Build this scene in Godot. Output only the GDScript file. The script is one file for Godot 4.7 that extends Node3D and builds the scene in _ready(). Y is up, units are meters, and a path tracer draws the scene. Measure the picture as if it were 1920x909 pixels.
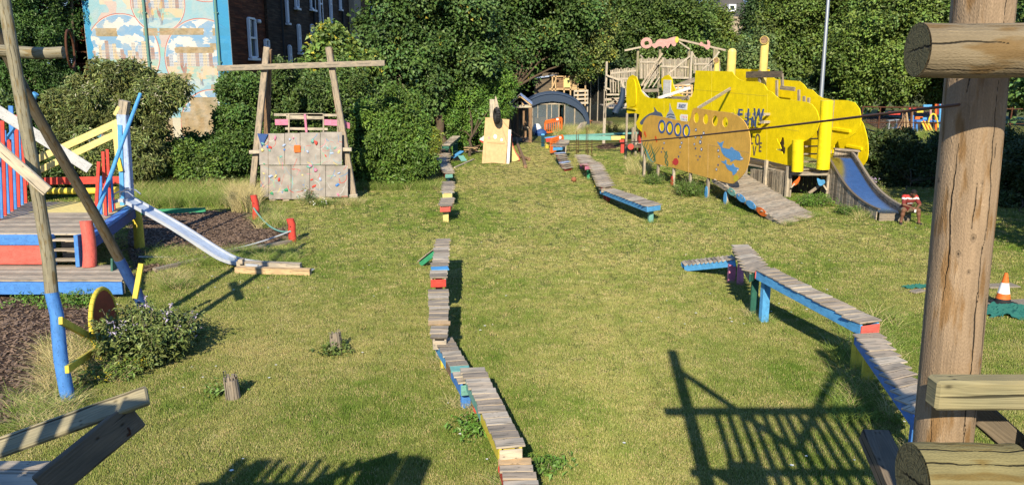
extends Node3D
# An adventure playground seen from the top of its wooden tower: y up, metres, the view runs along -z.
const F := 1500.0          # focal length in photograph pixels (1920 wide)
const EYE := 5.2
const PITCH := 12.2
const SUN_EL := 30.0
const SUN_AZ := 7.0        # shadows run this far to the right of the view direction
var rng := RandomNumberGenerator.new()
var names := {}
var box_cache := {}
var M := {}
var T := {}
var n1 := FastNoiseLite.new()
var n2 := FastNoiseLite.new()
var cp := cos(deg_to_rad(PITCH))
var sp := sin(deg_to_rad(PITCH))
var bark_polys := []
var feet := []          # where posts and legs meet the grass

func _ready() -> void:
	rng.seed = 7
	n1.seed = 3; n1.frequency = 1.0; n1.noise_type = FastNoiseLite.TYPE_SIMPLEX_SMOOTH; n1.fractal_type = FastNoiseLite.FRACTAL_NONE
	n2.seed = 11; n2.frequency = 1.0; n2.noise_type = FastNoiseLite.TYPE_SIMPLEX_SMOOTH; n2.fractal_octaves = 4; n2.fractal_type = FastNoiseLite.FRACTAL_FBM
	var cam := Camera3D.new(); cam.name = "camera"
	add_child(cam)
	cam.position = Vector3(0, EYE, 0)
	cam.rotation_degrees = Vector3(-PITCH, 0, 0)
	cam.fov = rad_to_deg(2.0 * atan(454.5 / F))
	cam.near = 0.05; cam.far = 2000.0
	cam.current = true
	var env := Environment.new()
	env.background_mode = Environment.BG_SKY
	var sky := Sky.new()
	var sm := ProceduralSkyMaterial.new()
	sm.sky_top_color = Color(0.34, 0.50, 0.74)
	sm.sky_horizon_color = Color(0.66, 0.76, 0.86)
	sm.sky_curve = 0.16
	sm.ground_bottom_color = Color(0.20, 0.22, 0.14)
	sm.ground_horizon_color = Color(0.45, 0.50, 0.45)
	sm.sky_energy_multiplier = 1.0
	sm.sun_angle_max = 20.0
	sky.sky_material = sm
	env.sky = sky
	env.tonemap_mode = Environment.TONE_MAPPER_LINEAR
	env.tonemap_exposure = 1.6
	env.sdfgi_enabled = true
	env.ssao_enabled = true
	env.ssil_enabled = true
	var we := WorldEnvironment.new(); we.name = "world_environment"; we.environment = env
	add_child(we)
	var sun := DirectionalLight3D.new(); sun.name = "sun"
	sun.light_energy = 1.6
	sun.light_color = Color(1.0, 0.945, 0.84)
	sun.light_angular_distance = 0.5
	sun.shadow_enabled = true
	add_child(sun)
	sun.rotation_degrees = Vector3(-SUN_EL, -SUN_AZ, 0)
	make_textures()
	make_materials()
	build_ground()
	build_buildings()
	build_trees()
	build_tower()
	build_beams()
	build_left_platform()
	build_climbing_wall()
	build_submarine()
	build_fort()
	build_garden()
	build_far_playground()
	build_small_things()
	build_person()
	build_plants()
	build_grass()

# ---------------------------------------------------------------- picture to place
func ray(px: float, py: float) -> Vector3:
	var b := -(py - 454.5) / F
	return Vector3((px - 960.0) / F, b * cp - sp, -(b * sp + cp))
func G(px: float, py: float, h := 0.0) -> Vector3:          # the point at height h that shows there
	var r := ray(px, py)
	return Vector3(0, EYE, 0) + r * ((h - EYE) / r.y)
func D(px: float, py: float, d: float) -> Vector3:          # the point d metres ahead that shows there
	var r := ray(px, py)
	return Vector3(0, EYE, 0) + r * (d / -r.z)
func on_plane(px: float, py: float, o: Vector3, n: Vector3) -> Vector3:
	var r := ray(px, py)
	var e := Vector3(0, EYE, 0)
	return e + r * ((o - e).dot(n) / r.dot(n))
func pix(p: Vector3) -> Vector2:
	var v := p - Vector3(0, EYE, 0)
	var z := -v.z * cp - v.y * sp
	return Vector2(960.0 + F * v.x / z, 454.5 - F * (v.y * cp - v.z * sp) / z)

# ---------------------------------------------------------------- things and parts
func numbered(called: String) -> String:
	if not names.has(called):
		names[called] = 0
		return called
	names[called] += 1
	return "%s_%03d" % [called, names[called]]
func tag(o: Node, label: String, category: String, group := "") -> Node:
	o.set_meta("label", label)
	o.set_meta("category", category)
	if group != "": o.set_meta("group", group)
	return o
func thing(called: String, label: String, category: String, at: Vector3, group := "") -> Node3D:
	var o := Node3D.new()
	o.name = numbered(called)
	add_child(o)
	o.position = at
	tag(o, label, category, group)
	return o
func put(parent: Node, called: String, mesh: Mesh, mat: Material, xf := Transform3D()) -> MeshInstance3D:
	var o := MeshInstance3D.new()
	o.name = numbered(called) if parent == self else called
	o.mesh = mesh
	o.material_override = mat
	parent.add_child(o, true)
	o.global_transform = xf
	return o
func struct(called: String, mesh: Mesh, mat: Material, xf := Transform3D()) -> MeshInstance3D:
	var o := put(self, called, mesh, mat, xf)
	o.set_meta("kind", "structure")
	return o

# ---------------------------------------------------------------- mesh building
class MB:
	var p := PackedVector3Array()
	var n := PackedVector3Array()
	var u := PackedVector2Array()
	var c := PackedColorArray()
	var col := Color.WHITE
	var use_col := false
	func tri(a: Vector3, b: Vector3, d: Vector3, ua := Vector2.ZERO, ub := Vector2.ZERO, ud := Vector2.ZERO, hint := Vector3.ZERO) -> void:
		var nn := (d - a).cross(b - a)
		if nn.length_squared() < 1e-20: return
		nn = nn.normalized()
		if hint != Vector3.ZERO and nn.dot(hint) < 0.0:
			nn = -nn
			var t := b; b = d; d = t
			var tu := ub; ub = ud; ud = tu
		p.append(a); p.append(b); p.append(d)
		n.append(nn); n.append(nn); n.append(nn)
		u.append(ua); u.append(ub); u.append(ud)
		if use_col:
			c.append(col); c.append(col); c.append(col)
	func quad(a: Vector3, b: Vector3, d: Vector3, e: Vector3, ua := Vector2.ZERO, ub := Vector2.ZERO, ud := Vector2.ZERO, ue := Vector2.ZERO, hint := Vector3.ZERO) -> void:
		tri(a, b, d, ua, ub, ud, hint)
		tri(a, d, e, ua, ud, ue, hint)
	func trin(a: Vector3, b: Vector3, d: Vector3, na: Vector3, nb: Vector3, nd: Vector3, ua := Vector2.ZERO, ub := Vector2.ZERO, ud := Vector2.ZERO) -> void:
		var g := (d - a).cross(b - a)
		if g.length_squared() < 1e-20: return
		if g.dot(na + nb + nd) < 0.0:
			var t := b; b = d; d = t
			t = nb; nb = nd; nd = t
			var tu := ub; ub = ud; ud = tu
		p.append(a); p.append(b); p.append(d)
		n.append(na); n.append(nb); n.append(nd)
		u.append(ua); u.append(ub); u.append(ud)
		if use_col:
			c.append(col); c.append(col); c.append(col)
	func mesh() -> ArrayMesh:
		var m := ArrayMesh.new()
		var a := []
		a.resize(Mesh.ARRAY_MAX)
		a[Mesh.ARRAY_VERTEX] = p; a[Mesh.ARRAY_NORMAL] = n; a[Mesh.ARRAY_TEX_UV] = u
		if use_col: a[Mesh.ARRAY_COLOR] = c
		m.add_surface_from_arrays(Mesh.PRIMITIVE_TRIANGLES, a)
		return m

func add_cbox(mb: MB, s: Vector3, ch: float, off: Vector2, xf := Transform3D()) -> void:   # a box with chamfered edges, grain along x
	var h := s * 0.5
	ch = minf(ch, minf(h.x, minf(h.y, h.z)) * 0.6)
	var ax := [Vector3.RIGHT, Vector3.UP, Vector3.BACK]
	var uvf := func(v: Vector3, axis: int) -> Vector2:
		if axis == 1: return Vector2(v.x, v.z) + off
		if axis == 2: return Vector2(v.x, v.y + 0.37) + off
		return Vector2(v.z * 0.15, v.y) + off
	for i in 3:
		var a: Vector3 = ax[i]; var b: Vector3 = ax[(i + 1) % 3]; var c: Vector3 = ax[(i + 2) % 3]
		var hb := h[(i + 1) % 3]; var hc := h[(i + 2) % 3]
		for sg in [-1.0, 1.0]:
			var o: Vector3 = a * (h[i] * sg)
			var q := [o - b * (hb - ch) - c * (hc - ch), o + b * (hb - ch) - c * (hc - ch), o + b * (hb - ch) + c * (hc - ch), o - b * (hb - ch) + c * (hc - ch)]
			mb.quad(xf * q[0], xf * q[1], xf * q[2], xf * q[3], uvf.call(q[0], i), uvf.call(q[1], i), uvf.call(q[2], i), uvf.call(q[3], i), xf.basis * (a * sg))
		for sb in [-1.0, 1.0]:                               # the four edges that run along a
			for sc in [-1.0, 1.0]:
				var e1 = b * sb * hb + c * sc * (hc - ch)
				var e2 = b * sb * (hb - ch) + c * sc * hc
				var l := a * (h[i] - ch)
				mb.quad(xf * (e1 - l), xf * (e1 + l), xf * (e2 + l), xf * (e2 - l), uvf.call(e1 - l, (i + 1) % 3), uvf.call(e1 + l, (i + 1) % 3), uvf.call(e2 + l, (i + 1) % 3), uvf.call(e2 - l, (i + 1) % 3), xf.basis * (b * sb + c * sc))
	for sx in [-1.0, 1.0]:
		for sy in [-1.0, 1.0]:
			for sz in [-1.0, 1.0]:
				var k := Vector3(sx, sy, sz)
				var c0 := h * k
				mb.tri(xf * (c0 - Vector3(0, ch * sy, ch * sz)), xf * (c0 - Vector3(ch * sx, 0, ch * sz)), xf * (c0 - Vector3(ch * sx, ch * sy, 0)), off, off, off, xf.basis * k)
func cbox(s: Vector3, ch := 0.006) -> ArrayMesh:
	var variant := rng.randi() % 5
	var key := "%d,%d,%d,%d,%d" % [roundi(s.x * 100), roundi(s.y * 200), roundi(s.z * 100), roundi(ch * 1000), variant]
	if not box_cache.has(key):
		var mb := MB.new()
		add_cbox(mb, Vector3(roundi(s.x * 100) / 100.0, roundi(s.y * 200) / 200.0, roundi(s.z * 100) / 100.0).max(Vector3(0.004, 0.004, 0.004)), ch, Vector2(variant * 1.37, variant * 0.43))
		box_cache[key] = mb.mesh()
	return box_cache[key]
func frame(a: Vector3, b: Vector3, up := Vector3.UP) -> Transform3D:   # x from a to b, y towards up, at the middle
	var x := (b - a).normalized()
	if absf(x.dot(up.normalized())) > 0.985: up = Vector3(0, 0, 1) if absf(x.z) < 0.9 else Vector3(1, 0, 0)
	var z := x.cross(up).normalized()
	return Transform3D(Basis(x, z.cross(x), z), (a + b) * 0.5)
func beam(parent: Node, called: String, a: Vector3, b: Vector3, h: float, w: float, mat: Material, up := Vector3.UP, ch := 0.006) -> MeshInstance3D:
	return put(parent, called, cbox(Vector3(a.distance_to(b), h, w), ch), mat, frame(a, b, up))
func block(parent: Node, called: String, c: Vector3, s: Vector3, mat: Material, turn := 0.0, ch := 0.006) -> MeshInstance3D:
	return put(parent, called, cbox(s, ch), mat, Transform3D(Basis(Vector3.UP, turn), c))
func add_pole(mb: MB, a: Vector3, b: Vector3, r0: float, r1: float, sides := 14, segs := 4, rough := 0.0, caps := true, seedv := 0.0) -> void:
	var fr := frame(a, b)
	var L := a.distance_to(b)
	var rings := []
	for i in segs + 1:
		var t := float(i) / segs
		var ring := []
		var o := a.lerp(b, t)
		var bend := (fr.basis.y * n1.get_noise_2d(t * 1.3 + seedv, 5.1) + fr.basis.z * n1.get_noise_2d(t * 1.3 + seedv, 9.7)) * rough * 0.8
		if i == 0 or i == segs: bend *= 0.2
		for j in sides + 1:
			var an := TAU * (j % sides) / sides
			var dir := fr.basis.y * cos(an) + fr.basis.z * sin(an)
			var r := lerpf(r0, r1, t) * (1.0 + rough * 0.5 * n1.get_noise_3d(cos(an) * 1.1 + seedv, sin(an) * 1.1, t * L * 0.7))
			ring.append([o + bend + dir * r, dir, Vector2(t * L + seedv, float(j) / sides * TAU * maxf(r0, 0.03))])
		rings.append(ring)
	for i in segs:
		for j in sides:
			var q0 = rings[i][j]; var q1 = rings[i][j + 1]; var q2 = rings[i + 1][j + 1]; var q3 = rings[i + 1][j]
			mb.trin(q0[0], q1[0], q2[0], q0[1], q1[1], q2[1], q0[2], q1[2], q2[2])
			mb.trin(q0[0], q2[0], q3[0], q0[1], q2[1], q3[1], q0[2], q2[2], q3[2])
	if caps:
		for e in [0, segs]:
			var hint := fr.basis.x * (-1.0 if e == 0 else 1.0)
			var c := (a if e == 0 else b)
			for j in sides:
				mb.tri(c, rings[e][j][0], rings[e][j + 1][0], Vector2(0.1, 0.1), Vector2(0.13, 0.02 * j), Vector2(0.13, 0.02 * j + 0.02), hint)
func pole(parent: Node, called: String, a: Vector3, b: Vector3, r0: float, r1: float, mat: Material, sides := 14, segs := 4, rough := 0.06) -> MeshInstance3D:
	var mb := MB.new()
	var c := (a + b) * 0.5
	add_pole(mb, a - c, b - c, r0, r1, sides, segs, rough, true, rng.randf() * 9.0)
	return put(parent, called, mb.mesh(), mat, Transform3D(Basis(), c))
func add_tube(mb: MB, pts: Array, r: float, sides := 8) -> void:
	for i in pts.size() - 1:
		var e: Vector3 = (pts[i + 1] - pts[i]).normalized() * r * 0.15
		add_pole(mb, pts[i] - e, pts[i + 1] + e, r, r, sides, 1, 0.0, i == 0 or i == pts.size() - 2)
func tube(parent: Node, called: String, pts: Array, r: float, mat: Material, sides := 8) -> MeshInstance3D:
	var mb := MB.new()
	var c: Vector3 = pts[0]
	var q := []
	for v in pts: q.append(v - c)
	add_tube(mb, q, r, sides)
	return put(parent, called, mb.mesh(), mat, Transform3D(Basis(), c))
func add_prism(mb: MB, poly: PackedVector2Array, t: float, xf := Transform3D(), back := true) -> void:
	var idx := Geometry2D.triangulate_polygon(poly)
	var N := xf.basis.z
	for k in range(0, idx.size(), 3):
		var a := poly[idx[k]]; var b := poly[idx[k + 1]]; var c := poly[idx[k + 2]]
		mb.tri(xf * Vector3(a.x, a.y, t * 0.5), xf * Vector3(b.x, b.y, t * 0.5), xf * Vector3(c.x, c.y, t * 0.5), a, b, c, N)
		if back: mb.tri(xf * Vector3(a.x, a.y, -t * 0.5), xf * Vector3(b.x, b.y, -t * 0.5), xf * Vector3(c.x, c.y, -t * 0.5), a, b, c, -N)
	var ccw := not Geometry2D.is_polygon_clockwise(poly)
	for i in poly.size():
		var a := poly[i]; var b := poly[(i + 1) % poly.size()]
		var e := b - a
		var out := Vector2(e.y, -e.x) if ccw else Vector2(-e.y, e.x)
		mb.quad(xf * Vector3(a.x, a.y, t * 0.5), xf * Vector3(b.x, b.y, t * 0.5), xf * Vector3(b.x, b.y, -t * 0.5), xf * Vector3(a.x, a.y, -t * 0.5), a, b, b, a, xf.basis * Vector3(out.x, out.y, 0))
func prism(parent: Node, called: String, poly: PackedVector2Array, t: float, mat: Material, xf: Transform3D) -> MeshInstance3D:
	var mb := MB.new()
	add_prism(mb, poly, t)
	return put(parent, called, mb.mesh(), mat, xf)
func keyhole(outer: PackedVector2Array, hole: PackedVector2Array) -> PackedVector2Array:   # cuts a hole by a hair-thin slit to the rim
	if Geometry2D.is_polygon_clockwise(outer): outer.reverse()
	if not Geometry2D.is_polygon_clockwise(hole): hole.reverse()
	var bi := 0; var bj := 0; var best := 1e9
	for i in outer.size():
		for j in hole.size():
			var d := outer[i].distance_squared_to(hole[j])
			if d < best: best = d; bi = i; bj = j
	var out := PackedVector2Array()
	for i in bi + 1: out.append(outer[i])
	for j in hole.size(): out.append(hole[(bj + j) % hole.size()])
	var side := (hole[bj] - outer[bi]).orthogonal().normalized() * 0.0008
	out.append(hole[bj] + side)
	out.append(outer[bi] + side)
	for i in range(bi + 1, outer.size()): out.append(outer[i])
	if Geometry2D.triangulate_polygon(out).size() == 0:
		out[out.size() - (outer.size() - bi - 1) - 1] = outer[bi] - side
		out[out.size() - (outer.size() - bi - 1) - 2] = hole[bj] - side
	return out
func ellipse(c: Vector2, rx: float, ry: float, n := 20, rot := 0.0) -> PackedVector2Array:
	var out := PackedVector2Array()
	for i in n:
		var a := TAU * i / n
		out.append(c + Vector2(cos(a) * rx, sin(a) * ry).rotated(rot))
	return out
func smooth(pts: Array, n := 4, closed := true) -> PackedVector2Array:
	var out := PackedVector2Array()
	var k := pts.size()
	for i in (k if closed else k - 1):
		var a: Vector2 = pts[(i - 1 + k) % k] if closed or i > 0 else pts[i]
		var b: Vector2 = pts[i]
		var c: Vector2 = pts[(i + 1) % k]
		var d: Vector2 = pts[(i + 2) % k] if closed or i + 2 < k else c
		if b.distance_to(c) < 0.01: continue
		for j in n:
			out.append(b.cubic_interpolate(c, a, d, float(j) / n))
	if not closed: out.append(pts[k - 1])
	return out
func lathe(mb: MB, prof: Array, c: Vector3, sides := 20) -> void:     # prof: [radius, height] from the bottom up
	for i in prof.size() - 1:
		var r0: float = prof[i][0]; var r1: float = prof[i + 1][0]; var y0: float = prof[i][1]; var y1: float = prof[i + 1][1]
		var sl := Vector2(y1 - y0, r0 - r1).normalized()
		for j in sides:
			var a0 := TAU * j / sides; var a1 := TAU * (j + 1) / sides
			var d0 := Vector3(cos(a0), 0, sin(a0)); var d1 := Vector3(cos(a1), 0, sin(a1))
			var m0 := (d0 * sl.x + Vector3.UP * sl.y).normalized(); var m1 := (d1 * sl.x + Vector3.UP * sl.y).normalized()
			var u0 := Vector2(float(j) / sides, y0); var u1 := Vector2(float(j + 1) / sides, y0); var u2 := Vector2(float(j + 1) / sides, y1); var u3 := Vector2(float(j) / sides, y1)
			mb.trin(c + d0 * r0 + Vector3.UP * y0, c + d1 * r0 + Vector3.UP * y0, c + d1 * r1 + Vector3.UP * y1, m0, m1, m1, u0, u1, u2)
			mb.trin(c + d0 * r0 + Vector3.UP * y0, c + d1 * r1 + Vector3.UP * y1, c + d0 * r1 + Vector3.UP * y1, m0, m1, m0, u0, u2, u3)

# ---------------------------------------------------------------- textures
func pixels(w: int, h: int, f: Callable) -> Image:
	var b := PackedByteArray()
	b.resize(w * h * 3)
	var k := 0
	for y in h:
		for x in w:
			var c: Color = f.call(x, y)
			b[k] = clampi(int(c.r * 255.0), 0, 255); b[k + 1] = clampi(int(c.g * 255.0), 0, 255); b[k + 2] = clampi(int(c.b * 255.0), 0, 255)
			k += 3
	return Image.create_from_data(w, h, false, Image.FORMAT_RGB8, b)
func bump(im: Image, s: float) -> ImageTexture:
	var g: Image = im.duplicate()
	g.convert(Image.FORMAT_RGBA8)
	g.bump_map_to_normal_map(s)
	return ImageTexture.create_from_image(g)
func fold(t: float) -> float:        # ping-pong, so that the texture repeats without a seam
	return 1.0 - absf(2.0 * t - 1.0)
func make_textures() -> void:
	# weathered boards: grain runs along u
	var knots := []
	for i in 4: knots.append([rng.randf(), rng.randf(), 0.005 + rng.randf() * 0.007])
	var im := pixels(384, 256, func(x: int, y: int) -> Color:
		var u := fold(x / 384.0) * 0.62; var v := fold(y / 256.0) * 0.31
		var warp := 0.005 * n1.get_noise_2d(u * 2.2, v * 2.0)
		var kd := 0.0
		for k in knots:
			var dx: float = u - k[0] * 0.62; var dy: float = v - k[1] * 0.31
			var e := exp(-(dx * dx * 0.12 + dy * dy) / (k[2] * k[2] * 4.0))
			warp += e * 0.012 * signf(dy)
			kd = maxf(kd, exp(-(dx * dx * 0.4 + dy * dy) / (k[2] * k[2] * 0.5)))
		var g := n1.get_noise_2d(u * 2.0, (v + warp) * 95.0) * 0.5 + n1.get_noise_2d(u * 5.0 + 7.0, (v + warp) * 220.0) * 0.3
		var big := n2.get_noise_2d(u * 2.5 + 3.0, v * 6.0)
		var crack := smoothstep(0.55, 0.75, n1.get_noise_2d(u * 1.3 + 40.0, (v + warp) * 42.0))
		var l := 0.88 + 0.14 * g + 0.14 * big - 0.42 * crack - 0.34 * kd
		return Color(l, l * (0.975 - 0.03 * big), l * (0.93 - 0.06 * big)))
	T.wood = ImageTexture.create_from_image(im)
	T.wood_n = bump(im, 5.0)
	# big round timbers: long drying cracks, a few knots, brown weather stains
	var kn := []
	for i in 7: kn.append([rng.randf(), rng.randf(), 0.004 + rng.randf() * 0.006])
	var crk := []
	for i in 17:
		var u0 := rng.randf_range(-0.15, 1.0)
		crk.append([u0, u0 + rng.randf_range(0.12, 0.75) * (1.0 if i < 14 else 0.4), rng.randf() * 0.5, rng.randf_range(0.0007, 0.0021) if i < 9 else 0.0007, rng.randf() * 40.0])
	im = pixels(1024, 512, func(x: int, y: int) -> Color:
		var u := fold(x / 1024.0) * 1.1; var v := fold(y / 512.0) * 0.5
		var warp := 0.006 * n1.get_noise_2d(u * 1.6, v * 4.0) + 0.002 * n1.get_noise_2d(u * 7.0, v * 9.0)
		var kd := 0.0; var rg := 0.0
		for k in kn:
			var dx: float = u - k[0] * 1.1; var dy: float = v - k[1] * 0.5
			var rr := dx * dx * 0.5 + dy * dy
			var k2: float = k[2] * k[2]
			if rr < k2 * 30.0:
				warp += exp(-rr / (k2 * 5.0)) * k[2] * 1.2 * signf(dy)
				kd = maxf(kd, exp(-rr / (k2 * 0.6)))
				rg = maxf(rg, exp(-pow(sqrt(rr) / k[2] - 1.4, 2.0) * 9.0))
		var vv := v + warp
		var g := n1.get_noise_2d(u * 1.4, vv * 120.0) * 0.5 + n1.get_noise_2d(u * 4.0 + 7.0, vv * 300.0) * 0.35
		var big := n2.get_noise_2d(u * 1.8 + 13.0, vv * 9.0)
		var fine := n1.get_noise_2d(u * 70.0, vv * 260.0)
		var crack := 0.0
		for k in crk:
			if u < k[0] or u > k[1]: continue
			var along: float = (u - k[0]) / (k[1] - k[0])
			var cv: float = k[2] + 0.010 * n1.get_noise_2d(u * 2.6 + k[4], k[4]) + 0.003 * n1.get_noise_2d(u * 14.0 + k[4], 3.0)
			var wd: float = k[3] * sin(PI * along) + 0.0004
			crack = maxf(crack, smoothstep(wd * 1.6, wd * 0.5, absf(vv - cv)))
		var flake := smoothstep(0.42, 0.55, n2.get_noise_2d(u * 9.0 + 4.0, vv * 26.0))
		var stain := smoothstep(0.10, 0.50, n2.get_noise_2d(u * 2.6 + 90.0, vv * 12.0 + 3.0))
		var l := 0.87 + 0.065 * g + 0.13 * big + 0.05 * fine - 0.62 * crack - 0.36 * kd - 0.10 * rg + 0.07 * flake
		return Color(l * (1.0 - 0.12 * stain), l * (0.97 - 0.19 * stain), l * (0.92 - 0.30 * stain)))
	T.log = ImageTexture.create_from_image(im)
	T.log_n = bump(im, 7.0)
	# end grain
	im = pixels(256, 256, func(x: int, y: int) -> Color:
		var p := Vector2(x - 128, y - 128) / 128.0
		var r := p.length() + 0.03 * n1.get_noise_2d(p.x * 3.0, p.y * 3.0)
		var an := p.angle()
		var ringv := 0.5 + 0.5 * sin(r * 80.0 + 3.0 * n1.get_noise_1d(r * 6.0))
		var rad := smoothstep(0.30, 0.62, n1.get_noise_2d(an * 7.0, r * 1.2))
		var split := smoothstep(0.05, 0.015, absf(p.x * 0.9 + 0.12 * p.y + 0.04 * n1.get_noise_1d(p.y * 4.0))) * smoothstep(0.2, -0.1, p.y - 0.35)
		var l := 0.72 + 0.12 * ringv + 0.15 * n2.get_noise_2d(p.x * 6.0, p.y * 6.0) - 0.16 * rad - 0.5 * split
		return Color(l, l * 0.97, l * 0.86))
	T.end = ImageTexture.create_from_image(im)
	T.end_n = bump(im, 5.0)
	# old paint on boards: scuffs, chips, faint grain
	im = pixels(384, 384, func(x: int, y: int) -> Color:
		var u := fold(x / 384.0) * 2.0; var v := fold(y / 384.0) * 2.0
		var big := n2.get_noise_2d(u * 1.6 + 3.0, v * 1.6)
		var g := n1.get_noise_2d(u * 3.0, v * 90.0)
		var chip := smoothstep(0.36, 0.52, n2.get_noise_2d(u * 7.0 + 31.0, v * 22.0)) * smoothstep(0.0, 0.35, n2.get_noise_2d(u * 2.0 + 8.0, v * 2.0))
		var dirt := smoothstep(0.25, 0.6, n2.get_noise_2d(u * 5.0 + 61.0, v * 5.0 + 4.0))
		var l := 0.92 + 0.09 * big + 0.05 * g - 0.16 * dirt
		return Color(l, l, l).lerp(Color(0.62, 0.58, 0.52), chip * 0.75))
	T.paint = ImageTexture.create_from_image(im)
	T.paint_n = bump(im, 2.0)
	# sheet paint for the hull: faint streaks of wear
	im = pixels(384, 384, func(x: int, y: int) -> Color:
		var u := fold(x / 384.0) * 4.0; var v := fold(y / 384.0) * 4.0
		var l := 0.93 + 0.07 * n2.get_noise_2d(u * 0.8, v * 0.8 + 4.0) + 0.03 * n1.get_noise_2d(u * 6.0, v * 6.0) + 0.025 * n1.get_noise_2d(u * 14.0, v * 1.2)
		var gr := smoothstep(0.30, 0.62, n2.get_noise_2d(u * 3.0 + 8.0, v * 1.6)) * smoothstep(0.05, 0.4, n2.get_noise_2d(u * 0.7 + 50.0, v * 0.7))
		return Color(l - 0.13 * gr, l - 0.13 * gr, l - 0.02 * gr))
	T.sheet = ImageTexture.create_from_image(im)
	# speckle for concrete, chipboard, plaster
	im = pixels(256, 256, func(x: int, y: int) -> Color:
		var u := fold(x / 256.0) * 2.0; var v := fold(y / 256.0) * 2.0
		var l := 0.82 + 0.12 * n2.get_noise_2d(u * 3.0, v * 3.0) + 0.16 * n1.get_noise_2d(u * 45.0, v * 45.0)
		return Color(l, l * 0.985, l * 0.96))
	T.speck = ImageTexture.create_from_image(im)
	T.speck_n = bump(im, 3.0)
	# lawn between the blades: stalks, thatch, soil
	im = pixels(512, 512, func(x: int, y: int) -> Color:
		var u := fold(x / 512.0) * 3.0; var v := fold(y / 512.0) * 3.0
		var a := n1.get_noise_2d(u * 34.0 + 2.0 * n1.get_noise_2d(u * 3.0, v * 3.0), v * 14.0)
		var b := n1.get_noise_2d(u * 13.0 + 9.0, v * 38.0)
		var d := n2.get_noise_2d(u * 3.0 + 4.0, v * 3.0)
		var l := 0.70 + 0.22 * a + 0.20 * b + 0.22 * d
		var s := 0.5 + 0.8 * n2.get_noise_2d(u * 1.8 + 77.0, v * 1.8)
		return Color(l * lerpf(0.88, 1.10, s), l * 0.98, l * lerpf(0.80, 0.98, s)))
	T.lawn = ImageTexture.create_from_image(im)
	T.lawn_n = bump(im, 6.0)
	im = pixels(256, 256, func(x: int, y: int) -> Color:
		var u := fold(x / 256.0) * 2.0; var v := fold(y / 256.0) * 2.0
		var a := n1.get_noise_2d(u * 26.0, v * 10.0); var b := n1.get_noise_2d(u * 9.0 + 5.0, v * 30.0 + 3.0)
		var l := 0.62 + 0.3 * maxf(a, b) + 0.15 * n2.get_noise_2d(u * 2.0, v * 2.0)
		return Color(l, l * 0.93, l * 0.88))
	T.bark = ImageTexture.create_from_image(im)
	T.bark_n = bump(im, 8.0)
	# far brickwork: too fine to tell apart from here (2 m a tile)
	im = pixels(512, 512, func(x: int, y: int) -> Color:
		var row := y / 19
		var bx := (x + (row % 2) * 27) / 54
		var mortar := (y % 19) < 3 or ((x + (row % 2) * 27) % 54) < 3
		var hsh := fposmod(sin(row * 91.7 + bx * 47.3) * 4371.3, 1.0)
		var d := n2.get_noise_2d(x / 512.0 * 5.0, y / 512.0 * 5.0)
		var l := 0.66 + 0.26 * (hsh - 0.5) + 0.24 * d
		if mortar: return Color(0.62, 0.60, 0.55) * (0.9 + 0.4 * d)
		return Color(l, l * lerpf(0.80, 0.95, fposmod(hsh * 7.0, 1.0)), l * lerpf(0.64, 0.85, fposmod(hsh * 7.0, 1.0))))
	T.brick = ImageTexture.create_from_image(im)
	T.brick_n = bump(im, 4.0)
	make_mural()
	make_climb_print()

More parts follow.
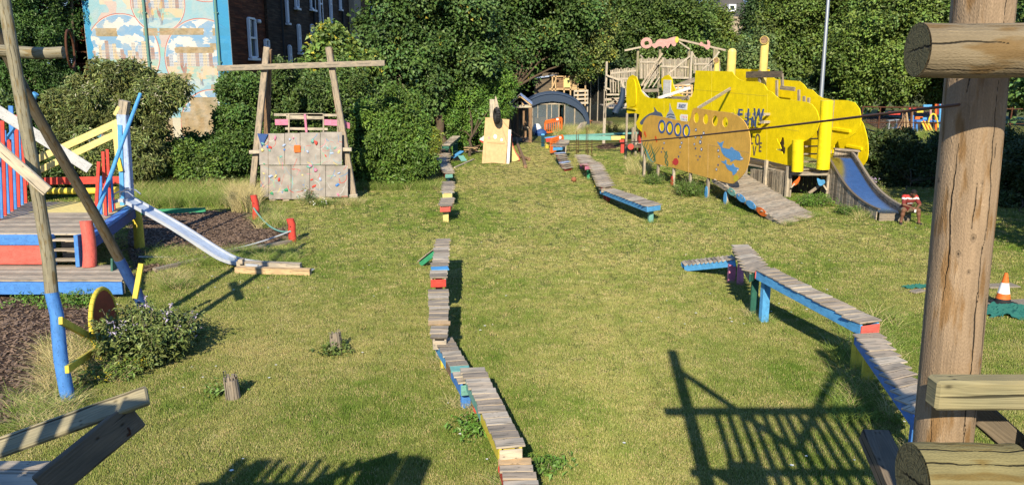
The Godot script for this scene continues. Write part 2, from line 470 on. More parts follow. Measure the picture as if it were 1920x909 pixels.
func make_mural() -> void:
	# a community wall painting: rings with small scenes on a mint and sky-blue ground, sandy repair patches over it (8.2 m wide, 13 m high)
	var w := 820; var h := 1300
	var im := Image.create(w, h, false, Image.FORMAT_RGB8)
	im.fill(Color(0.66, 0.84, 0.90))
	var r2 := RandomNumberGenerator.new(); r2.seed = 5
	# coloured fields between the rings
	for i in 60:
		var c := [Color(0.55, 0.80, 0.92), Color(0.66, 0.87, 0.84), Color(0.93, 0.88, 0.76), Color(0.78, 0.90, 0.92), Color(0.92, 0.80, 0.76)][r2.randi() % 5] as Color
		var x := r2.randi_range(-60, w); var y := r2.randi_range(0, h); var rw := r2.randi_range(30, 130); var rh := r2.randi_range(40, 260)
		for yy in range(maxi(y, 0), mini(y + rh, h)):
			var sway := int(24.0 * n1.get_noise_2d(i * 3.1, yy * 0.012))
			for xx in range(maxi(x + sway, 0), mini(x + rw + sway, w)):
				im.set_pixel(xx, yy, im.get_pixel(xx, yy).lerp(c, 0.85))
	var rings := [[205, 690, 205], [655, 725, 215], [425, 430, 150], [690, 1080, 190], [190, 1120, 180], [300, 180, 190], [700, 250, 170]]
	for ring in rings:
		var cx: int = ring[0]; var cy: int = ring[1]; var R: int = ring[2]
		for yy in range(maxi(cy - R - 6, 0), mini(cy + R + 7, h)):
			for xx in range(maxi(cx - R - 6, 0), mini(cx + R + 7, w)):
				var dx := xx - cx; var dy := yy - cy
				var rr := sqrt(dx * dx + dy * dy)
				if rr > R + 4: continue
				var c: Color
				if rr > R: c = Color(0.80, 0.42, 0.42)
				elif rr > R - 4: c = Color(0.95, 0.90, 0.85)
				else:
					var t := float(dy) / R
					var cl := n2.get_noise_2d(xx * 0.010 + cx, yy * 0.016)
					var cb := int(floorf((xx + 9.0 * n1.get_noise_1d(floorf(xx / 40.0))) / 21.0))
					var hgt := 0.10 + 0.42 * fposmod(sin(cb * 12.9 + cx) * 437.5, 1.0)
					if t < 0.18 - hgt: c = Color(0.58, 0.76, 0.92).lerp(Color(0.97, 0.96, 0.95), smoothstep(-0.02, 0.12, cl))
					elif t < 0.18:
						c = [Color(0.88, 0.86, 0.82), Color(0.74, 0.62, 0.58), Color(0.80, 0.84, 0.90), Color(0.92, 0.86, 0.74)][absi(cb) % 4]
						if posmod(yy, 16) < 7 and posmod(xx, 9) < 4: c = c.lerp(Color(0.48, 0.55, 0.66), 0.7)
					elif t < 0.5: c = Color(0.68, 0.84, 0.80).lerp(Color(0.93, 0.85, 0.72), smoothstep(-0.1, 0.2, cl))
					else: c = Color(0.78, 0.88, 0.90).lerp(Color(0.60, 0.80, 0.90), smoothstep(-0.2, 0.2, cl))
				im.set_pixel(xx, yy, c)
		for k in 9:                                   # small painted figures
			var fx := cx + r2.randi_range(-R * 6 / 10, R * 6 / 10); var fy := cy + r2.randi_range(0, R / 2)
			var shirt := [Color(0.70, 0.45, 0.42), Color(0.90, 0.86, 0.80), Color(0.48, 0.60, 0.74), Color(0.88, 0.76, 0.52)][r2.randi() % 4] as Color
			var sc := r2.randf_range(0.7, 1.5); var tilt := r2.randf_range(-0.3, 0.3)
			for yy in range(-26, 60):
				for xx in range(-14, 15):
					var c := Color(0, 0, 0, 0)
					if Vector2(xx / 9.0, (yy - 8) / 20.0).length() < 1.0: c = shirt
					elif Vector2(xx / 6.0, (yy + 18) / 7.0).length() < 1.0: c = Color(0.78, 0.62, 0.52)
					elif yy > 20 and yy < 56 and absf(absf(xx) - 4.0) < 3.0: c = Color(0.50, 0.54, 0.62)
					var ix := int(fx + (xx + yy * tilt) * sc); var iy := int(fy + yy * sc)
					if c.a > 0.0 and ix >= 0 and iy >= 0 and ix < w and iy < h: im.set_pixel(ix, iy, im.get_pixel(ix, iy).lerp(c, 0.8))
	# sandy filler patches
	for pt in [[60, 560, 120, 44], [420, 560, 250, 36], [120, 800, 230, 34], [370, 800, 210, 34], [25, 880, 90, 60], [560, 930, 160, 80], [500, 660, 220, 32], [700, 640, 110, 36], [330, 560, 80, 40], [470, 900, 70, 40], [740, 780, 60, 50], [500, 1010, 200, 130], [30, 960, 110, 40], [300, 1050, 150, 220], [560, 1180, 180, 110], [60, 300, 260, 40], [520, 330, 200, 40], [720, 560, 100, 40], [690, 860, 110, 28]]:
		for yy in range(pt[1], mini(pt[1] + pt[3], h)):
			for xx in range(maxi(pt[0] + int(6.0 * n1.get_noise_2d(yy * 0.08, pt[0])), 0), mini(pt[0] + pt[2] + int(6.0 * n1.get_noise_2d(yy * 0.07, pt[2])), w)):
				var l := 0.95 + 0.14 * n2.get_noise_2d(xx * 0.03, yy * 0.05)
				im.set_pixel(xx, yy, im.get_pixel(xx, yy).lerp(Color(0.76 * l, 0.66 * l, 0.48 * l), 0.86))
	# chalking and stains over all of it
	for yy in h:
		for xx in w:
			var c := im.get_pixel(xx, yy)
			var l := n2.get_noise_2d(xx * 0.012, yy * 0.012)
			c = c.lerp(Color(0.90, 0.87, 0.84), clampf(0.14 + 0.45 * l, 0.0, 0.5))
			if xx > 735 or xx < 34 + 10.0 * n1.get_noise_1d(yy * 0.02): c = Color(0.25, 0.66, 0.90).lerp(c, 0.12)
			im.set_pixel(xx, yy, c)
	T.mural = ImageTexture.create_from_image(im)

func make_climb_print() -> void:
	# bare speckled boards with chalky painted strokes
	var w := 640; var h := 480
	var im := pixels(w, h, func(x: int, y: int) -> Color:
		var l := 0.71 + 0.10 * n2.get_noise_2d(x * 0.012, y * 0.012) + 0.09 * n1.get_noise_2d(x * 0.7, y * 0.7)
		return Color(l, l * 0.96, l * 0.91))
	var r2 := RandomNumberGenerator.new(); r2.seed = 21
	for i in 150:
		var c := [Color(0.92, 0.62, 0.66), Color(0.45, 0.62, 0.80), Color(0.60, 0.82, 0.66), Color(0.90, 0.82, 0.50), Color(0.85, 0.36, 0.32), Color(0.86, 0.86, 0.84), Color(0.55, 0.78, 0.82)][r2.randi() % 7] as Color
		var p := Vector2(r2.randf() * w, r2.randf() * h); var dir := Vector2.from_angle(r2.randf_range(-0.6, 0.6) + (PI * 0.5 if r2.randf() < 0.6 else 0.0))
		var wd := r2.randi_range(1, 4); var curl := r2.randf_range(-0.03, 0.03)
		for s in r2.randi_range(18, 90):
			p += dir; dir = dir.rotated(curl)
			for yy in range(int(p.y), int(p.y) + wd):
				for xx in range(int(p.x), int(p.x) + wd):
					if xx >= 0 and yy >= 0 and xx < w and yy < h: im.set_pixel(xx, yy, im.get_pixel(xx, yy).lerp(c, 0.55 + 0.4 * n1.get_noise_2d(xx * 0.3, yy * 0.3)))
	T.climb = ImageTexture.create_from_image(im)

# ---------------------------------------------------------------- materials (base colours are linear, real-world values)
func lin(r: float, g: float, b: float) -> Color:
	return Color(r, g, b).linear_to_srgb()
func mat(c: Color, rough := 0.85, tex: Texture2D = null, nor: Texture2D = null, nscale := 1.0, uv := Vector3.ONE, metal := 0.0) -> StandardMaterial3D:
	var m := StandardMaterial3D.new()
	m.albedo_color = c
	m.roughness = rough
	m.metallic = metal
	m.metallic_specular = 0.35
	m.albedo_texture = tex
	if nor:
		m.normal_enabled = true
		m.normal_texture = nor
		m.normal_scale = nscale
	m.uv1_scale = uv
	return m
func wood(r: float, g: float, b: float) -> StandardMaterial3D:
	return mat(lin(r, g, b), 0.9, T.wood, T.wood_n, 0.8, Vector3(0.8, 1.6, 1))
func logm(r: float, g: float, b: float) -> StandardMaterial3D:
	return mat(lin(r, g, b), 0.85, T.log, T.log_n, 1.0, Vector3(0.45, 1.0, 1))
func paint(r: float, g: float, b: float, rough := 0.55) -> StandardMaterial3D:
	return mat(lin(r, g, b), rough, T.paint, T.paint_n, 0.5, Vector3(0.6, 0.9, 1))
func sheet(r: float, g: float, b: float, rough := 0.5) -> StandardMaterial3D:
	return mat(lin(r, g, b), rough, T.sheet, null, 1.0, Vector3(0.25, 0.25, 1))
func make_materials() -> void:
	M.w = [wood(0.45, 0.41, 0.35), wood(0.37, 0.332, 0.282), wood(0.53, 0.49, 0.425), wood(0.40, 0.35, 0.29), wood(0.30, 0.27, 0.232), wood(0.48, 0.425, 0.355)]
	M.wood = M.w[0]
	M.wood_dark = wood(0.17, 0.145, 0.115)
	M.wood_brown = wood(0.30, 0.20, 0.13)
	M.wood_new = wood(0.62, 0.46, 0.28)
	M.wood_pale = wood(0.58, 0.53, 0.45)
	M.wood_green = wood(0.33, 0.31, 0.22)
	M.wood_moss = wood(0.30, 0.28, 0.17)
	M.tower = logm(0.335, 0.258, 0.185)
	M.tower_grey = logm(0.235, 0.20, 0.14)
	M.tower_moss = logm(0.24, 0.225, 0.115)
	M.pole_grey = logm(0.30, 0.29, 0.225)
	M.pole_dark = logm(0.12, 0.108, 0.082)
	M.end = mat(lin(0.24, 0.22, 0.14), 0.9, T.end, T.end_n, 1.0)
	M.blue = paint(0.075, 0.24, 0.62)
	M.blue_sky = paint(0.10, 0.36, 0.68)
	M.blue_deep = paint(0.035, 0.09, 0.27)
	M.blue_pale = paint(0.40, 0.50, 0.72)
	M.red = paint(0.62, 0.07, 0.05)
	M.red_pale = paint(0.66, 0.13, 0.10)
	M.maroon = paint(0.25, 0.035, 0.03)
	M.yellow = paint(0.72, 0.58, 0.07)
	M.yellow_pale = paint(0.74, 0.62, 0.24)
	M.green = paint(0.05, 0.32, 0.16)
	M.green_dark = paint(0.025, 0.12, 0.085)
	M.teal = paint(0.18, 0.42, 0.36)
	M.pink = paint(0.62, 0.22, 0.34)
	M.pink_pale = paint(0.55, 0.31, 0.275)
	M.white = paint(0.76, 0.75, 0.72)
	M.orange = paint(0.78, 0.17, 0.03)
	M.purple = paint(0.20, 0.12, 0.30)
	M.hull = sheet(0.90, 0.70, 0.006)
	M.hull_worn = sheet(0.62, 0.52, 0.05)
	M.tube_yellow = sheet(0.80, 0.66, 0.015, 0.35)
	M.tube_pale = sheet(0.80, 0.62, 0.18, 0.4)
	M.panel_orange = sheet(0.74, 0.43, 0.085)
	M.print_blue = mat(lin(0.13, 0.36, 0.68), 0.6, T.sheet)
	M.ring_blue = mat(lin(0.05, 0.13, 0.36), 0.6, T.sheet)
	M.tarp = mat(lin(0.042, 0.075, 0.145), 0.55, T.speck)
	M.print_navy = mat(lin(0.05, 0.09, 0.20), 0.6)
	M.print_grey = mat(lin(0.11, 0.14, 0.20), 0.6, T.sheet)
	M.print_pale = mat(lin(0.42, 0.46, 0.50), 0.6, T.sheet)
	M.print_white = mat(lin(0.78, 0.77, 0.74), 0.6)
	M.print_red = mat(lin(0.55, 0.05, 0.05), 0.6)
	M.print_orange = mat(lin(0.65, 0.10, 0.02), 0.6)
	M.print_green = mat(lin(0.06, 0.16, 0.08), 0.6)
	M.black = mat(lin(0.015, 0.015, 0.016), 0.7)
	M.rubber = mat(lin(0.02, 0.02, 0.022), 0.75)
	M.steel = mat(lin(0.55, 0.56, 0.58), 0.32, null, null, 1.0, Vector3.ONE, 1.0)
	M.slide = mat(lin(0.52, 0.54, 0.57), 0.20, T.sheet, null, 1.0, Vector3(0.6, 0.6, 1), 1.0)
	M.galv = mat(lin(0.45, 0.48, 0.52), 0.45, null, null, 1.0, Vector3.ONE, 0.8)
	M.rust = mat(lin(0.13, 0.055, 0.03), 0.85, T.speck, T.speck_n)
	M.cable = mat(lin(0.09, 0.045, 0.03), 0.7)
	M.fibre = paint(0.40, 0.48, 0.60, 0.3)
	M.fibre_white = paint(0.50, 0.54, 0.60, 0.35)
	M.ply = mat(lin(0.62, 0.42, 0.22), 0.75, T.sheet, null, 1.0, Vector3(0.5, 0.5, 1))
	M.concrete = mat(lin(0.36, 0.32, 0.26), 0.95, T.speck, T.speck_n)
	M.bark = mat(lin(0.115, 0.080, 0.056), 0.95, T.bark, T.bark_n, 1.5)
	M.soil = mat(lin(0.16, 0.10, 0.06), 0.95, T.bark, T.bark_n, 1.0)
	M.brick = mat(lin(0.135, 0.108, 0.088), 0.95, T.brick, T.brick_n, 1.0, Vector3(0.5, 0.5, 1))
	M.brick_red = mat(lin(0.26, 0.11, 0.06), 0.95, T.brick, T.brick_n, 1.0, Vector3(0.5, 0.5, 1))
	M.mural = mat(Color(0.76, 0.755, 0.75), 0.85, T.mural, T.speck_n, 0.3)
	M.climb = mat(Color(0.80, 0.80, 0.80), 0.9, T.climb, T.speck_n, 0.4)
	M.plaster = mat(lin(0.52, 0.44, 0.34), 0.9, T.speck)
	M.slate = mat(lin(0.13, 0.13, 0.14), 0.7, T.speck)
	M.window_white = mat(lin(0.68, 0.72, 0.76), 0.45)
	M.pane = mat(lin(0.03, 0.04, 0.05), 0.06)
	M.pipe = mat(lin(0.02, 0.022, 0.025), 0.5)
	M.pipe_green = mat(lin(0.10, 0.22, 0.19), 0.5)
	M.terracotta = mat(lin(0.42, 0.17, 0.09), 0.8, T.speck)
	M.net_teal = mat(lin(0.025, 0.17, 0.15), 0.8, T.speck, T.speck_n)
	var f := StandardMaterial3D.new()
	f.albedo_color = Color(0.50, 0.55, 0.58, 0.22); f.roughness = 0.2; f.transparency = BaseMaterial3D.TRANSPARENCY_ALPHA
	M.film = f
	var mesh := StandardMaterial3D.new()
	mesh.albedo_color = Color(0.05, 0.055, 0.05, 0.45); mesh.roughness = 0.9; mesh.transparency = BaseMaterial3D.TRANSPARENCY_ALPHA
	M.mesh = mesh
	M.bark_tree = mat(lin(0.13, 0.105, 0.08), 0.95, T.log, T.log_n, 1.0, Vector3(0.5, 1, 1))
	var lf := StandardMaterial3D.new()
	lf.vertex_color_use_as_albedo = true
	lf.roughness = 0.5
	lf.metallic_specular = 0.38
	lf.backlight_enabled = true
	lf.backlight = Color(0.10, 0.14, 0.03)
	M.leaf = lf
	var gr := StandardMaterial3D.new()
	gr.vertex_color_use_as_albedo = true
	gr.roughness = 0.7
	gr.metallic_specular = 0.2
	gr.backlight_enabled = true
	gr.backlight = Color(0.10, 0.12, 0.03)
	M.grass = gr
	var gm := mat(Color.WHITE, 0.95, T.lawn, T.lawn_n, 1.0, Vector3(1, 1, 1))
	gm.vertex_color_use_as_albedo = true
	M.ground = gm
	var vc := StandardMaterial3D.new()
	vc.vertex_color_use_as_albedo = true; vc.roughness = 0.8
	M.vc = vc
	M.skin = mat(lin(0.16, 0.075, 0.045), 0.55)
	M.hair = mat(lin(0.012, 0.010, 0.009), 0.7)

# ---------------------------------------------------------------- the ground
func dryness(x: float, z: float) -> float:
	var d := -z
	var v := 0.42 + 0.55 * n2.get_noise_2d(x * 0.12 + 5.0, z * 0.10) + 0.40 * n2.get_noise_2d(x * 0.55, z * 0.45 + 9.0) + 0.16 * n1.get_noise_2d(x * 2.1, z * 1.7)
	v += 0.24 * exp(-pow((x - 0.9 + 0.8 * sin(d * 0.2)) / 2.0, 2.0)) * smoothstep(9.0, 28.0, d)        # the trodden middle
	v += 0.45 * exp(-(pow((x + 4.5) / 1.2, 2.0) + pow((d - 14.3) / 0.45, 2.0)))     # a bare patch
	v += 0.30 * exp(-(pow((x + 6.0) / 1.4, 2.0) + pow((d - 19.0) / 0.5, 2.0)))
	v += 0.25 * exp(-(pow((x - 9.4) / 1.2, 2.0) + pow((d - 26.0) / 0.9, 2.0)))
	v += 0.30 * exp(-(pow((x - 1.2) / 1.0, 2.0) + pow((d - 46.0) / 5.0, 2.0)))
	return clampf(v, 0.0, 1.0)
func lawn_color(x: float, z: float) -> Color:
	var v := dryness(x, z)
	var c := Color(0.105, 0.172, 0.026).lerp(Color(0.320, 0.300, 0.105), v * 0.95)
	return Color(c.r * 1.07, c.g * 1.07, c.b * 1.07)
func build_ground() -> void:
	var xs := []; var zs := []
	for v in [-900, -500, -300, -200, -140, -100, -75]: xs.append(float(v))
	for i in 161: xs.append(-56.0 + 0.7 * i)
	for v in [75, 100, 140, 200, 300, 500, 900]: xs.append(float(v))
	for v in [200, 80, 40, 15, 5]: zs.append(float(v))
	for i in 150: zs.append(-0.7 * i)
	for v in [-112, -125, -140, -170, -220, -300, -450, -700, -1000]: zs.append(float(v))
	var mb := MB.new(); mb.use_col = true
	var cols := []
	for z in zs:
		var row := []
		for x in xs: row.append(lawn_color(x, z) * 1.05)
		cols.append(row)
	for j in zs.size() - 1:
		for i in xs.size() - 1:
			var a := Vector3(xs[i], 0, zs[j]); var b := Vector3(xs[i + 1], 0, zs[j]); var c := Vector3(xs[i + 1], 0, zs[j + 1]); var d := Vector3(xs[i], 0, zs[j + 1])
			var k := mb.p.size()
			mb.quad(a, b, c, d, Vector2(a.x, a.z) / 3.0, Vector2(b.x, b.z) / 3.0, Vector2(c.x, c.z) / 3.0, Vector2(d.x, d.z) / 3.0, Vector3.UP)
			for q in range(k, mb.p.size()):
				var v := mb.p[q]
				var ii := i if absf(v.x - xs[i]) < 0.001 else i + 1
				var jj := j if absf(v.z - zs[j]) < 0.001 else j + 1
				mb.c[q] = cols[jj][ii]
	struct("lawn", mb.mesh(), M.ground)
	# bark beds
	bark_bed("bark_bed", [G(258, 408), G(380, 398), G(470, 398), G(500, 402), G(545, 440), G(552, 452), G(420, 478), G(300, 504), G(262, 512), G(240, 470)], 0.02)
	bark_bed("bark_bed", [G(-260, 560), G(-60, 548), G(150, 552), G(196, 590), G(190, 640), G(150, 700), G(90, 755), G(40, 790), G(-60, 800), G(-400, 820)], 0.02)
	bark_bed("bark_bed", [G(1625, 228), G(1650, 214), G(1720, 208), G(1800, 214), G(1870, 232), G(1790, 250), G(1690, 252)], 0.02)
	bark_bed("soil_patch", [G(1118, 274), G(1140, 270), G(1165, 273), G(1150, 279), G(1125, 280)], 0.012)
	# the concrete kerb along the bark
	var kp := [G(288, 510), G(345, 496), G(400, 484), G(455, 472), G(500, 464), G(552, 454)]
	for i in kp.size() - 1:
		var k := beam(self, "kerb", kp[i] + Vector3(0, 0.02, 0), kp[i + 1] + Vector3(-0.02, 0.02, 0), 0.16, 0.14, M.concrete, Vector3.UP, 0.012)
		k.set_meta("kind", "structure")
	var gs := put(self, "edging_board", cbox(Vector3(G(250, 404).distance_to(G(385, 399)), 0.20, 0.06)), M.green, frame(G(250, 404) + Vector3(0, 0.1, 0), G(385, 399) + Vector3(0, 0.1, 0)))
	tag(gs, "faded green board edging the back of the bark bed", "board")
func bark_bed(called: String, pts: Array, h: float) -> void:
	var poly := PackedVector2Array()
	for p in pts: poly.append(Vector2(p.x, p.z))
	poly = smooth(Array(poly), 5)
	bark_polys.append(poly)
	var mb := MB.new()
	var idx := Geometry2D.triangulate_polygon(poly)
	for k in range(0, idx.size(), 3):
		var a := poly[idx[k]]; var b := poly[idx[k + 1]]; var c := poly[idx[k + 2]]
		mb.tri(Vector3(a.x, h, a.y), Vector3(b.x, h, b.y), Vector3(c.x, h, c.y), a / 1.5, b / 1.5, c / 1.5, Vector3.UP)
	struct(called, mb.mesh(), M.bark if called == "bark_bed" else M.soil)
	# loose chips
	var wide: PackedVector2Array = Geometry2D.offset_polygon(poly, 0.35)[0]
	var box := Rect2(poly[0], Vector2.ZERO)
	for p in wide: box = box.expand(p)
	var chip := MB.new()
	add_cbox(chip, Vector3(0.075, 0.012, 0.026), 0.003, Vector2.ZERO)
	var xs := []; var cs := []
	var n := int(clampf(box.get_area() * (170.0 if called == "bark_bed" and box.position.y > -40 else 20.0), 0, 16000))
	for i in n:
		var p := box.position + Vector2(rng.randf(), rng.randf()) * box.size
		if not Geometry2D.is_point_in_polygon(p, poly) and not (rng.randf() < 0.22 and Geometry2D.is_point_in_polygon(p, wide)): continue
		xs.append(Transform3D(Basis.from_euler(Vector3(rng.randf_range(-0.5, 0.5), rng.randf() * TAU, rng.randf_range(-0.5, 0.5))).scaled(Vector3.ONE * rng.randf_range(0.5, 1.6)), Vector3(p.x, h + 0.012, p.y)))
		var l := rng.randf_range(0.5, 1.5)
		cs.append(Color(0.135 * l, 0.09 * l, 0.06 * l))
	multi(self, "bark_chips", chip.mesh(), xs, cs, M.vc).set_meta("kind", "stuff")
func multi(parent: Node, called: String, mesh: Mesh, xs: Array, cs: Array, m: Material, at := Vector3.ZERO) -> MultiMeshInstance3D:
	var mm := MultiMesh.new()
	mm.transform_format = MultiMesh.TRANSFORM_3D
	mm.use_colors = true
	mm.mesh = mesh
	mm.instance_count = xs.size()
	for i in xs.size():
		mm.set_instance_transform(i, xs[i])
		mm.set_instance_color(i, cs[i])
	var o := MultiMeshInstance3D.new()
	o.name = numbered(called) if parent == self else called
	o.multimesh = mm
	o.material_override = m
	parent.add_child(o, true)
	o.global_transform = Transform3D(Basis(), at)
	return o

# ---------------------------------------------------------------- buildings
func build_buildings() -> void:
	# the painted gable end
	var d := 45.0
	var L := D(168, 150, d); var R := D(437, 150, d)
	var H := 14.0
	var b := thing("mural_building", "gable wall of a house covered by a large pastel mural of painted rings", "building", Vector3((L.x + R.x) * 0.5, 0, -d))
	var W := R.x - L.x
	block(b, "wall", Vector3((L.x + R.x) * 0.5, H * 0.5, -d - 4.5), Vector3(W, H, 8.9), M.brick_red, 0.0, 0.01)
	var mb := MB.new()
	mb.quad(Vector3(L.x, 0, -d), Vector3(L.x, 13, -d), Vector3(R.x, 13, -d), Vector3(R.x, 0, -d), Vector2(0, 1), Vector2(0, 0), Vector2(1, 0), Vector2(1, 1), Vector3(0, 0, 1))
	var mu := put(b, "mural", mb.mesh(), M.mural)
	mu.set_meta("label", "faded community mural with rings, figures and sandy patches")
	mb = MB.new()
	add_prism(mb, PackedVector2Array([Vector2(L.x - 0.02, 0), Vector2(R.x + 0.01, 0), Vector2(R.x + 0.01, H), Vector2(L.x - 0.02, H)]), 0.10, Transform3D(Basis(), Vector3(0, 0, -d - 0.052)))
	put(b, "render_coat", mb.mesh(), M.plaster)
	for px in [[267, 272], [402, 418]]:
		var top := D(px[0], 0, d - 0.1); var low := D(px[1] - 1.0, 230, d - 0.1)
		top.y = H
		low.x = top.x; low.y = 0.0
		pole(b, "drainpipe", low, top, 0.07, 0.07, M.pipe_green, 10, 1, 0.0)
		for k in 4:
			block(b, "pipe_bracket", Vector3(top.x, 3.0 + 2.6 * k, -d + 0.06), Vector3(0.24, 0.06, 0.12), M.pipe_green)
	for i in 22:       # ragged brick return at the left edge
		block(b, "brick_quoin", Vector3(L.x - 0.26 - 0.11 * (i % 2), 0.25 + 0.62 * i, -d - 0.35), Vector3(0.52 + 0.22 * (i % 2), 0.58, 0.6), M.brick_red, 0.0, 0.02)
	block(b, "brick_return", Vector3(L.x - 0.36, H * 0.5, -d - 0.75), Vector3(0.70, H, 1.4), M.brick_red, 0.0, 0.02)
	pole(b, "old_pole", Vector3(L.x - 1.0, 0, -d + 0.3), D(138, 0, d - 0.3) + Vector3(0, 2, 0), 0.09, 0.07, M.pole_dark)
	# the terrace behind it: its long side runs away from us
	var X := R.x + 0.02
	var t := thing("brick_terrace", "long dark brick terrace with narrow white sash windows and downpipes", "building", Vector3(X - 4.0, 0, -70))
	block(t, "wall", Vector3(X - 4.02, 7.5, -67.5), Vector3(8.0, 15.0, 42.0), M.brick, 0.0, 0.01)
	for w in [[461, 478, 35, 107], [493, 502, 75, 120], [531, 537, -30, 41], [538, 543, 86, 120], [549, 556, -30, 13], [555, 561, 47, 97], [578, 587, -30, 16], [580, 586, 47, 92], [594, 602, -30, 44], [614, 620, -30, 46], [633, 637, -30, 16]]:
		terrace_window(t, X, w)
	for p in [528, 590, 643]:
		var q := on_plane(p, 50, Vector3(X + 0.16, 0, 0), Vector3.RIGHT)
		pole(t, "downpipe", Vector3(q.x, 0, q.z), Vector3(q.x, 15, q.z), 0.11, 0.11, M.pipe, 8, 1, 0.0)
	for p in [[655, 668]]:
		var q0 := on_plane(p[0], 50, Vector3(X, 0, 0), Vector3.RIGHT); var q1 := on_plane(p[1], 50, Vector3(X, 0, 0), Vector3.RIGHT)
		block(t, "chimney_breast", Vector3(X + 0.25, 7.5, (q0.z + q1.z) * 0.5), Vector3(0.5, 15.0, absf(q1.z - q0.z)), M.plaster)
	for p in [[497, 527], [600, 612]]:       # shallow brick projections
		var q0 := on_plane(p[0], 50, Vector3(X, 0, 0), Vector3.RIGHT); var q1 := on_plane(p[1], 50, Vector3(X, 0, 0), Vector3.RIGHT)
		block(t, "brick_pier", Vector3(X + 0.08, 7.5, (q0.z + q1.z) * 0.5), Vector3(0.16, 15.0, absf(q1.z - q0.z)), M.brick)
	var lq := on_plane(485, 40, Vector3(X + 0.1, 0, 0), Vector3.RIGHT)
	put(t, "wall_lamp", cbox(Vector3(0.22, 0.22, 0.26), 0.05), M.window_white, Transform3D(Basis(), lq))
	# a rendered house end further along
	var c := D(688, 40, 92)
	var hs := thing("rendered_house", "pale rendered house end with a dark window beyond the terrace", "building", Vector3(c.x, 0, c.z))
	block(hs, "wall", Vector3(c.x + 1.5, 7.0, c.z - 3), Vector3(6.0, 14.0, 6.0), M.plaster, 0.0, 0.01)
	for w in [[689, 10, 22], [689, 62, 26]]:
		var q := D(w[0], w[1] + w[2] * 0.5, 91.9)
		var fr := block(hs, "window", q, Vector3(1.0, w[2] / 16.0, 0.1), M.window_white)
		block(fr, "pane", q + Vector3(0, 0, 0.05), Vector3(0.8, w[2] / 16.0 - 0.2, 0.03), M.pane)
	block(hs, "lean_to_roof", D(700, 71, 91.0), Vector3(4.0, 0.2, 2.4), M.slate)
	# the far house above the trees
	var f := D(1362, 20, 185)
	var fh := thing("far_house", "distant house with grey slate roof and white dormer window above the trees", "house", Vector3(f.x, 0, f.z))
	block(fh, "wall", Vector3(f.x, f.y * 0.5 - 0.7, f.z), Vector3(8, f.y - 1.4, 7), M.plaster, 0.15, 0.01)
	var mbr := MB.new()
	add_prism(mbr, PackedVector2Array([Vector2(-4.2, 0), Vector2(4.2, 0), Vector2(2.0, 4.0), Vector2(-2.6, 4.0)]), 7.2)
	put(fh, "roof", mbr.mesh(), M.slate, Transform3D(Basis(Vector3.UP, 0.15), Vector3(f.x, f.y - 1.4, f.z)))
	var dq := D(1372, 15, 181)
	block(fh, "dormer", dq, Vector3(1.6, 1.5, 1.4), M.window_white, 0.1)
	block(fh, "pane", dq + Vector3(0, 0, 0.72), Vector3(0.9, 0.9, 0.06), M.pane, 0.1)
	block(fh, "chimney", D(1386, 3, 185), Vector3(1.3, 2.6, 1.3), M.window_white)
	block(fh, "chimney", D(1350, -2, 185), Vector3(1.1, 2.2, 1.1), M.plaster)
func terrace_window(t: Node, X: float, w: Array) -> void:
	var a := on_plane(w[0], w[2], Vector3(X, 0, 0), Vector3.RIGHT); var b := on_plane(w[1], w[3], Vector3(X, 0, 0), Vector3.RIGHT)
	var z0 := minf(a.z, b.z); var z1 := maxf(a.z, b.z)
	var mid := (z0 + z1) * 0.5
	var ytop := on_plane((w[0] + w[1]) * 0.5, w[2], Vector3(X, 0, 0), Vector3.RIGHT).y
	var ylow := on_plane((w[0] + w[1]) * 0.5, w[3], Vector3(X, 0, 0), Vector3.RIGHT).y
	var mb := MB.new()
	var hw := (z1 - z0) * 0.5
	for s in [-1.0, 1.0]:
		add_cbox(mb, Vector3(0.16, ytop - ylow, 0.16), 0.01, Vector2.ZERO, Transform3D(Basis(), Vector3(X + 0.10, (ytop + ylow) * 0.5, mid + s * hw)))
	for y in [ylow, (ylow + ytop) * 0.5, ytop]:
		add_cbox(mb, Vector3(0.14, 0.12, hw * 2.0 - 0.18), 0.01, Vector2.ZERO, Transform3D(Basis(), Vector3(X + 0.10, y, mid)))
	var wn := put(t, "window", mb.mesh(), M.window_white)
	block(wn, "pane", Vector3(X + 0.03, (ytop + ylow) * 0.5, mid), Vector3(0.04, ytop - ylow, hw * 2.0), M.pane)
	block(wn, "sill", Vector3(X + 0.14, ylow - 0.12, mid), Vector3(0.26, 0.14, hw * 2.0 + 0.4), M.window_white)

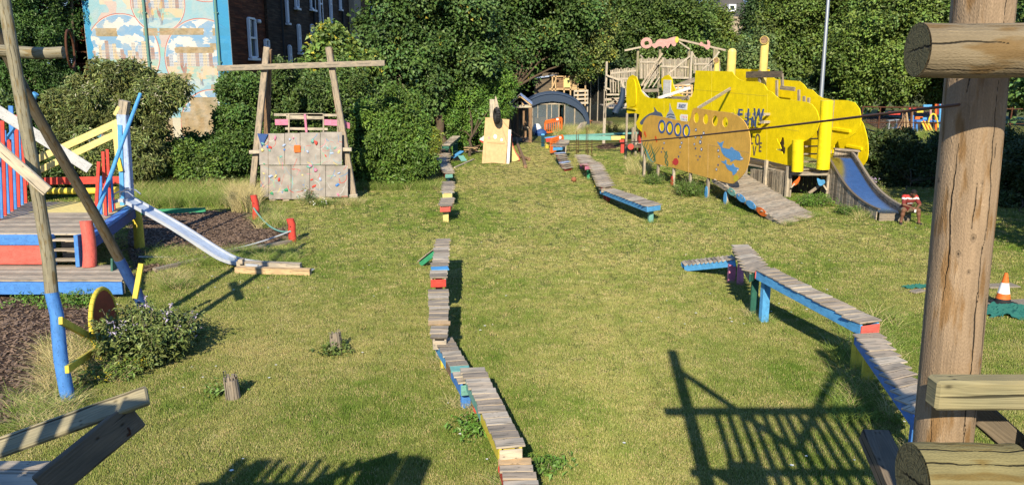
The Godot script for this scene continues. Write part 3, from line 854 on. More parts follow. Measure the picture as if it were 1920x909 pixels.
# ---------------------------------------------------------------- trees and shrubs
var leaf_meshes := {}
func leaf_mesh(kind: String) -> ArrayMesh:
	if leaf_meshes.has(kind): return leaf_meshes[kind]
	var r2 := RandomNumberGenerator.new(); r2.seed = hash(kind)
	var mb := MB.new()
	var n := 8; var L := 0.20; var wd := 0.55; var R := 0.36; var droop := 0.35
	match kind:
		"broad": n = 11; L = 0.205; wd = 0.95; R = 0.42
		"oval": n = 11; L = 0.16; wd = 0.55; R = 0.34
		"fine": n = 16; L = 0.12; wd = 0.42; R = 0.30
		"far": n = 20; L = 0.30; wd = 0.8; R = 0.75
		"weed": n = 7; L = 0.085; wd = 0.5; R = 0.11
		"spray": n = 14; L = 0.20; wd = 0.28; R = 0.30
	for i in n:
		var o := Vector3(r2.randfn() * 0.5, r2.randfn() * 0.35, r2.randfn() * 0.5) * R
		var out := (Vector3(r2.randf_range(-1, 1), r2.randf_range(-0.7, 0.45) - droop * 0.3, r2.randf_range(-1, 1))).normalized()
		var side := out.cross(Vector3.UP).normalized()
		var up := side.cross(out).normalized()
		var l := L * r2.randf_range(0.7, 1.25)
		var tw := r2.randf_range(-0.5, 0.5)
		side = side.rotated(out, tw); up = up.rotated(out, tw)
		var w := l * wd * 0.5
		var fo := up * l * 0.16
		var a := o; var tip := o + out * l - up * l * droop * 0.4
		var l1 := o + out * l * 0.35 + side * w * 0.9 + fo; var r1 := o + out * l * 0.35 - side * w * 0.9 + fo
		if kind == "broad":      # five-pointed outline
			var l2 := o + out * l * 0.62 + side * w * 0.45 + fo * 0.3; var rr2 := o + out * l * 0.62 - side * w * 0.45 + fo * 0.3
			mb.tri(a, l1, l2, Vector2.ZERO, Vector2.ZERO, Vector2.ZERO, up); mb.tri(a, l2, tip, Vector2.ZERO, Vector2.ZERO, Vector2.ZERO, up)
			mb.tri(a, tip, rr2, Vector2.ZERO, Vector2.ZERO, Vector2.ZERO, up); mb.tri(a, rr2, r1, Vector2.ZERO, Vector2.ZERO, Vector2.ZERO, up)
		else:
			mb.tri(a, l1, tip, Vector2.ZERO, Vector2.ZERO, Vector2.ZERO, up); mb.tri(a, tip, r1, Vector2.ZERO, Vector2.ZERO, Vector2.ZERO, up)
	leaf_meshes[kind] = mb.mesh()
	return leaf_meshes[kind]
# lobes: [centre, radius]; leaves stand in clumps on sub-lobes, so that clumps shade one another and gaps stay open
func foliage(parent: Node, called: String, lobes: Array, kind: String, count: int, col: Color, vary := 0.35, alt := Color(0, 0, 0, 0), sub := 0.42) -> MultiMeshInstance3D:
	var xs := []; var cs := []
	var tot := 0.0
	for l in lobes: tot += pow(l[1], 2.0)
	var at: Vector3 = lobes[0][0]
	for l in lobes:
		var c: Vector3 = l[0]; var R: float = l[1]
		var k := int(count * R * R / tot)
		var nsub := maxi(6, int(12.0 + R * 3.0))
		var subs := []
		for i in nsub:
			var dir := Vector3(rng.randfn(), rng.randfn() * 0.9 + 0.15, rng.randfn()).normalized()
			subs.append([c + dir * R * rng.randf_range(0.45, 1.02) * Vector3(1, 0.92, 1), R * sub * rng.randf_range(0.45, 1.15), rng.randf_range(0.72, 1.3), dir, R * rng.randf_range(0.0, 0.60) * (1.0 if rng.randf() < 0.6 else 0.2)])
		for i in k:
			var s = subs[rng.randi() % nsub]
			var dir = (Vector3(rng.randfn(), rng.randfn(), rng.randfn()).normalized() + s[3] * 0.35).normalized()
			var q: Vector3 = s[0] + dir * s[1] * minf(absf(rng.randfn(0.62, 0.30)), 1.4) + (s[3] + Vector3(0, 0.25, 0)) * s[4] * rng.randf() * rng.randf()
			if q.y < 0.05: q.y = 0.05 + rng.randf() * 0.3
			var up = (dir * 0.8 + Vector3.UP * 0.7 + Vector3(rng.randfn(), rng.randfn(), rng.randfn()) * 0.3).normalized()
			var x = up.cross(Vector3(rng.randfn(), rng.randfn(), rng.randfn())).normalized()
			xs.append(Transform3D(Basis(x, up, x.cross(up)).scaled(Vector3.ONE * rng.randf_range(0.75, 1.3)), q - at))
			var v: float = s[2] * (1.0 + rng.randf_range(-vary, vary))
			v *= 1.28
			var cc := Color(col.r * v * rng.randf_range(0.85, 1.2), col.g * v, col.b * v * rng.randf_range(0.7, 1.2))
			if alt.a > 0.0 and rng.randf() < alt.a: cc = Color(alt.r, alt.g, alt.b) * rng.randf_range(0.8, 1.2)
			cs.append(cc)
	var o := multi(parent, called, leaf_mesh(kind), xs, cs, M.leaf, at)
	o.set_meta("kind", "stuff")
	return o
func px_lobes(d: float, list: Array) -> Array:        # [px, py, radius in px, nearer by metres]
	var out := []
	for l in list:
		var dd: float = d - (l[3] if l.size() > 3 else 0.0)
		out.append([D(l[0], l[1], dd), l[2] * dd / F * 1.02])
	return out
func tree(called: String, label: String, category: String, base: Vector3, lobes: Array, trunk_r: float, kind: String, count: int, col: Color, group := "", alt := Color(0, 0, 0, 0), vary := 0.3, bark: Material = null, sub := 0.42) -> Node3D:
	var t := thing(called, label, category, base, group)
	var mb := MB.new()
	var top := Vector3.ZERO
	for l in lobes: top += l[0]
	top /= lobes.size()
	var fork := base.lerp(top, 0.45) - base
	add_pole(mb, Vector3.ZERO, fork, trunk_r, trunk_r * 0.7, 10, 4, 0.25, true, base.x)
	for l in lobes:
		var e: Vector3 = l[0] - base
		var m = fork.lerp(e, 0.5) + Vector3(rng.randfn(), rng.randfn(), rng.randfn()) * l[1] * 0.1
		add_pole(mb, fork - fork.normalized() * 0.1, m, trunk_r * 0.55, trunk_r * 0.35, 7, 2, 0.2, false, e.x)
		add_pole(mb, m, e + (e - m) * 0.4, trunk_r * 0.35, trunk_r * 0.12, 6, 2, 0.2, false, e.y)
		for k in 5:
			var dir := Vector3(rng.randfn(), rng.randfn() * 0.6, rng.randfn()).normalized()
			add_pole(mb, e, e + dir * l[1] * 0.85, trunk_r * 0.14, trunk_r * 0.04, 5, 1, 0.0, false, k)
	put(t, "trunk" if category == "tree" else "stem", mb.mesh(), bark if bark else M.bark_tree, Transform3D(Basis(), base))
	foliage(t, "crown" if category == "tree" else "foliage", lobes, kind, count, col, vary, alt, sub)
	return t
func build_trees() -> void:
	var gb := "trees along the back of the playground"
	# large sycamore behind the balance beams
	tree("sycamore_tree", "huge broad-leaved sycamore with dark green crown behind the plywood face board", "tree", G(835, 291), px_lobes(52.0, [[745, 40, 75], [825, 10, 90], [770, 140, 80], [850, 110, 75], [720, 205, 55], [795, 215, 60], [850, 190, 60, -2.0], [830, -90, 110], [740, 265, 45], [880, 40, 60]]), 0.34, "broad", 15000, Color(0.052, 0.098, 0.026), gb, Color(0.26, 0.22, 0.03, 0.006))
	tree("spreading_sycamore", "spreading sycamore whose branches hang over the polytunnel", "tree", G(946, 236), px_lobes(80.0, [[930, 30, 75], [1000, 10, 80], [1070, 10, 70], [960, 95, 45], [1000, 80, 38], [1075, 75, 42], [1040, 60, 40], [900, 90, 50], [980, -70, 90], [1090, 110, 24], [945, 120, 30], [955, 150, 22], [935, 160, 22], [975, 130, 20]]), 0.26, "far", 8500, Color(0.052, 0.098, 0.026), gb, Color(0.26, 0.22, 0.03, 0.012))
	tree("dark_tree", "dark shaded tree standing behind the wooden shelter and polytunnel", "tree", G(985, 232), px_lobes(86.0, [[985, 130, 45], [1000, 170, 30], [955, 165, 35], [1030, 130, 40], [930, 140, 40]]), 0.3, "far", 3000, Color(0.022, 0.040, 0.014), gb)
	tree("bright_shrub", "bright green rounded shrub beside the plywood face board", "shrub", G(880, 294), px_lobes(52.5, [[875, 190, 56], [840, 235, 42], [912, 200, 36], [875, 145, 32], [900, 250, 36], [855, 270, 32], [942, 165, 24], [912, 240, 28]]), 0.10, "oval", 10500, Color(0.085, 0.165, 0.030))
	tree("leafy_shrub", "leafy shrub on the right of the climbing wall", "shrub", G(735, 345), px_lobes(36.0, [[740, 225, 52], [700, 255, 45], [765, 280, 38], [720, 310, 38], [685, 300, 30], [665, 320, 26], [780, 310, 26], [755, 325, 28]]), 0.06, "oval", 9000, Color(0.075, 0.135, 0.026))
	tree("low_shrub", "low shrub at the edge of the lawn by the green beam", "shrub", G(785, 318), px_lobes(45.0, [[785, 262, 28], [800, 285, 16], [772, 298, 26]]), 0.05, "oval", 2500, Color(0.11, 0.15, 0.03), "", Color(0.45, 0.40, 0.03, 0.04))
	# behind the climbing wall
	tree("tangled_shrub", "tangled dark shrub growing up behind the climbing wall", "shrub", G(565, 330), px_lobes(37.5, [[540, 170, 45], [590, 200, 50], [640, 180, 45], [520, 220, 45], [640, 240, 42], [570, 260, 42], [500, 170, 30], [670, 220, 35]]), 0.08, "oval", 9500, Color(0.058, 0.098, 0.026))
	tree("elm_sapling", "young sapling with yellowing top leaves above the climbing wall crossbar", "tree", G(632, 318), px_lobes(41.0, [[632, 78, 26], [640, 110, 38], [600, 120, 26], [670, 135, 32], [625, 150, 36], [590, 160, 25]]), 0.06, "broad", 3000, Color(0.095, 0.150, 0.034), "", Color(0.40, 0.36, 0.04, 0.05))
	tree("ivy_shrub", "dense ivy-dark shrub between the mural and the climbing wall", "shrub", G(455, 340), px_lobes(36.5, [[455, 180, 35], [450, 225, 40], [480, 260, 40], [430, 275, 40], [455, 305, 38], [400, 290, 40], [375, 315, 36], [345, 325, 28], [435, 160, 24]]), 0.06, "oval", 9000, Color(0.058, 0.108, 0.026))
	tree("low_green_shrub", "rounded green shrub in front of the foot of the mural", "shrub", G(355, 345), px_lobes(35.0, [[350, 300, 30], [315, 315, 28], [385, 325, 28], [330, 285, 22]]), 0.05, "oval", 3500, Color(0.085, 0.14, 0.03))
	tree("elder_bush", "elder bush with cream flower heads in front of the mural", "shrub", G(230, 345), px_lobes(34.0, [[225, 190, 50], [165, 185, 42], [275, 185, 42], [120, 205, 35], [200, 245, 55], [265, 245, 42], [140, 265, 50], [235, 295, 48], [170, 310, 45], [310, 180, 26], [330, 165, 18], [245, 150, 30], [195, 150, 26], [110, 300, 40], [290, 290, 30]]), 0.07, "spray", 12000, Color(0.125, 0.155, 0.055), "", Color(0.50, 0.48, 0.36, 0.025), 0.45, null, 0.24)
	tree("dark_garden_tree", "tall dark tree left of the mural building", "tree", G(30, 325), px_lobes(44.0, [[40, 40, 65], [90, 60, 40], [10, 120, 60], [70, 150, 45], [30, 210, 55], [80, 0, 50], [80, 110, 40], [-10, -30, 80], [90, 210, 35], [122, 15, 34, -6.0], [124, 80, 30, -6.0], [120, 140, 26, -6.0]]), 0.2, "oval", 13000, Color(0.042, 0.088, 0.022), gb)
	tree("dark_hedge_shrub", "dark shrub behind the coloured pickets of the play platform", "shrub", G(20, 360), px_lobes(32.0, [[20, 300, 40], [60, 330, 30], [-40, 260, 60], [90, 330, 28], [0, 230, 40]]), 0.05, "oval", 5000, Color(0.05, 0.085, 0.022))
	# the line of trees at the back
	tree("plane_tree", "tall full-crowned tree behind the picket fort", "tree", G(1180, 208), px_lobes(95.0, [[1160, 60, 75], [1240, 40, 85], [1120, 20, 60], [1200, 120, 60], [1290, 90, 60], [1130, 130, 40], [1260, 130, 45], [1200, -40, 90]]), 0.4, "far", 8500, Color(0.066, 0.112, 0.026), gb)
	tree("yellowing_tree", "loose tree with yellowish leaves behind the garden fence", "tree", G(1100, 222), px_lobes(80.0, [[1100, 30, 45], [1110, 75, 38], [1090, 115, 28], [1125, 110, 24], [1080, -10, 40]]), 0.2, "broad", 4200, Color(0.105, 0.140, 0.040), gb, Color(0.40, 0.34, 0.04, 0.04))
	tree("lime_tree", "yellow-green tree above the yellow funnels", "tree", G(1340, 205), px_lobes(100.0, [[1330, 70, 45], [1350, 110, 40], [1308, 45, 32], [1380, 130, 30], [1300, 60, 40]]), 0.3, "far", 4000, Color(0.100, 0.145, 0.030), gb)
	tree("evergreen_oak", "dark dense tree behind the tall yellow funnel", "tree", G(1440, 203), px_lobes(112.0, [[1434, 52, 42], [1475, 40, 55], [1440, 90, 50], [1400, 90, 35], [1500, 30, 45], [1450, 15, 35]]), 0.4, "far", 5500, Color(0.034, 0.066, 0.022), gb)
	tree("small_round_tree", "small bright tree between the two yellow funnels", "tree", G(1402, 213), px_lobes(88.0, [[1402, 115, 30], [1400, 145, 28], [1415, 90, 20], [1425, 140, 20]]), 0.15, "far", 1800, Color(0.085, 0.130, 0.045), gb)
	tree("horse_chestnut", "wide green tree behind the lamp post", "tree", G(1540, 206), px_lobes(92.0, [[1500, 40, 60], [1550, 20, 70], [1480, 110, 45], [1540, 100, 60], [1600, 60, 50], [1500, 150, 38], [1560, 160, 35], [1610, -10, 60], [1500, -30, 60]]), 0.4, "far", 8000, Color(0.080, 0.125, 0.028), gb)
	tree("park_maple", "spreading park tree over the far playground", "tree", G(1650, 216), px_lobes(84.0, [[1650, 60, 62], [1710, 40, 70], [1680, 120, 58], [1740, 110, 55], [1620, 120, 48], [1780, 60, 55], [1760, 160, 35], [1690, 165, 35], [1640, 165, 30], [1590, 110, 40], [1700, -20, 70], [1800, 120, 40]]), 0.4, "far", 10500, Color(0.088, 0.140, 0.030), gb)
	tree("roadside_tree", "dark tree beyond the near tower post at the park edge", "tree", G(1900, 222), px_lobes(76.0, [[1900, 60, 70], [1870, 140, 50], [1930, 150, 50], [1960, 60, 70], [1840, 80, 45]]), 0.4, "far", 5500, Color(0.060, 0.105, 0.026), gb)
	tree("purple_plum", "purple-leaved plum tree behind the polytunnel", "tree", G(1052, 220), px_lobes(85.0, [[1050, 102, 27], [1068, 118, 19], [1035, 120, 18], [1052, 128, 16]]), 0.12, "oval", 5000, Color(0.016, 0.010, 0.011), gb)
	tree("understorey_shrub", "dark shrub behind the netted garden fence", "shrub", G(1150, 214), px_lobes(88.0, [[1150, 150, 30], [1110, 160, 24], [1080, 165, 22], [1030, 160, 30], [1190, 165, 30], [1230, 165, 30]]), 0.1, "far", 2600, Color(0.045, 0.075, 0.025))
	tree("understorey_shrub", "dark shrub under the park trees behind the lamp post", "shrub", G(1480, 210), px_lobes(88.0, [[1480, 180, 25], [1440, 180, 20], [1530, 185, 25], [1580, 185, 22], [1350, 170, 30], [1310, 165, 25]]), 0.1, "far", 2600, Color(0.045, 0.075, 0.025))
	# bank of brambles right of the slide
	tree("bramble_bank", "dark bramble thicket on the bank right of the metal slide", "shrub", G(1690, 365), px_lobes(36.5, [[1660, 290, 30], [1700, 300, 34], [1740, 315, 36], [1660, 330, 26], [1710, 345, 26], [1780, 300, 40], [1640, 270, 22], [1690, 270, 24], [1760, 345, 30], [1830, 310, 50], [1890, 300, 50]]), 0.02, "oval", 9000, Color(0.045, 0.070, 0.024))
	tree("bramble_bank", "dark brambles on the bank past the near tower post", "shrub", G(1920, 400), px_lobes(31.0, [[1900, 340, 40], [1940, 370, 45], [1880, 375, 28], [1960, 310, 60]]), 0.02, "oval", 4500, Color(0.045, 0.070, 0.024))
	# two trees that stand outside the view and shade the bank
	var ts := "trees shading the bank from outside the view"
	var sh := "tall tree outside the view whose shade lies on the bramble bank"
	for q in [[16.6, 18.0, 0.0], [19.6, 21.0, 1.0], [17.6, 25.0, 0.5]]:
		var c := Vector3(q[0], 0, -q[1])
		tree("shade_tree", sh, "tree", c, [[c + Vector3(0.6, 4.2 + q[2], 0), 2.4], [c + Vector3(1.4, 6.6 + q[2], -1.2), 2.9], [c + Vector3(0.4, 9.0 + q[2], 0.5), 2.4], [c + Vector3(2.6, 8.6, 0.8), 2.6]], 0.25, "broad", 3000, Color(0.055, 0.10, 0.026), ts)

# ---------------------------------------------------------------- the tower we stand on
func log_end(parent: Node, at: Vector3, n: Vector3, r: float) -> void:     # the sawn face of a log
	var fr := frame(at, at + n)
	var mb := MB.new()
	var k := 22
	for j in k:
		var a0 := TAU * j / k; var a1 := TAU * (j + 1) / k
		var q0 := fr.basis.y * cos(a0) + fr.basis.z * sin(a0); var q1 := fr.basis.y * cos(a1) + fr.basis.z * sin(a1)
		mb.tri(n * 0.004, q0 * r * 0.985 + n * 0.004, q1 * r * 0.985 + n * 0.004, Vector2(0.5, 0.5), Vector2(0.5 + 0.5 * cos(a0), 0.5 + 0.5 * sin(a0)), Vector2(0.5 + 0.5 * cos(a1), 0.5 + 0.5 * sin(a1)), n)
	put(parent, "end_grain", mb.mesh(), M.end, Transform3D(Basis(), at))
func build_tower() -> void:
	var base := Vector3(1.75, 0, -2.92)
	var t := thing("lookout_tower", "tall weathered timber tower with thick round posts, rails and pickets", "tower", base)
	# the post in view
	var top := D(1845, 0, 2.92); var low := D(1766, 830, 2.92)
	var dir := (top - low) / (top.y - low.y)
	var pt := low + dir * (6.62 - low.y); var pb := low + dir * (0.0 - low.y)
	var post := pole(t, "post", pb, pt, 0.116, 0.100, M.tower, 40, 24, 0.05)
	post.set_meta("label", "thick pale brown round post with drying cracks")
	# second post to the right, outside the view
	pole(t, "post", Vector3(4.45, 0, -2.95), Vector3(4.42, 6.62, -2.95), 0.115, 0.100, M.tower, 24, 8, 0.05)
	# upper log
	var a := D(1722, 93, 2.56); var b := Vector3(4.75, a.y, a.z - 0.05)
	pole(t, "crossbar_log", a, b, 0.083, 0.082, M.tower_grey, 40, 24, 0.02)
	log_end(t, a, Vector3.LEFT, 0.083)
	# lower stub log the post rests behind
	a = D(1712, 897, 2.62); b = a + Vector3(0.37, 0.0, 0.0)
	pole(t, "log_stub", a, b, 0.125, 0.125, M.tower_moss, 40, 6, 0.012)
	log_end(t, a, Vector3.LEFT, 0.125)
	log_end(t, b, Vector3.RIGHT, 0.125)
	# mossy rail
	a = D(1746, 735, 2.66); b = Vector3(4.6, a.y, a.z)
	beam(t, "rail", a, b, 0.108, 0.075, M.wood_moss, Vector3.UP, 0.010)
	# brace under it
	beam(t, "brace", D(1815, 752, 3.02), D(1985, 905, 3.02), 0.10, 0.06, M.wood_dark)  # darker wood gives the brace its shade
	# pickets to the right of the view, with the crossed braces whose shadow lies on the lawn
	for i in 13:
		var x := 2.10 + 0.178 * i
		beam(t, "picket", Vector3(x, 3.55, -2.83), Vector3(x + 0.012 * ((i * 7) % 3 - 1), 5.20, -2.83), 0.105, 0.022, M.w[i % 6], Vector3(1, 0, 0))
	beam(t, "brace", Vector3(1.66, 6.12, -2.80), Vector3(3.05, 4.35, -2.80), 0.12, 0.05, M.wood)
	beam(t, "brace", Vector3(4.42, 6.16, -2.80), Vector3(3.05, 4.35, -2.80), 0.12, 0.05, M.wood)
	beam(t, "board", Vector3(2.22, 3.55, -2.76), Vector3(2.22, 4.20, -2.76), 0.42, 0.03, M.wood, Vector3(1, 0, 0))
	# deck under our feet and guard rail on the left, both below or beside the frame
	for i in 26:
		beam(t, "deck_board", Vector3(-4.9 + 0.36 * i + 0.18, 3.60, -2.35), Vector3(-4.9 + 0.36 * i + 0.18, 3.60, 1.6), 0.04, 0.35, M.w[i % 6])
	for x in [-4.8, -2.1, 4.3]:
		pole(t, "post", Vector3(x, 0, 1.5), Vector3(x, 3.6, 1.5), 0.11, 0.10, M.tower_grey, 16, 6, 0.05)
	for x in [-4.72, -2.20]:
		pole(t, "post", Vector3(x, 0, -1.5), Vector3(x, 4.95, -1.5), 0.10, 0.09, M.tower_grey, 16, 6, 0.05)
	beam(t, "rail", Vector3(-4.72, 4.45, -1.5), Vector3(-2.2, 4.45, -1.5), 0.09, 0.05, M.wood)
	for i in 13:
		var x := -4.55 + 0.18 * i
		beam(t, "picket", Vector3(x, 3.62, -1.55), Vector3(x + 0.01 * ((i * 5) % 3 - 1), 4.86 + 0.05 * ((i * 7) % 3), -1.55), 0.10, 0.022, M.w[i % 6], Vector3(1, 0, 0))
	beam(t, "board", Vector3(-4.4, 3.62, -1.58), Vector3(-4.4, 4.93, -1.58), 0.26, 0.022, M.wood, Vector3(1, 0, 0))
	for i in 3: beam(t, "board", Vector3(-3.50 + 0.22 * i, 3.62, -1.58), Vector3(-3.50 + 0.22 * i, 4.50, -1.58), 0.21, 0.022, M.w[i], Vector3(1, 0, 0))  # low boards added out of view to cast shade on the landing
	for i in 3: beam(t, "board", Vector3(-2.90 + 0.25 * i, 3.62, -1.58), Vector3(-2.88 + 0.25 * i, 4.94 + 0.03 * i, -1.58), 0.24, 0.022, M.wood, Vector3(1, 0, 0))
	# strut low on the right, its shade put into a darker wood
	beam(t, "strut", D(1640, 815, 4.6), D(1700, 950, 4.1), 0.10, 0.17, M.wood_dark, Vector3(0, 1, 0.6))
	# the lower landing at the left
	var s := thing("stair_landing", "grey weathered stair landing with slanting handrail board and side board coloured darker for shade", "landing", Vector3(-3.4, 0, -4.2))
	var h0 := D(276, 741, 4.62); var h1 := D(-60, 860, 4.30)
	beam(s, "handrail", h0, h1, 0.045, 0.125, M.wood_green, Vector3(0.25, 1, 0.75), 0.010)
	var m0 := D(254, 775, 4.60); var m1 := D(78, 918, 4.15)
	beam(s, "side_board", m0, m1, 0.19, 0.055, M.wood_dark, Vector3(-0.3, 1, 0), 0.01)  # tower shade on this board is put into its darker wood colour
	var bolt := D(238, 806, 4.53)
	tube(s, "eye_bolt", [bolt + Vector3(0, 0.02, 0), bolt + Vector3(0.022, 0.008, 0.02), bolt + Vector3(0.024, -0.018, 0.02), bolt + Vector3(0.0, -0.03, 0.02), bolt + Vector3(-0.02, -0.012, 0.02), bolt + Vector3(-0.012, 0.014, 0.01)], 0.006, M.rust, 6)
	for i in 7:
		var z := -4.62 + 0.17 * i
		beam(s, "deck_board", Vector3(-4.6, 2.74, z), Vector3(-2.50 - 0.34 + 0.02 * (i % 3) - 0.14 * i * 0.0, 2.74, z), 0.04, 0.155, M.w[(i * 2) % 6])
	for x in [-4.5, -3.0]:
		for z in [-4.5, -3.7]:
			beam(s, "post", Vector3(x, 0, z), Vector3(x, 2.70, z), 0.09, 0.09, M.wood, Vector3(1, 0, 0))
	# zip wire from the tower to the catching post
	var w0 := D(1800, 196, 2.78); var w1 := D(933, 209, 45.6)
	var pts := []
	for i in 25:
		var k := i / 24.0
		var q := w0.lerp(w1, k)
		q.y -= 4.0 * 0.80 * k * (1.0 - k) * lerpf(0.9, 1.1, k)
		pts.append(q)
	var z := tube(self, "zip_wire", pts, 0.0055, M.cable, 6)
	tag(z, "rusty steel zip wire running from the tower post to the plywood face board", "cable")

# ---------------------------------------------------------------- balance beams
# corners in the photograph: far-left, far-right, near-right, near-left of the walking surface, with the height of each end
func balance_beam(label: String, group: String, c: Array, hf: float, hn: float, n: int, left: Array, front: Material, legs: Array, tint := {}) -> Node3D:
	var fl := G(c[0][0], c[0][1], hf); var fr := G(c[1][0], c[1][1], hf); var nr := G(c[2][0], c[2][1], hn); var nl := G(c[3][0], c[3][1], hn)
	var mid := (fl + fr + nr + nl) * 0.25
	var t := thing("balance_beam", label, "balance beam", Vector3(mid.x, 0, mid.z), group)
	var fm := (fl + fr) * 0.5; var nm := (nl + nr) * 0.5
	var th := 0.032
	var dirv := (nm - fm) / n
	for i in n:
		var k := (i + 0.5) / n
		var l := fl.lerp(nl, k); var r := fr.lerp(nr, k)
		var ax := (r - l).normalized()
		var jit := rng.randf_range(-0.016, 0.016)
		l -= ax * (0.01 + rng.randf() * rng.randf() * 0.05); r += ax * (0.01 + rng.randf() * rng.randf() * 0.05)
		l += dirv.normalized() * jit * 0.5; r -= dirv.normalized() * jit * 0.5
		var m: Material = tint.get(i, M.w[(rng.randi() + i) % 6])
		var fx := frame(l, r, Vector3.UP)
		fx.origin.y -= th * 0.5 - rng.randf_range(-0.006, 0.006)
		fx.basis = fx.basis * Basis.from_euler(Vector3(rng.randf_range(-0.028, 0.028), 0, rng.randf_range(-0.018, 0.018)))
		put(t, "plank", cbox(Vector3(l.distance_to(r), th, dirv.length() * rng.randf_range(0.90, 0.975)), 0.005), m, fx)
	var dn := Vector3(0, -th - 0.099, 0)
	var ins := (fr - fl).normalized() * 0.03
	var kf := 0.0
	for s in left:             # [share of the length, material]
		beam(t, "side_board", fl.lerp(nl, kf) + dn + ins, fl.lerp(nl, kf + s[0] - 0.004) + dn + ins, 0.19, 0.035, s[1])
		kf += s[0]
	beam(t, "side_board", fr + dn - ins, nr + dn - ins, 0.19, 0.035, left[-1][1])
	var out := (nm - fm).normalized() * 0.012
	beam(t, "end_board", nl + dn + out + ins * 0.4, nr + dn + out - ins * 0.4, 0.165, 0.03, front)
	beam(t, "end_board", fl + dn - out, fr + dn - out, 0.165, 0.03, front)
	for lg in legs:            # [along, material, width]
		var q := fm.lerp(nm, lg[0])
		q.y -= th + 0.04
		feet.append(Vector3(q.x, 0, q.z))
		beam(t, "leg", Vector3(q.x, -0.05, q.z), q, lg[2] if lg.size() > 2 else 0.15, 0.13, lg[1], (nm - fm).cross(Vector3.UP), 0.012)
	return t
func build_beams() -> void:
	var g := "left run of balance beams"
	balance_beam("balance beam with red side, first of the left run from the tower", g, [[934, 857], [990, 856], [1028, 960], [962, 962]], 0.46, 0.40, 7, [[1.0, M.red]], M.red, [[0.1, M.red], [0.9, M.wood]], {0: M.wood_new})
	balance_beam("balance beam with teal and yellow side and whitened end, resting against a blue one", g, [[865, 690], [905, 688], [981, 833], [934, 837]], 0.62, 0.62, 13, [[0.55, M.teal], [0.45, M.yellow]], M.wood_pale, [[0.16, M.red, 0.13], [0.95, M.yellow]])
	balance_beam("balance beam with peeling blue side, lower than the teal-sided one beside it", g, [[814, 634], [846, 632], [893, 714], [862, 717]], 0.52, 0.52, 9, [[0.45, M.blue_sky], [0.2, M.wood_brown], [0.35, M.blue]], M.teal, [[0.06, M.yellow], [0.9, M.blue]], {6: M.teal})
	balance_beam("bare grey balance beam with uneven plank ends between red-ended and blue-sided beams", g, [[803, 542], [840, 541], [838, 633], [810, 633]], 0.80, 0.64, 13, [[1.0, M.wood]], M.w[0], [[0.12, M.wood], [0.75, M.w[1]]], {9: M.wood_new})
	balance_beam("balance beam with red near end and one blue plank", g, [[819, 447], [842, 446], [837, 519], [806, 520]], 0.98, 0.95, 12, [[1.0, M.wood]], M.red, [[0.08, M.green], [0.92, M.red]], {9: M.blue_sky, 4: M.w[4]})
	balance_beam("short balance beam with red near end on a pale yellow leg", g, [[828, 371], [851, 370], [845, 385], [824, 386]], 0.66, 0.66, 6, [[1.0, M.red_pale]], M.red_pale, [[0.85, M.yellow_pale, 0.2], [0.1, M.green_dark]])
	balance_beam("short grey balance beam with yellow near end", g, [[832, 340], [850, 339], [848, 360], [829, 361]], 0.62, 0.62, 7, [[1.0, M.blue_sky]], M.yellow_pale, [[0.15, M.blue_sky], [0.9, M.yellow_pale]])
	balance_beam("balance beam with maroon side and teal near end", g, [[823, 306], [841, 305], [849, 324], [834, 325]], 0.62, 0.62, 8, [[1.0, M.maroon]], M.teal, [[0.1, M.blue], [0.8, M.blue_sky]])
	balance_beam("low greyish balance beam between the dark green beam and the maroon-sided one", g, [[820, 293], [840, 292], [838, 305], [821, 306]], 0.60, 0.60, 5, [[1.0, M.red_pale]], M.wood_pale, [[0.2, M.wood], [0.8, M.wood]])
	balance_beam("short stepping plank behind the greyish low beam", g, [[829, 280], [841, 280], [839, 291], [826, 292]], 0.60, 0.60, 4, [[1.0, M.orange]], M.wood_pale, [[0.5, M.wood]])
	balance_beam("highest balance beam with dark green sides at the shrub end", g, [[849, 254], [863, 254], [842, 272], [828, 272]], 1.15, 1.05, 7, [[1.0, M.green_dark]], M.green_dark, [[0.15, M.green_dark, 0.3], [0.9, M.green_dark]])
	var r := "right run of balance beams"
	balance_beam("balance beam with blue side on a yellow leg, passing behind the tower post", r, [[1605, 624], [1651, 623], [1757, 760], [1716, 778]], 0.84, 0.78, 11, [[1.0, M.blue]], M.blue, [[0.07, M.yellow, 0.17], [0.92, M.blue]])
	balance_beam("long blue-sided balance beam with red end on a blue leg", r, [[1418, 504], [1450, 502], [1651, 601], [1615, 606]], 1.14, 0.98, 15, [[1.0, M.blue_sky]], M.red_pale, [[0.03, M.blue_sky, 0.17], [0.92, M.yellow]], {10: M.w[3]})
	balance_beam("balance beam with green side joining the blue ramp to the long blue beam", r, [[1375, 459], [1404, 459], [1434, 500], [1406, 510]], 0.95, 1.06, 9, [[1.0, M.wood_green]], M.green_dark, [[0.1, M.pink], [0.95, M.green_dark]])
	balance_beam("flat balance beam with blue side on a white and green leg", r, [[1126, 353], [1146, 351], [1239, 382], [1214, 386]], 0.56, 0.66, 15, [[1.0, M.blue_sky]], M.blue_sky, [[0.06, M.red, 0.14], [0.95, M.teal, 0.17]])
	balance_beam("tall maroon-sided balance beam on a yellow leg", r, [[1106, 303], [1122, 302], [1146, 347], [1128, 351]], 0.82, 0.68, 16, [[1.0, M.maroon]], M.wood_pale, [[0.05, M.green, 0.2], [0.40, M.yellow, 0.35], [0.95, M.red]])
	balance_beam("maroon-sided balance beam on a pink leg below the hanging ropes", r, [[1083, 290], [1100, 289], [1114, 308], [1097, 310]], 0.75, 0.78, 7, [[1.0, M.maroon]], M.pink, [[0.1, M.pink, 0.3], [0.9, M.green]], {6: M.pink_pale})
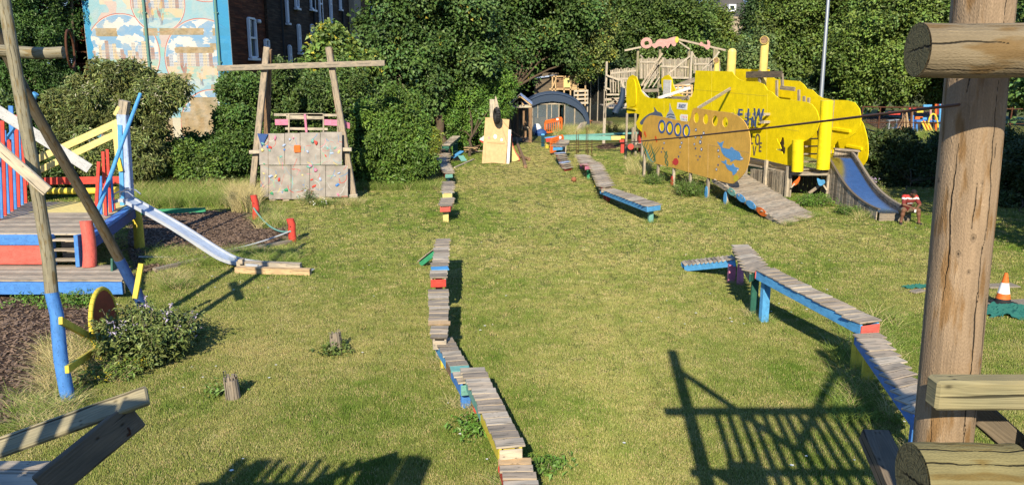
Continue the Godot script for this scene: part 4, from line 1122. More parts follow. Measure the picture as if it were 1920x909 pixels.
	balance_beam("short raised balance beam with bright blue near end beside the orange barrier", r, [[1051, 262], [1067, 262], [1055, 274], [1037, 275]], 1.0, 1.0, 6, [[1.0, M.blue]], M.blue_sky, [[0.1, M.wood], [0.9, M.green_dark, 0.25]])
	balance_beam("sloping balance beam with maroon side running down to the grass", r, [[1042, 285], [1057, 284], [1073, 314], [1059, 317]], 0.72, 0.12, 9, [[1.0, M.maroon]], M.maroon, [[0.1, M.blue, 0.2], [0.5, M.wood]], {0: M.blue_pale, 5: M.blue_pale})
	# ramps
	var a := G(1380, 493, 0.52); var b := G(1284, 503, 0.06)
	var rp := thing("beam_ramp", "low blue ramp leading up to the green-sided balance beam", "ramp", (a + b) * 0.5 * Vector3(1, 0, 1))
	beam(rp, "side_board", a, b, 0.17, 0.04, M.blue_sky)
	beam(rp, "side_board", a + Vector3(0, 0, -0.34), b + Vector3(0, 0, -0.34), 0.17, 0.04, M.blue_sky)
	for i in 12:
		var q := a.lerp(b, (i + 0.5) / 12.0) + Vector3(0, 0.1, -0.17)
		beam(rp, "plank", q + Vector3(0, 0, 0.2), q + Vector3(0, 0, -0.2), 0.03, a.distance_to(b) / 12.0 * 0.95, M.w[i % 6], (b - a).cross(Vector3(0, 0, 1)) * signf((b - a).cross(Vector3(0, 0, 1)).y))
	beam(rp, "leg", Vector3(a.x - 0.06, 0, a.z - 0.1), a + Vector3(-0.06, -0.06, -0.1), 0.17, 0.14, M.pink, Vector3(1, 0, 0))
	a = G(816, 474, 0.45); b = G(788, 496, 0.04)
	var rg := thing("beam_ramp", "short green ramp board leaning on the bare grey balance beam", "ramp", (a + b) * 0.5 * Vector3(1, 0, 1))
	beam(rg, "side_board", a, b, 0.13, 0.04, M.green)
	beam(rg, "plank", a + Vector3(0, 0.08, -0.1), b + Vector3(0, 0.08, -0.1), 0.03, 0.26, M.wood)

# ---------------------------------------------------------------- play platform at the left
func build_left_platform() -> void:
	var t := thing("play_platform", "two-level wooden play platform painted blue, red and yellow with pickets and handrails", "play platform", Vector3(-11.5, 0, -20))
	# low deck
	var lh := 0.48; var zf := -17.75; var zb := -19.2
	var xr0 := G(230, 525, lh).x; var xr1 := G(226, 500, lh).x
	for i in 10:
		var z := lerpf(zf, zb, (i + 0.5) / 10.0)
		beam(t, "deck_board", Vector3(-17.0, lh - 0.02, z), Vector3(lerpf(xr0, xr1, (i + 0.5) / 10.0) + 0.02 * (i % 3), lh - 0.02, z), 0.04, 0.138, M.w[(i * 5 + 1) % 6])
	beam(t, "fascia", Vector3(-17.0, lh - 0.185, zf + 0.03), Vector3(xr0 - 0.02, lh - 0.185, zf + 0.03), 0.29, 0.04, M.blue)
	beam(t, "fascia", Vector3(xr0 - 0.02, lh - 0.185, zf - 0.03), Vector3(xr1 - 0.02, lh - 0.185, zb), 0.28, 0.04, M.wood_green)
	for p in [[179, zf - 0.2], [60, zf - 0.2], [-60, zf - 0.2]]:
		var x = (p[0] - 960.0) / F * 17.9
		beam(t, "leg", Vector3(x, 0, p[1]), Vector3(x, lh - 0.05, p[1]), 0.1, 0.1, M.wood, Vector3(1, 0, 0))
	# upper deck
	var uh := 1.26; var uf := -19.25; var ub := -24.1
	var xa := G(160, 438, uh).x; var xb := G(238, 380, uh).x
	var nb := 26
	for i in nb:
		var k := (i + 0.5) / nb
		var z := lerpf(uf, ub, k)
		var x1 := lerpf(xa, xb, k)
		if k > 0.62:
			var xs := G(84, 388, uh).x
			beam(t, "deck_board", Vector3(-21.0, uh - 0.02, z), Vector3(xs - 0.01, uh - 0.02, z), 0.04, 0.18, M.w[(i * 5) % 6])
			beam(t, "deck_board", Vector3(xs + 0.01, uh - 0.02, z), Vector3(x1, uh - 0.02, z), 0.04, 0.18, M.yellow_pale)
		else:
			beam(t, "deck_board", Vector3(-18.5, uh - 0.02, z), Vector3(x1, uh - 0.02, z), 0.04, 0.18, M.w[(i * 5 + 2) % 6])
	beam(t, "fascia", Vector3(-17.0, uh - 0.15, uf + 0.03), Vector3(xa - 1.05, uh - 0.15, uf + 0.03), 0.26, 0.04, M.blue)
	beam(t, "panel", Vector3(-17.0, uh - 0.53, uf + 0.0), Vector3(xa - 1.05, uh - 0.53, uf + 0.0), 0.49, 0.03, M.red_pale)
	# steps
	var s0 := G(98, 498, lh); var s1 := G(152, 498, lh)
	for x in [s0.x, s1.x]:
		beam(t, "step_side", Vector3(x, lh, uf + 0.16), Vector3(x, uh, uf + 0.10), 0.10, 0.30, M.blue, Vector3(1, 0, 0))
	for k in 3:
		beam(t, "step_tread", Vector3(s0.x + 0.06, lh + 0.16 + 0.24 * k, uf + 0.16 - 0.05 * k), Vector3(s1.x - 0.06, lh + 0.16 + 0.24 * k, uf + 0.16 - 0.05 * k), 0.04, 0.24, M.w[k])
	var bk := beam(t, "step_back", Vector3(s0.x, (lh + uh) * 0.5, uf - 0.35), Vector3(s1.x, (lh + uh) * 0.5, uf - 0.35), 0.75, 0.03, M.w[1])
	bk.set_meta("label", "boarding behind the steps")
	pole(t, "post", G(166, 500, lh), D(160, 414, 19.15), 0.16, 0.15, M.red_pale, 16, 6, 0.06)
	# blue edge beams running back to the slide
	var e0 := D(168, 446, 19.5); var e1 := D(252, 388, 23.4)
	beam(t, "edge_beam", e0 + Vector3(0, 0.07, 0), e1 + Vector3(0, 0.07, 0), 0.10, 0.22, M.blue)
	beam(t, "edge_beam", e0 + Vector3(0.04, -0.13, 0), e1 + Vector3(0.04, -0.13, 0), 0.26, 0.10, M.blue_deep)
	# yellow leg at the slide
	var yl := G(262, 500); var yt := D(250, 392, 23.2)
	pole(t, "leg", Vector3(yt.x + 0.05, 0, yt.z), yt, 0.15, 0.14, M.yellow, 16, 5, 0.08)
	# corner post and its diagonal
	var cb := D(240, 384, 23.6); var ct := D(229, 214, 23.6)
	beam(t, "corner_post", cb, ct, 0.28, 0.24, M.blue_pale, Vector3(1, 0, 0), 0.02)
	beam(t, "corner_post", cb + Vector3(-0.12, 0, 0.14), ct + Vector3(-0.05, -0.3, 0.14), 0.13, 0.04, M.blue_sky, Vector3(1, 0, 0))
	beam(t, "post_cap", ct + Vector3(0, -0.02, 0), D(233, 189, 23.6), 0.26, 0.22, M.wood, Vector3(1, 0, 0))
	beam(t, "post_cap", ct + Vector3(-0.2, -0.02, 0.08), D(222, 200, 23.5), 0.10, 0.05, M.yellow_pale, Vector3(1, 0, 0))
	pole(t, "diagonal_pole", D(170, 428, 19.8), D(262, 176, 23.0), 0.055, 0.05, M.blue_sky, 12, 3, 0.05)
	# yellow handrails
	beam(t, "handrail", D(60, 302, 24.0), D(220, 229, 23.6), 0.20, 0.05, M.yellow_pale)
	beam(t, "handrail", D(62, 324, 24.0), D(216, 251, 23.6), 0.19, 0.05, M.yellow_pale)
	beam(t, "baluster", D(214, 232, 23.5), D(221, 300, 23.5), 0.17, 0.05, M.yellow_pale, Vector3(1, 0, 0))
	beam(t, "baluster", D(220, 296, 23.4), D(226, 321, 23.4), 0.12, 0.05, M.yellow, Vector3(1, 0, 0))
	# red and yellow back rails
	beam(t, "back_rail", D(40, 340, 24.15), D(234, 337, 24.15), 0.22, 0.06, M.red)
	pole(t, "back_rail", D(70, 358, 24.3), D(238, 355, 24.3), 0.10, 0.10, M.yellow, 14, 4, 0.05)
	# pickets at the slide
	for p in [[178, 412, 184, 303, 0], [188, 402, 187, 330, 1], [197, 404, 192, 284, 0], [198, 408, 198, 332, 1], [206, 398, 200, 280, 0], [207, 404, 201, 345, 1], [213, 395, 206, 330, 0], [210, 396, 206, 320, 1]]:
		var dd := lerpf(20.3, 22.8, (p[0] - 178.0) / 36.0)
		beam(t, "picket", D(p[0], p[1], dd), D(p[2], p[3], dd), 0.085, 0.035, M.red if p[4] == 0 else M.blue, Vector3(1, 0, 0))
	# pickets at the far left, running back
	for i in 9:
		var k := i / 8.0
		var px := lerpf(-6.0, 46.0, k); var py := lerpf(414.0, 383.0, k); var ty := lerpf(272.0, 250.0, k) - 20.0 * ((i * 3) % 4)
		var dd := lerpf(21.0, 23.9, k)
		beam(t, "picket", D(px, py, dd), D(px - 5.0 - 3.0 * (i % 2), ty, dd), 0.13, 0.035, M.blue if i % 2 == 1 else M.red, Vector3(1, 0, 0))
	beam(t, "picket_rail", D(-20, 300, 21.0), D(44, 215, 23.8), 0.09, 0.05, M.blue_sky)
	pole(t, "blue_rail", D(30, 228, 23.0), D(66, 175, 23.0), 0.08, 0.08, M.blue_sky)
	# white slanting boards
	beam(t, "white_board", D(-30, 192, 19.5), D(166, 316, 21.0), 0.26, 0.05, M.white)
	# stilt legs under the upper deck
	for p in [[-13.6, -19.5], [-16.0, -19.5], [-12.2, -23.8], [-15.0, -23.8]]:
		beam(t, "leg", Vector3(p[0], 0, p[1]), Vector3(p[0], uh - 0.04, p[1]), 0.14, 0.14, M.wood, Vector3(1, 0, 0))
	# brushwood under the edge beams
	beam(t, "skirt_board", D(232, 500, 19.4) , D(208, 500, 18.6), 0.40, 0.05, M.green_dark)

	# the swing frame of poles in front of it
	var s := thing("pole_swing", "leaning swing of long bare poles with blue-painted feet and a rusty hoop", "swing frame", G(128, 752))
	var f0 := G(127, 752); var f1 := D(2, -40, 12.6)
	var k0 := 0.27
	pole(s, "pole", f0.lerp(f1, k0), f1, 0.098, 0.088, M.pole_grey, 20, 10, 0.05)
	var foot := pole(s, "pole_foot", f0 - Vector3(0, 0.05, 0), f0.lerp(f1, k0), 0.108, 0.099, M.blue, 20, 5, 0.05)
	foot.set_meta("label", "blue-painted lower end of the pole")
	feet.append(f0)
	var d0 := G(285, 600); var d1 := D(-60, -30, 13.2)
	d0.y = 0.0
	pole(s, "pole", d0.lerp(d1, 0.23), d1, 0.098, 0.085, M.pole_dark, 20, 10, 0.06)
	pole(s, "pole_foot", d0 - Vector3(0, 0.05, 0), d0.lerp(d1, 0.23), 0.108, 0.099, M.blue_deep, 20, 4, 0.05)
	var c0 := D(-120, 92, 13.0); var c1 := D(118, 98, 13.2)
	pole(s, "crossbar", c0, c1, 0.10, 0.095, M.pole_grey, 18, 8, 0.05)
	var hoop := []
	var hc := D(128, 92, 13.2)
	for i in 21:
		var a := TAU * i / 20.0
		hoop.append(hc + Vector3(0.10 * cos(a) + 0.02, 0.30 * sin(a), 0.30 * cos(a)))
	tube(s, "hoop", hoop, 0.018, M.rust, 6)
	beam(s, "white_board", D(-40, 246, 11.9), D(88, 359, 11.9), 0.17, 0.045, M.wood_pale)

	# the round board with yellow arms
	var rb := D(195, 600, 14.6)
	rb.y = 0.0
	var r := thing("round_board", "maroon round board with yellow rim standing on edge with yellow arms", "round board", rb)
	var c := D(194, 603, 14.6)
	var n := Vector3(0.985, 0.04, -0.10).normalized()
	var fr := frame(c, c + n)
	var dx := Transform3D(Basis(fr.basis.z, fr.basis.y, fr.basis.z.cross(fr.basis.y)), c)
	prism(r, "disc", ellipse(Vector2.ZERO, 0.57, 0.62, 32), 0.05, M.maroon, dx)
	var mb := MB.new()
	for i in 32:
		var a0 := TAU * i / 32.0; var a1 := TAU * (i + 1) / 32.0
		add_pole(mb, dx.basis * Vector3(cos(a0) * 0.585, sin(a0) * 0.635, 0), dx.basis * Vector3(cos(a1) * 0.585, sin(a1) * 0.635, 0), 0.045, 0.045, 8, 1, 0.0, false)
	put(r, "rim", mb.mesh(), M.yellow, Transform3D(Basis(), c))
	beam(r, "arm", D(112, 601, 11.9), D(178, 637, 14.4), 0.12, 0.06, M.yellow)
	beam(r, "arm", D(124, 693, 11.8), D(180, 655, 14.4), 0.12, 0.06, M.yellow)
	beam(r, "arm", D(264, 494, 15.2), D(252, 560, 15.0), 0.10, 0.06, M.yellow, Vector3(1, 0, 0))

	# long slide
	var sl := thing("garden_slide", "long narrow slide with pale blue chute and metal handles, running down to the lawn", "slide", Vector3(-8.0, 0, -21.5))
	var ptsl := [D(222, 377, 22.8), D(236, 374, 22.7), D(250, 380, 22.6), D(330, 425, 22.0), D(400, 470, 21.4), D(430, 486, 21.1), D(460, 493, 20.9), D(494, 497, 20.6)]
	chute(sl, ptsl, 0.34, 0.05)
	var tail0 := D(492, 503, 20.6); var tail1 := D(584, 509, 20.4)
	beam(sl, "run_out", tail0, tail1, 0.05, 0.42, M.white)
	put(sl, "run_out_face", cbox(Vector3(tail0.distance_to(tail1) - 0.04, 0.012, 0.36)), M.galv, frame(tail0 + Vector3(0, 0.03, 0), tail1 + Vector3(0, 0.03, 0)))
	for s2 in [-0.22, 0.22]:
		tube(sl, "handle", [D(217, 372, 22.8) + Vector3(0, 0, s2), D(219, 362, 22.8) + Vector3(0, 0, s2), D(230, 356, 22.7) + Vector3(0, 0, s2), D(246, 358, 22.6) + Vector3(0, 0, s2), D(256, 366, 22.5) + Vector3(0, 0, s2)], 0.02, M.galv)
	var tb := thing("timber_baulk", "short pale timber baulk under the foot of the long slide", "timber", G(510, 517))
	beam(tb, "sleeper", G(442, 512) + Vector3(0, 0.09, 0), G(582, 516) + Vector3(0, 0.09, 0), 0.17, 0.16, M.wood_new)
	beam(tb, "sleeper", G(440, 508) + Vector3(0, 0.16, -0.22), G(560, 510) + Vector3(0, 0.12, -0.22), 0.14, 0.16, M.wood)
	block(tb, "offcut", G(453, 506) + Vector3(0, 0.24, 0), Vector3(0.12, 0.12, 0.2), M.wood)
	# red posts with the rope
	var gp := "red posts at the corners of the bark bed"
	var tops := []
	for p in [[548, 454, 543, 410], [480, 412, 474, 366]]:
		var b0 := G(p[0], p[1]); var t0 := D(p[2], p[3], -b0.z)
		var o := thing("red_post", "red post beside the kerb end of the bark bed" if p[0] > 500 else "red post leaning at the foot of the climbing wall", "post", b0, gp)
		pole(o, "shaft", b0 - Vector3(0, 0.05, 0), t0, 0.125, 0.115, M.red, 16, 4, 0.06)
		block(o, "bolt", b0.lerp(t0, 0.7) + Vector3(0.02, 0, 0.125), Vector3(0.03, 0.03, 0.02), M.black)
		tops.append(b0.lerp(t0, 0.5))
		feet.append(b0)
	var rope := []
	for i in 11:
		var k := i / 10.0
		rope.append((tops[1] as Vector3).lerp(tops[0], k) + Vector3(0.0, -0.28 * 4.0 * k * (1.0 - k), 0.12))
	tag(tube(self, "rope", rope, 0.028, M.teal, 8), "pale green rope slung between the two red posts", "rope")
	var rope2 := []
	for i in 13:
		var k := i / 12.0
		rope2.append((tops[0] as Vector3).lerp(D(262, 480, 21.5), k) + Vector3(0, -0.25 * 4.0 * k * (1.0 - k), 0.1))
	tag(tube(self, "rope", rope2, 0.022, M.print_pale, 8), "grey rope drooping from the red post past the slide", "rope")
# a trough swept along points: floor and two raised edges
func chute(parent: Node, pts: Array, w: float, lip: float) -> void:
	var floor_mb := MB.new()
	var rails := [MB.new(), MB.new()]
	var under := MB.new()
	var fine := []
	for i in pts.size() - 1:
		for j in 4:
			var a: Vector3 = pts[maxi(i - 1, 0)]; var b: Vector3 = pts[i]; var c: Vector3 = pts[i + 1]; var d: Vector3 = pts[mini(i + 2, pts.size() - 1)]
			fine.append(b.cubic_interpolate(c, a, d, j / 4.0))
	fine.append(pts[-1])
	var sec := []
	for i in fine.size():
		var dir: Vector3 = (fine[mini(i + 1, fine.size() - 1)] - fine[maxi(i - 1, 0)]).normalized()
		var side := dir.cross(Vector3.UP).normalized()
		var up := side.cross(dir).normalized()
		sec.append([fine[i], side, up])
	for i in sec.size() - 1:
		var p = sec[i]; var q = sec[i + 1]
		var u0 := Vector2(i * 0.1, 0); var u1 := Vector2(i * 0.1 + 0.1, 0); var u2 := Vector2(i * 0.1 + 0.1, 0.4); var u3 := Vector2(i * 0.1, 0.4)
		floor_mb.quad(p[0] - p[1] * w * 0.5, q[0] - q[1] * w * 0.5, q[0] + q[1] * w * 0.5, p[0] + p[1] * w * 0.5, u0, u1, u2, u3, p[2])
		under.quad(p[0] - p[1] * w * 0.5 - p[2] * 0.03, q[0] - q[1] * w * 0.5 - q[2] * 0.03, q[0] + q[1] * w * 0.5 - q[2] * 0.03, p[0] + p[1] * w * 0.5 - p[2] * 0.03, u0, u1, u2, u3, -p[2])
		for s in 2:
			var sg := -1.0 if s == 0 else 1.0
			var pr := []
			for z in [p, q]:
				var o: Vector3 = z[0] + z[1] * sg * w * 0.5
				pr.append([o - z[2] * 0.04, o + z[2] * lip, o + z[2] * lip + z[1] * sg * 0.05, o + z[1] * sg * 0.05 - z[2] * 0.04])
			for e in 4:
				var f := (e + 1) % 4
				var ctr: Vector3 = (pr[0][0] + pr[0][2]) * 0.5
				rails[s].quad(pr[0][e], pr[1][e], pr[1][f], pr[0][f], u0, u1, u2, u3, (pr[0][e] + pr[0][f]) * 0.5 - ctr)
	put(parent, "chute_floor", floor_mb.mesh(), M.fibre)
	put(parent, "chute_underside", under.mesh(), M.fibre_white)
	for s in 2: put(parent, "chute_edge", rails[s].mesh(), M.fibre_white)

# ---------------------------------------------------------------- climbing wall
func build_climbing_wall() -> void:
	var d := 32.3
	var t := thing("climbing_wall", "speckled board climbing wall with coloured holds on a tall timber frame", "climbing wall", Vector3(-8.4, 0, -d))
	# four leaning timbers and the crossbar
	for q in [[[471, 368], [500, 88], 0.0], [[499, 300], [503, 92], -0.9], [[664, 372], [615, 88], 0.0], [[648, 300], [617, 90], -0.9]]:
		var a := D(q[0][0], q[0][1], d - q[2] * 0.5); var b := D(q[1][0], q[1][1], d + 0.35)
		if q[2] != 0.0:
			a = D(q[0][0], q[0][1], d + 1.6)
			var g := a + (a - b) * (a.y / (b.y - a.y)); a = g
		else: a = a + (a - b) * (a.y / (b.y - a.y))
		beam(t, "frame_timber", a, b, 0.24, 0.16, M.w[3] if q[2] == 0.0 else M.wood_brown, Vector3(1, 0, 0), 0.012)
	beam(t, "crossbar", D(407, 128, d + 0.1), D(721, 118, d + 0.1), 0.22, 0.14, M.w[1], Vector3.UP, 0.012)
	for q in [[467, 285, 489, 284], [640, 280, 659, 280], [650, 368, 670, 367]]:
		beam(t, "stub", D(q[0], q[1], d - 0.12), D(q[2], q[3], d - 0.12), 0.14, 0.14, M.w[2])
	# boards: [left, right, top, bottom] in pixels, top row then bottom row
	var rows := [[[485, 502], [502, 533], [533, 562], [562, 600], [600, 641]], [[487, 503], [503, 545], [545, 580], [580, 610], [610, 652]]]
	for r in 2:
		for i in rows[r].size():
			var c = rows[r][i]
			var lean := 0.12 if r == 0 else -0.05
			var y0 = (251.0 - (i * 0.9)) if r == 0 else 310.0
			var y1 := 309.0 if r == 0 else (373.0 if i > 0 and i < 4 else 369.0)
			var dd = d - 0.28 - 0.012 * ((i * 2 + r) % 3)
			var p00 := D(c[0] + 0.4, y1, dd - 0.10); var p10 := D(c[1] - 0.4, y1, dd - 0.10); var p11 := D(c[1] - 0.4, y0, dd + lean); var p01 := D(c[0] + 0.4, y0, dd + lean)
			var mb := MB.new()
			var o := (p00 + p11) * 0.5
			var nrm := (p10 - p00).cross(p01 - p00).normalized()
			var u0: float = (c[0] - 485.0) / 168.0; var u1: float = (c[1] - 485.0) / 168.0; var v0: float = (y0 - 247.0) / 128.0; var v1: float = (y1 - 247.0) / 128.0
			var bk := -nrm * 0.03
			mb.quad(p00 - o, p01 - o, p11 - o, p10 - o, Vector2(u0, v1), Vector2(u0, v0), Vector2(u1, v0), Vector2(u1, v1), nrm)
			mb.quad(p00 - o + bk, p01 - o + bk, p11 - o + bk, p10 - o + bk, Vector2(u0, v1), Vector2(u0, v0), Vector2(u1, v0), Vector2(u1, v1), -nrm)
			var ring := [p00, p01, p11, p10]
			for e in 4:
				var ea: Vector3 = ring[e] - o; var eb: Vector3 = ring[(e + 1) % 4] - o
				mb.quad(ea, eb, eb + bk, ea + bk, Vector2(u0, v0), Vector2(u0, v0), Vector2(u0, v0), Vector2(u0, v0), (ea + eb) * 0.5)
			put(t, "board", mb.mesh(), M.climb, Transform3D(Basis(), o))
	# holds
	var hm := [M.blue, M.red, M.teal, M.yellow_pale, M.pink, M.blue_pale, M.green]
	var hr := RandomNumberGenerator.new(); hr.seed = 4
	var hmesh := []
	for k in 4:
		var mb := MB.new()
		lathe(mb, [[0.10, 0.0], [0.095, 0.03], [0.06, 0.075], [0.02, 0.09], [0.001, 0.092]], Vector3.ZERO, 9)
		var pp := mb.p
		for i in pp.size(): pp[i] = Vector3(pp[i].x * (0.7 + 0.2 * k), pp[i].y, pp[i].z * (1.25 - 0.22 * k)) + Vector3(0.02 * sin(pp[i].z * 40.0 + k), 0, 0)
		mb.p = pp
		hmesh.append(mb.mesh())
	for i in 46:
		var px := hr.randf_range(491, 636); var py := hr.randf_range(256, 366)
		if py > 310: px = hr.randf_range(493, 648)
		var c := D(px, py, d - 0.31 - (0.05 if py > 310 else lerpf(-0.09, 0.06, (py - 251.0) / 58.0)))
		var sc := hr.randf_range(0.35, 0.85)
		put(t, "hold", hmesh[hr.randi() % 4], hm[hr.randi() % 7], Transform3D(Basis.from_euler(Vector3(PI * 0.5, 0, 0)) * Basis(Vector3.UP, hr.randf() * TAU).scaled(Vector3(sc, sc * 0.8, sc)), c))
	prism(t, "wooden_hold", PackedVector2Array([Vector2(-0.2, 0.25), Vector2(0.22, 0.22), Vector2(-0.05, -0.3)]), 0.06, M.blue_deep, Transform3D(Basis(), D(492, 262, d - 0.25)))
	block(t, "wooden_hold", D(557, 279, d - 0.28), Vector3(0.26, 0.30, 0.16), M.orange, 0.2, 0.03)
	# boards at the back of the frame, pink and grey
	for q in [[513, 215, 640, 216, 0], [536, 218, 606, 218, 2], [515, 229, 541, 229, 1], [605, 229, 648, 231, 1], [534, 241, 614, 242, 0], [640, 232, 655, 236, 1]]:
		beam(t, "back_board", D(q[0], q[1], d + 0.9), D(q[2], q[3], d + 0.9 - (0.5 if q[0] == 640 else 0.0)), 0.10 if q[4] == 0 else 0.24, 0.04, [M.w[2], M.pink, M.w[2]][q[4]])
	beam(t, "back_batten", D(571, 214, d + 0.85), D(574, 248, d + 0.85), 0.09, 0.04, M.pink, Vector3(1, 0, 0))
	for px in [541, 606, 633]:
		beam(t, "back_batten", D(px, 214, d + 0.88), D(px, 250, d + 0.88), 0.06, 0.05, M.w[0], Vector3(1, 0, 0))
	for px in [515, 540, 575, 620]:
		block(t, "foot_block", Vector3(D(px, 372, d).x, 0.06, -d + 0.2), Vector3(0.25, 0.16, 0.3), M.w[1])

# ---------------------------------------------------------------- the yellow submarine
class Wall2D:                 # an upright plane: outlines read from the photograph are laid into it, at its own distance
	var o: Vector3
	var u: Vector3
	var n: Vector3
	var s: Node
	func xf(off := 0.0) -> Transform3D:
		return Transform3D(Basis(u, Vector3.UP, n), o + n * off)
	func at(px: float, py: float) -> Vector2:
		var p: Vector3 = s.on_plane(px, py, o, n)
		return Vector2((p - o).dot(u), p.y - o.y)
	func pt(px: float, py: float) -> Vector3:
		return s.on_plane(px, py, o, n)
	func poly(list: Array) -> Array:
		var out := []
		for q in list: out.append(at(q[0], q[1]))
		return out
func wall2d(a: Vector3, b: Vector3, off := 0.0) -> Wall2D:      # from a (left in view) to b (right in view)
	var w := Wall2D.new()
	w.s = self
	w.u = ((b - a) * Vector3(1, 0, 1)).normalized()
	w.n = w.u.cross(Vector3.UP).normalized()
	w.o = a * Vector3(1, 0, 1) + w.n * off
	return w
# px outline of a picture element painted on a wall -> thin painted skin
func decal(parent: Node, called: String, w: Wall2D, list: Array, off: float, m: Material, round := true) -> MeshInstance3D:
	var poly := smooth(w.poly(list), 3) if round else PackedVector2Array(w.poly(list))
	if Geometry2D.triangulate_polygon(poly).size() == 0: poly = PackedVector2Array(w.poly(list))
	return prism(parent, called, poly, 0.004, m, w.xf(off))
func z16(list: Array) -> Array:           # coordinates read in the 3.135x enlargement that starts at (1160, 150)
	var out := []
	for q in list: out.append([1160.0 + q[0] / 3.135, 150.0 + q[1] / 3.135])
	return out
func z12(list: Array) -> Array:           # 3.636x enlargement from (1120, 50)
	var out := []
	for q in list: out.append([1120.0 + q[0] / 3.636, 50.0 + q[1] / 3.636])
	return out
func z14(list: Array) -> Array:           # 2.842x enlargement from (1440, 120)
	var out := []
	for q in list: out.append([1440.0 + q[0] / 2.842, 120.0 + q[1] / 2.842])
	return out
func z47(list: Array) -> Array:           # 5.347x enlargement from (1470, 170)
	var out := []
	for q in list: out.append([1470.0 + q[0] / 5.347, 170.0 + q[1] / 5.347])
	return out
func build_submarine() -> void:
	# --- the orange panel in front
	var a := G(1207, 333); var b := G(1362, 384)
	var w := wall2d(a, b)
	var t := thing("submarine_panel", "orange submarine-shaped panel painted with dolphins, seaweed and blue-ringed portholes", "play panel", (a + b) * 0.5)
	var outline := smooth(w.poly(z16([[140, 300], [150, 245], [178, 212], [215, 208], [330, 232], [405, 244], [422, 232], [432, 195], [440, 172], [460, 164], [560, 180], [660, 193], [720, 222], [758, 272], [776, 340], [776, 430], [760, 510], [730, 562], [690, 598], [655, 607], [520, 572], [320, 515], [225, 492], [190, 476], [156, 425], [142, 370]])), 4)
	for h in [[460, 222, 15, 31], [515, 230, 15, 31], [570, 240, 17, 32], [630, 248, 17, 31], [258, 273, 14, 28], [304, 281, 15, 29], [352, 291, 14, 28], [402, 300, 14, 30]]:
		var q = z16([[h[0], h[1]], [h[0] + h[2], h[1]], [h[0], h[1] - h[3]]])
		var c := w.at(q[0][0], q[0][1])
		outline = keyhole(outline, ellipse(c, w.at(q[1][0], q[1][1]).x - c.x, w.at(q[2][0], q[2][1]).y - c.y, 18))
	prism(t, "panel", outline, 0.03, M.panel_orange, w.xf())
	for h in [[258, 273], [304, 281], [352, 291], [402, 300]]:
		var q = z16([[h[0], h[1]], [h[0] + 21, h[1]], [h[0], h[1] - 40], [h[0] + 14.5, h[1]], [h[0], h[1] - 29]])
		var c := w.at(q[0][0], q[0][1])
		var ring := keyhole(ellipse(c, w.at(q[1][0], q[1][1]).x - c.x, w.at(q[2][0], q[2][1]).y - c.y, 20), ellipse(c, w.at(q[3][0], q[3][1]).x - c.x, w.at(q[4][0], q[4][1]).y - c.y, 20))
		prism(t, "porthole_ring", ring, 0.02, M.ring_blue, w.xf(0.022))
	# seams between the sheets
	for q in [[[530, 372], [528, 572]], [[534, 380], [772, 428]], [[680, 200], [683, 205]], [[415, 245], [415, 545]]]:
		var p0: Vector3 = w.pt(z16(q)[0][0], z16(q)[0][1]) + w.n * 0.016; var p1: Vector3 = w.pt(z16(q)[1][0], z16(q)[1][1]) + w.n * 0.016
		beam(t, "seam", p0, p1, 0.012, 0.006, M.wood_new, Vector3.UP, 0.001)
	# painted sea life
	var df := 0.0185
	decal(t, "painted_dolphin", w, z16([[605, 395], [630, 402], [655, 405], [668, 393], [690, 412], [715, 425], [722, 445], [738, 465], [715, 472], [690, 468], [672, 478], [660, 480], [660, 466], [632, 450], [612, 425]]), df, M.print_blue)
	decal(t, "painted_tail", w, z16([[606, 398], [592, 378], [584, 362], [600, 370], [622, 360], [616, 378], [612, 400]]), df, M.print_blue)
	decal(t, "painted_dolphin", w, z16([[632, 490], [652, 500], [668, 500], [678, 490], [688, 510], [712, 520], [700, 540], [690, 552], [676, 560], [672, 540], [650, 528], [636, 508]]), df, M.print_blue)
	decal(t, "painted_tail", w, z16([[634, 494], [620, 488], [606, 476], [622, 478], [636, 468], [638, 482]]), df, M.print_blue)
	for q in [[728, 464, 8, 4], [704, 530, 4, 5]]:
		decal(t, "painted_snout", w, z16([[q[0] - q[2], q[1]], [q[0], q[1] - q[3]], [q[0] + q[2], q[1]], [q[0], q[1] + q[3]]]), df + 0.006, M.print_white)
	for q in [[458, 293, 8], [456, 335, 7], [449, 377, 6], [456, 402, 5], [504, 312, 8], [490, 336, 7], [484, 364, 10], [491, 407, 8], [482, 450, 5], [470, 469, 4], [460, 445, 3], [365, 338, 8], [374, 369, 7], [366, 393, 7], [365, 425, 3], [356, 450, 5], [271, 370, 6], [263, 402, 5], [255, 423, 4], [590, 414, 8], [594, 450, 6], [589, 499, 5], [579, 525, 7]]:
		var o := []; var n := 10
		for i in n:
			var an := TAU * i / n
			o.append([q[0] + cos(an) * q[2] * 0.8, q[1] + sin(an) * q[2] * 1.3])
		decal(t, "painted_bubble", w, z16(o), df, M.print_navy, false)
		if q[2] > 5:
			var o2 := []
			for p in o: o2.append([q[0] + (p[0] - q[0]) * 0.5, q[1] + (p[1] - q[1]) * 0.55])
			decal(t, "painted_bubble", w, z16(o2), df + 0.006, M.print_white, false)
	for k in 9:            # seaweed fronds
		var x0 := 160.0 + 7.0 * k; var y0 := 428.0 + 6.5 * k
		var fr := []; var bk := []
		for i in 7:
			var v := i / 6.0
			var x := x0 - 6.0 + 26.0 * v * (k / 5.0 - 0.3) + 7.0 * sin(v * 7.0 + k); var y := y0 - (75.0 + 10.0 * (k % 3)) * v
			fr.append([x - 3.2 * (1.0 - v) - 0.5, y]); bk.push_front([x + 3.2 * (1.0 - v) + 0.5, y])
		decal(t, "painted_seaweed", w, z16(fr + bk), df + 0.001 * (k % 3), M.print_green, false)
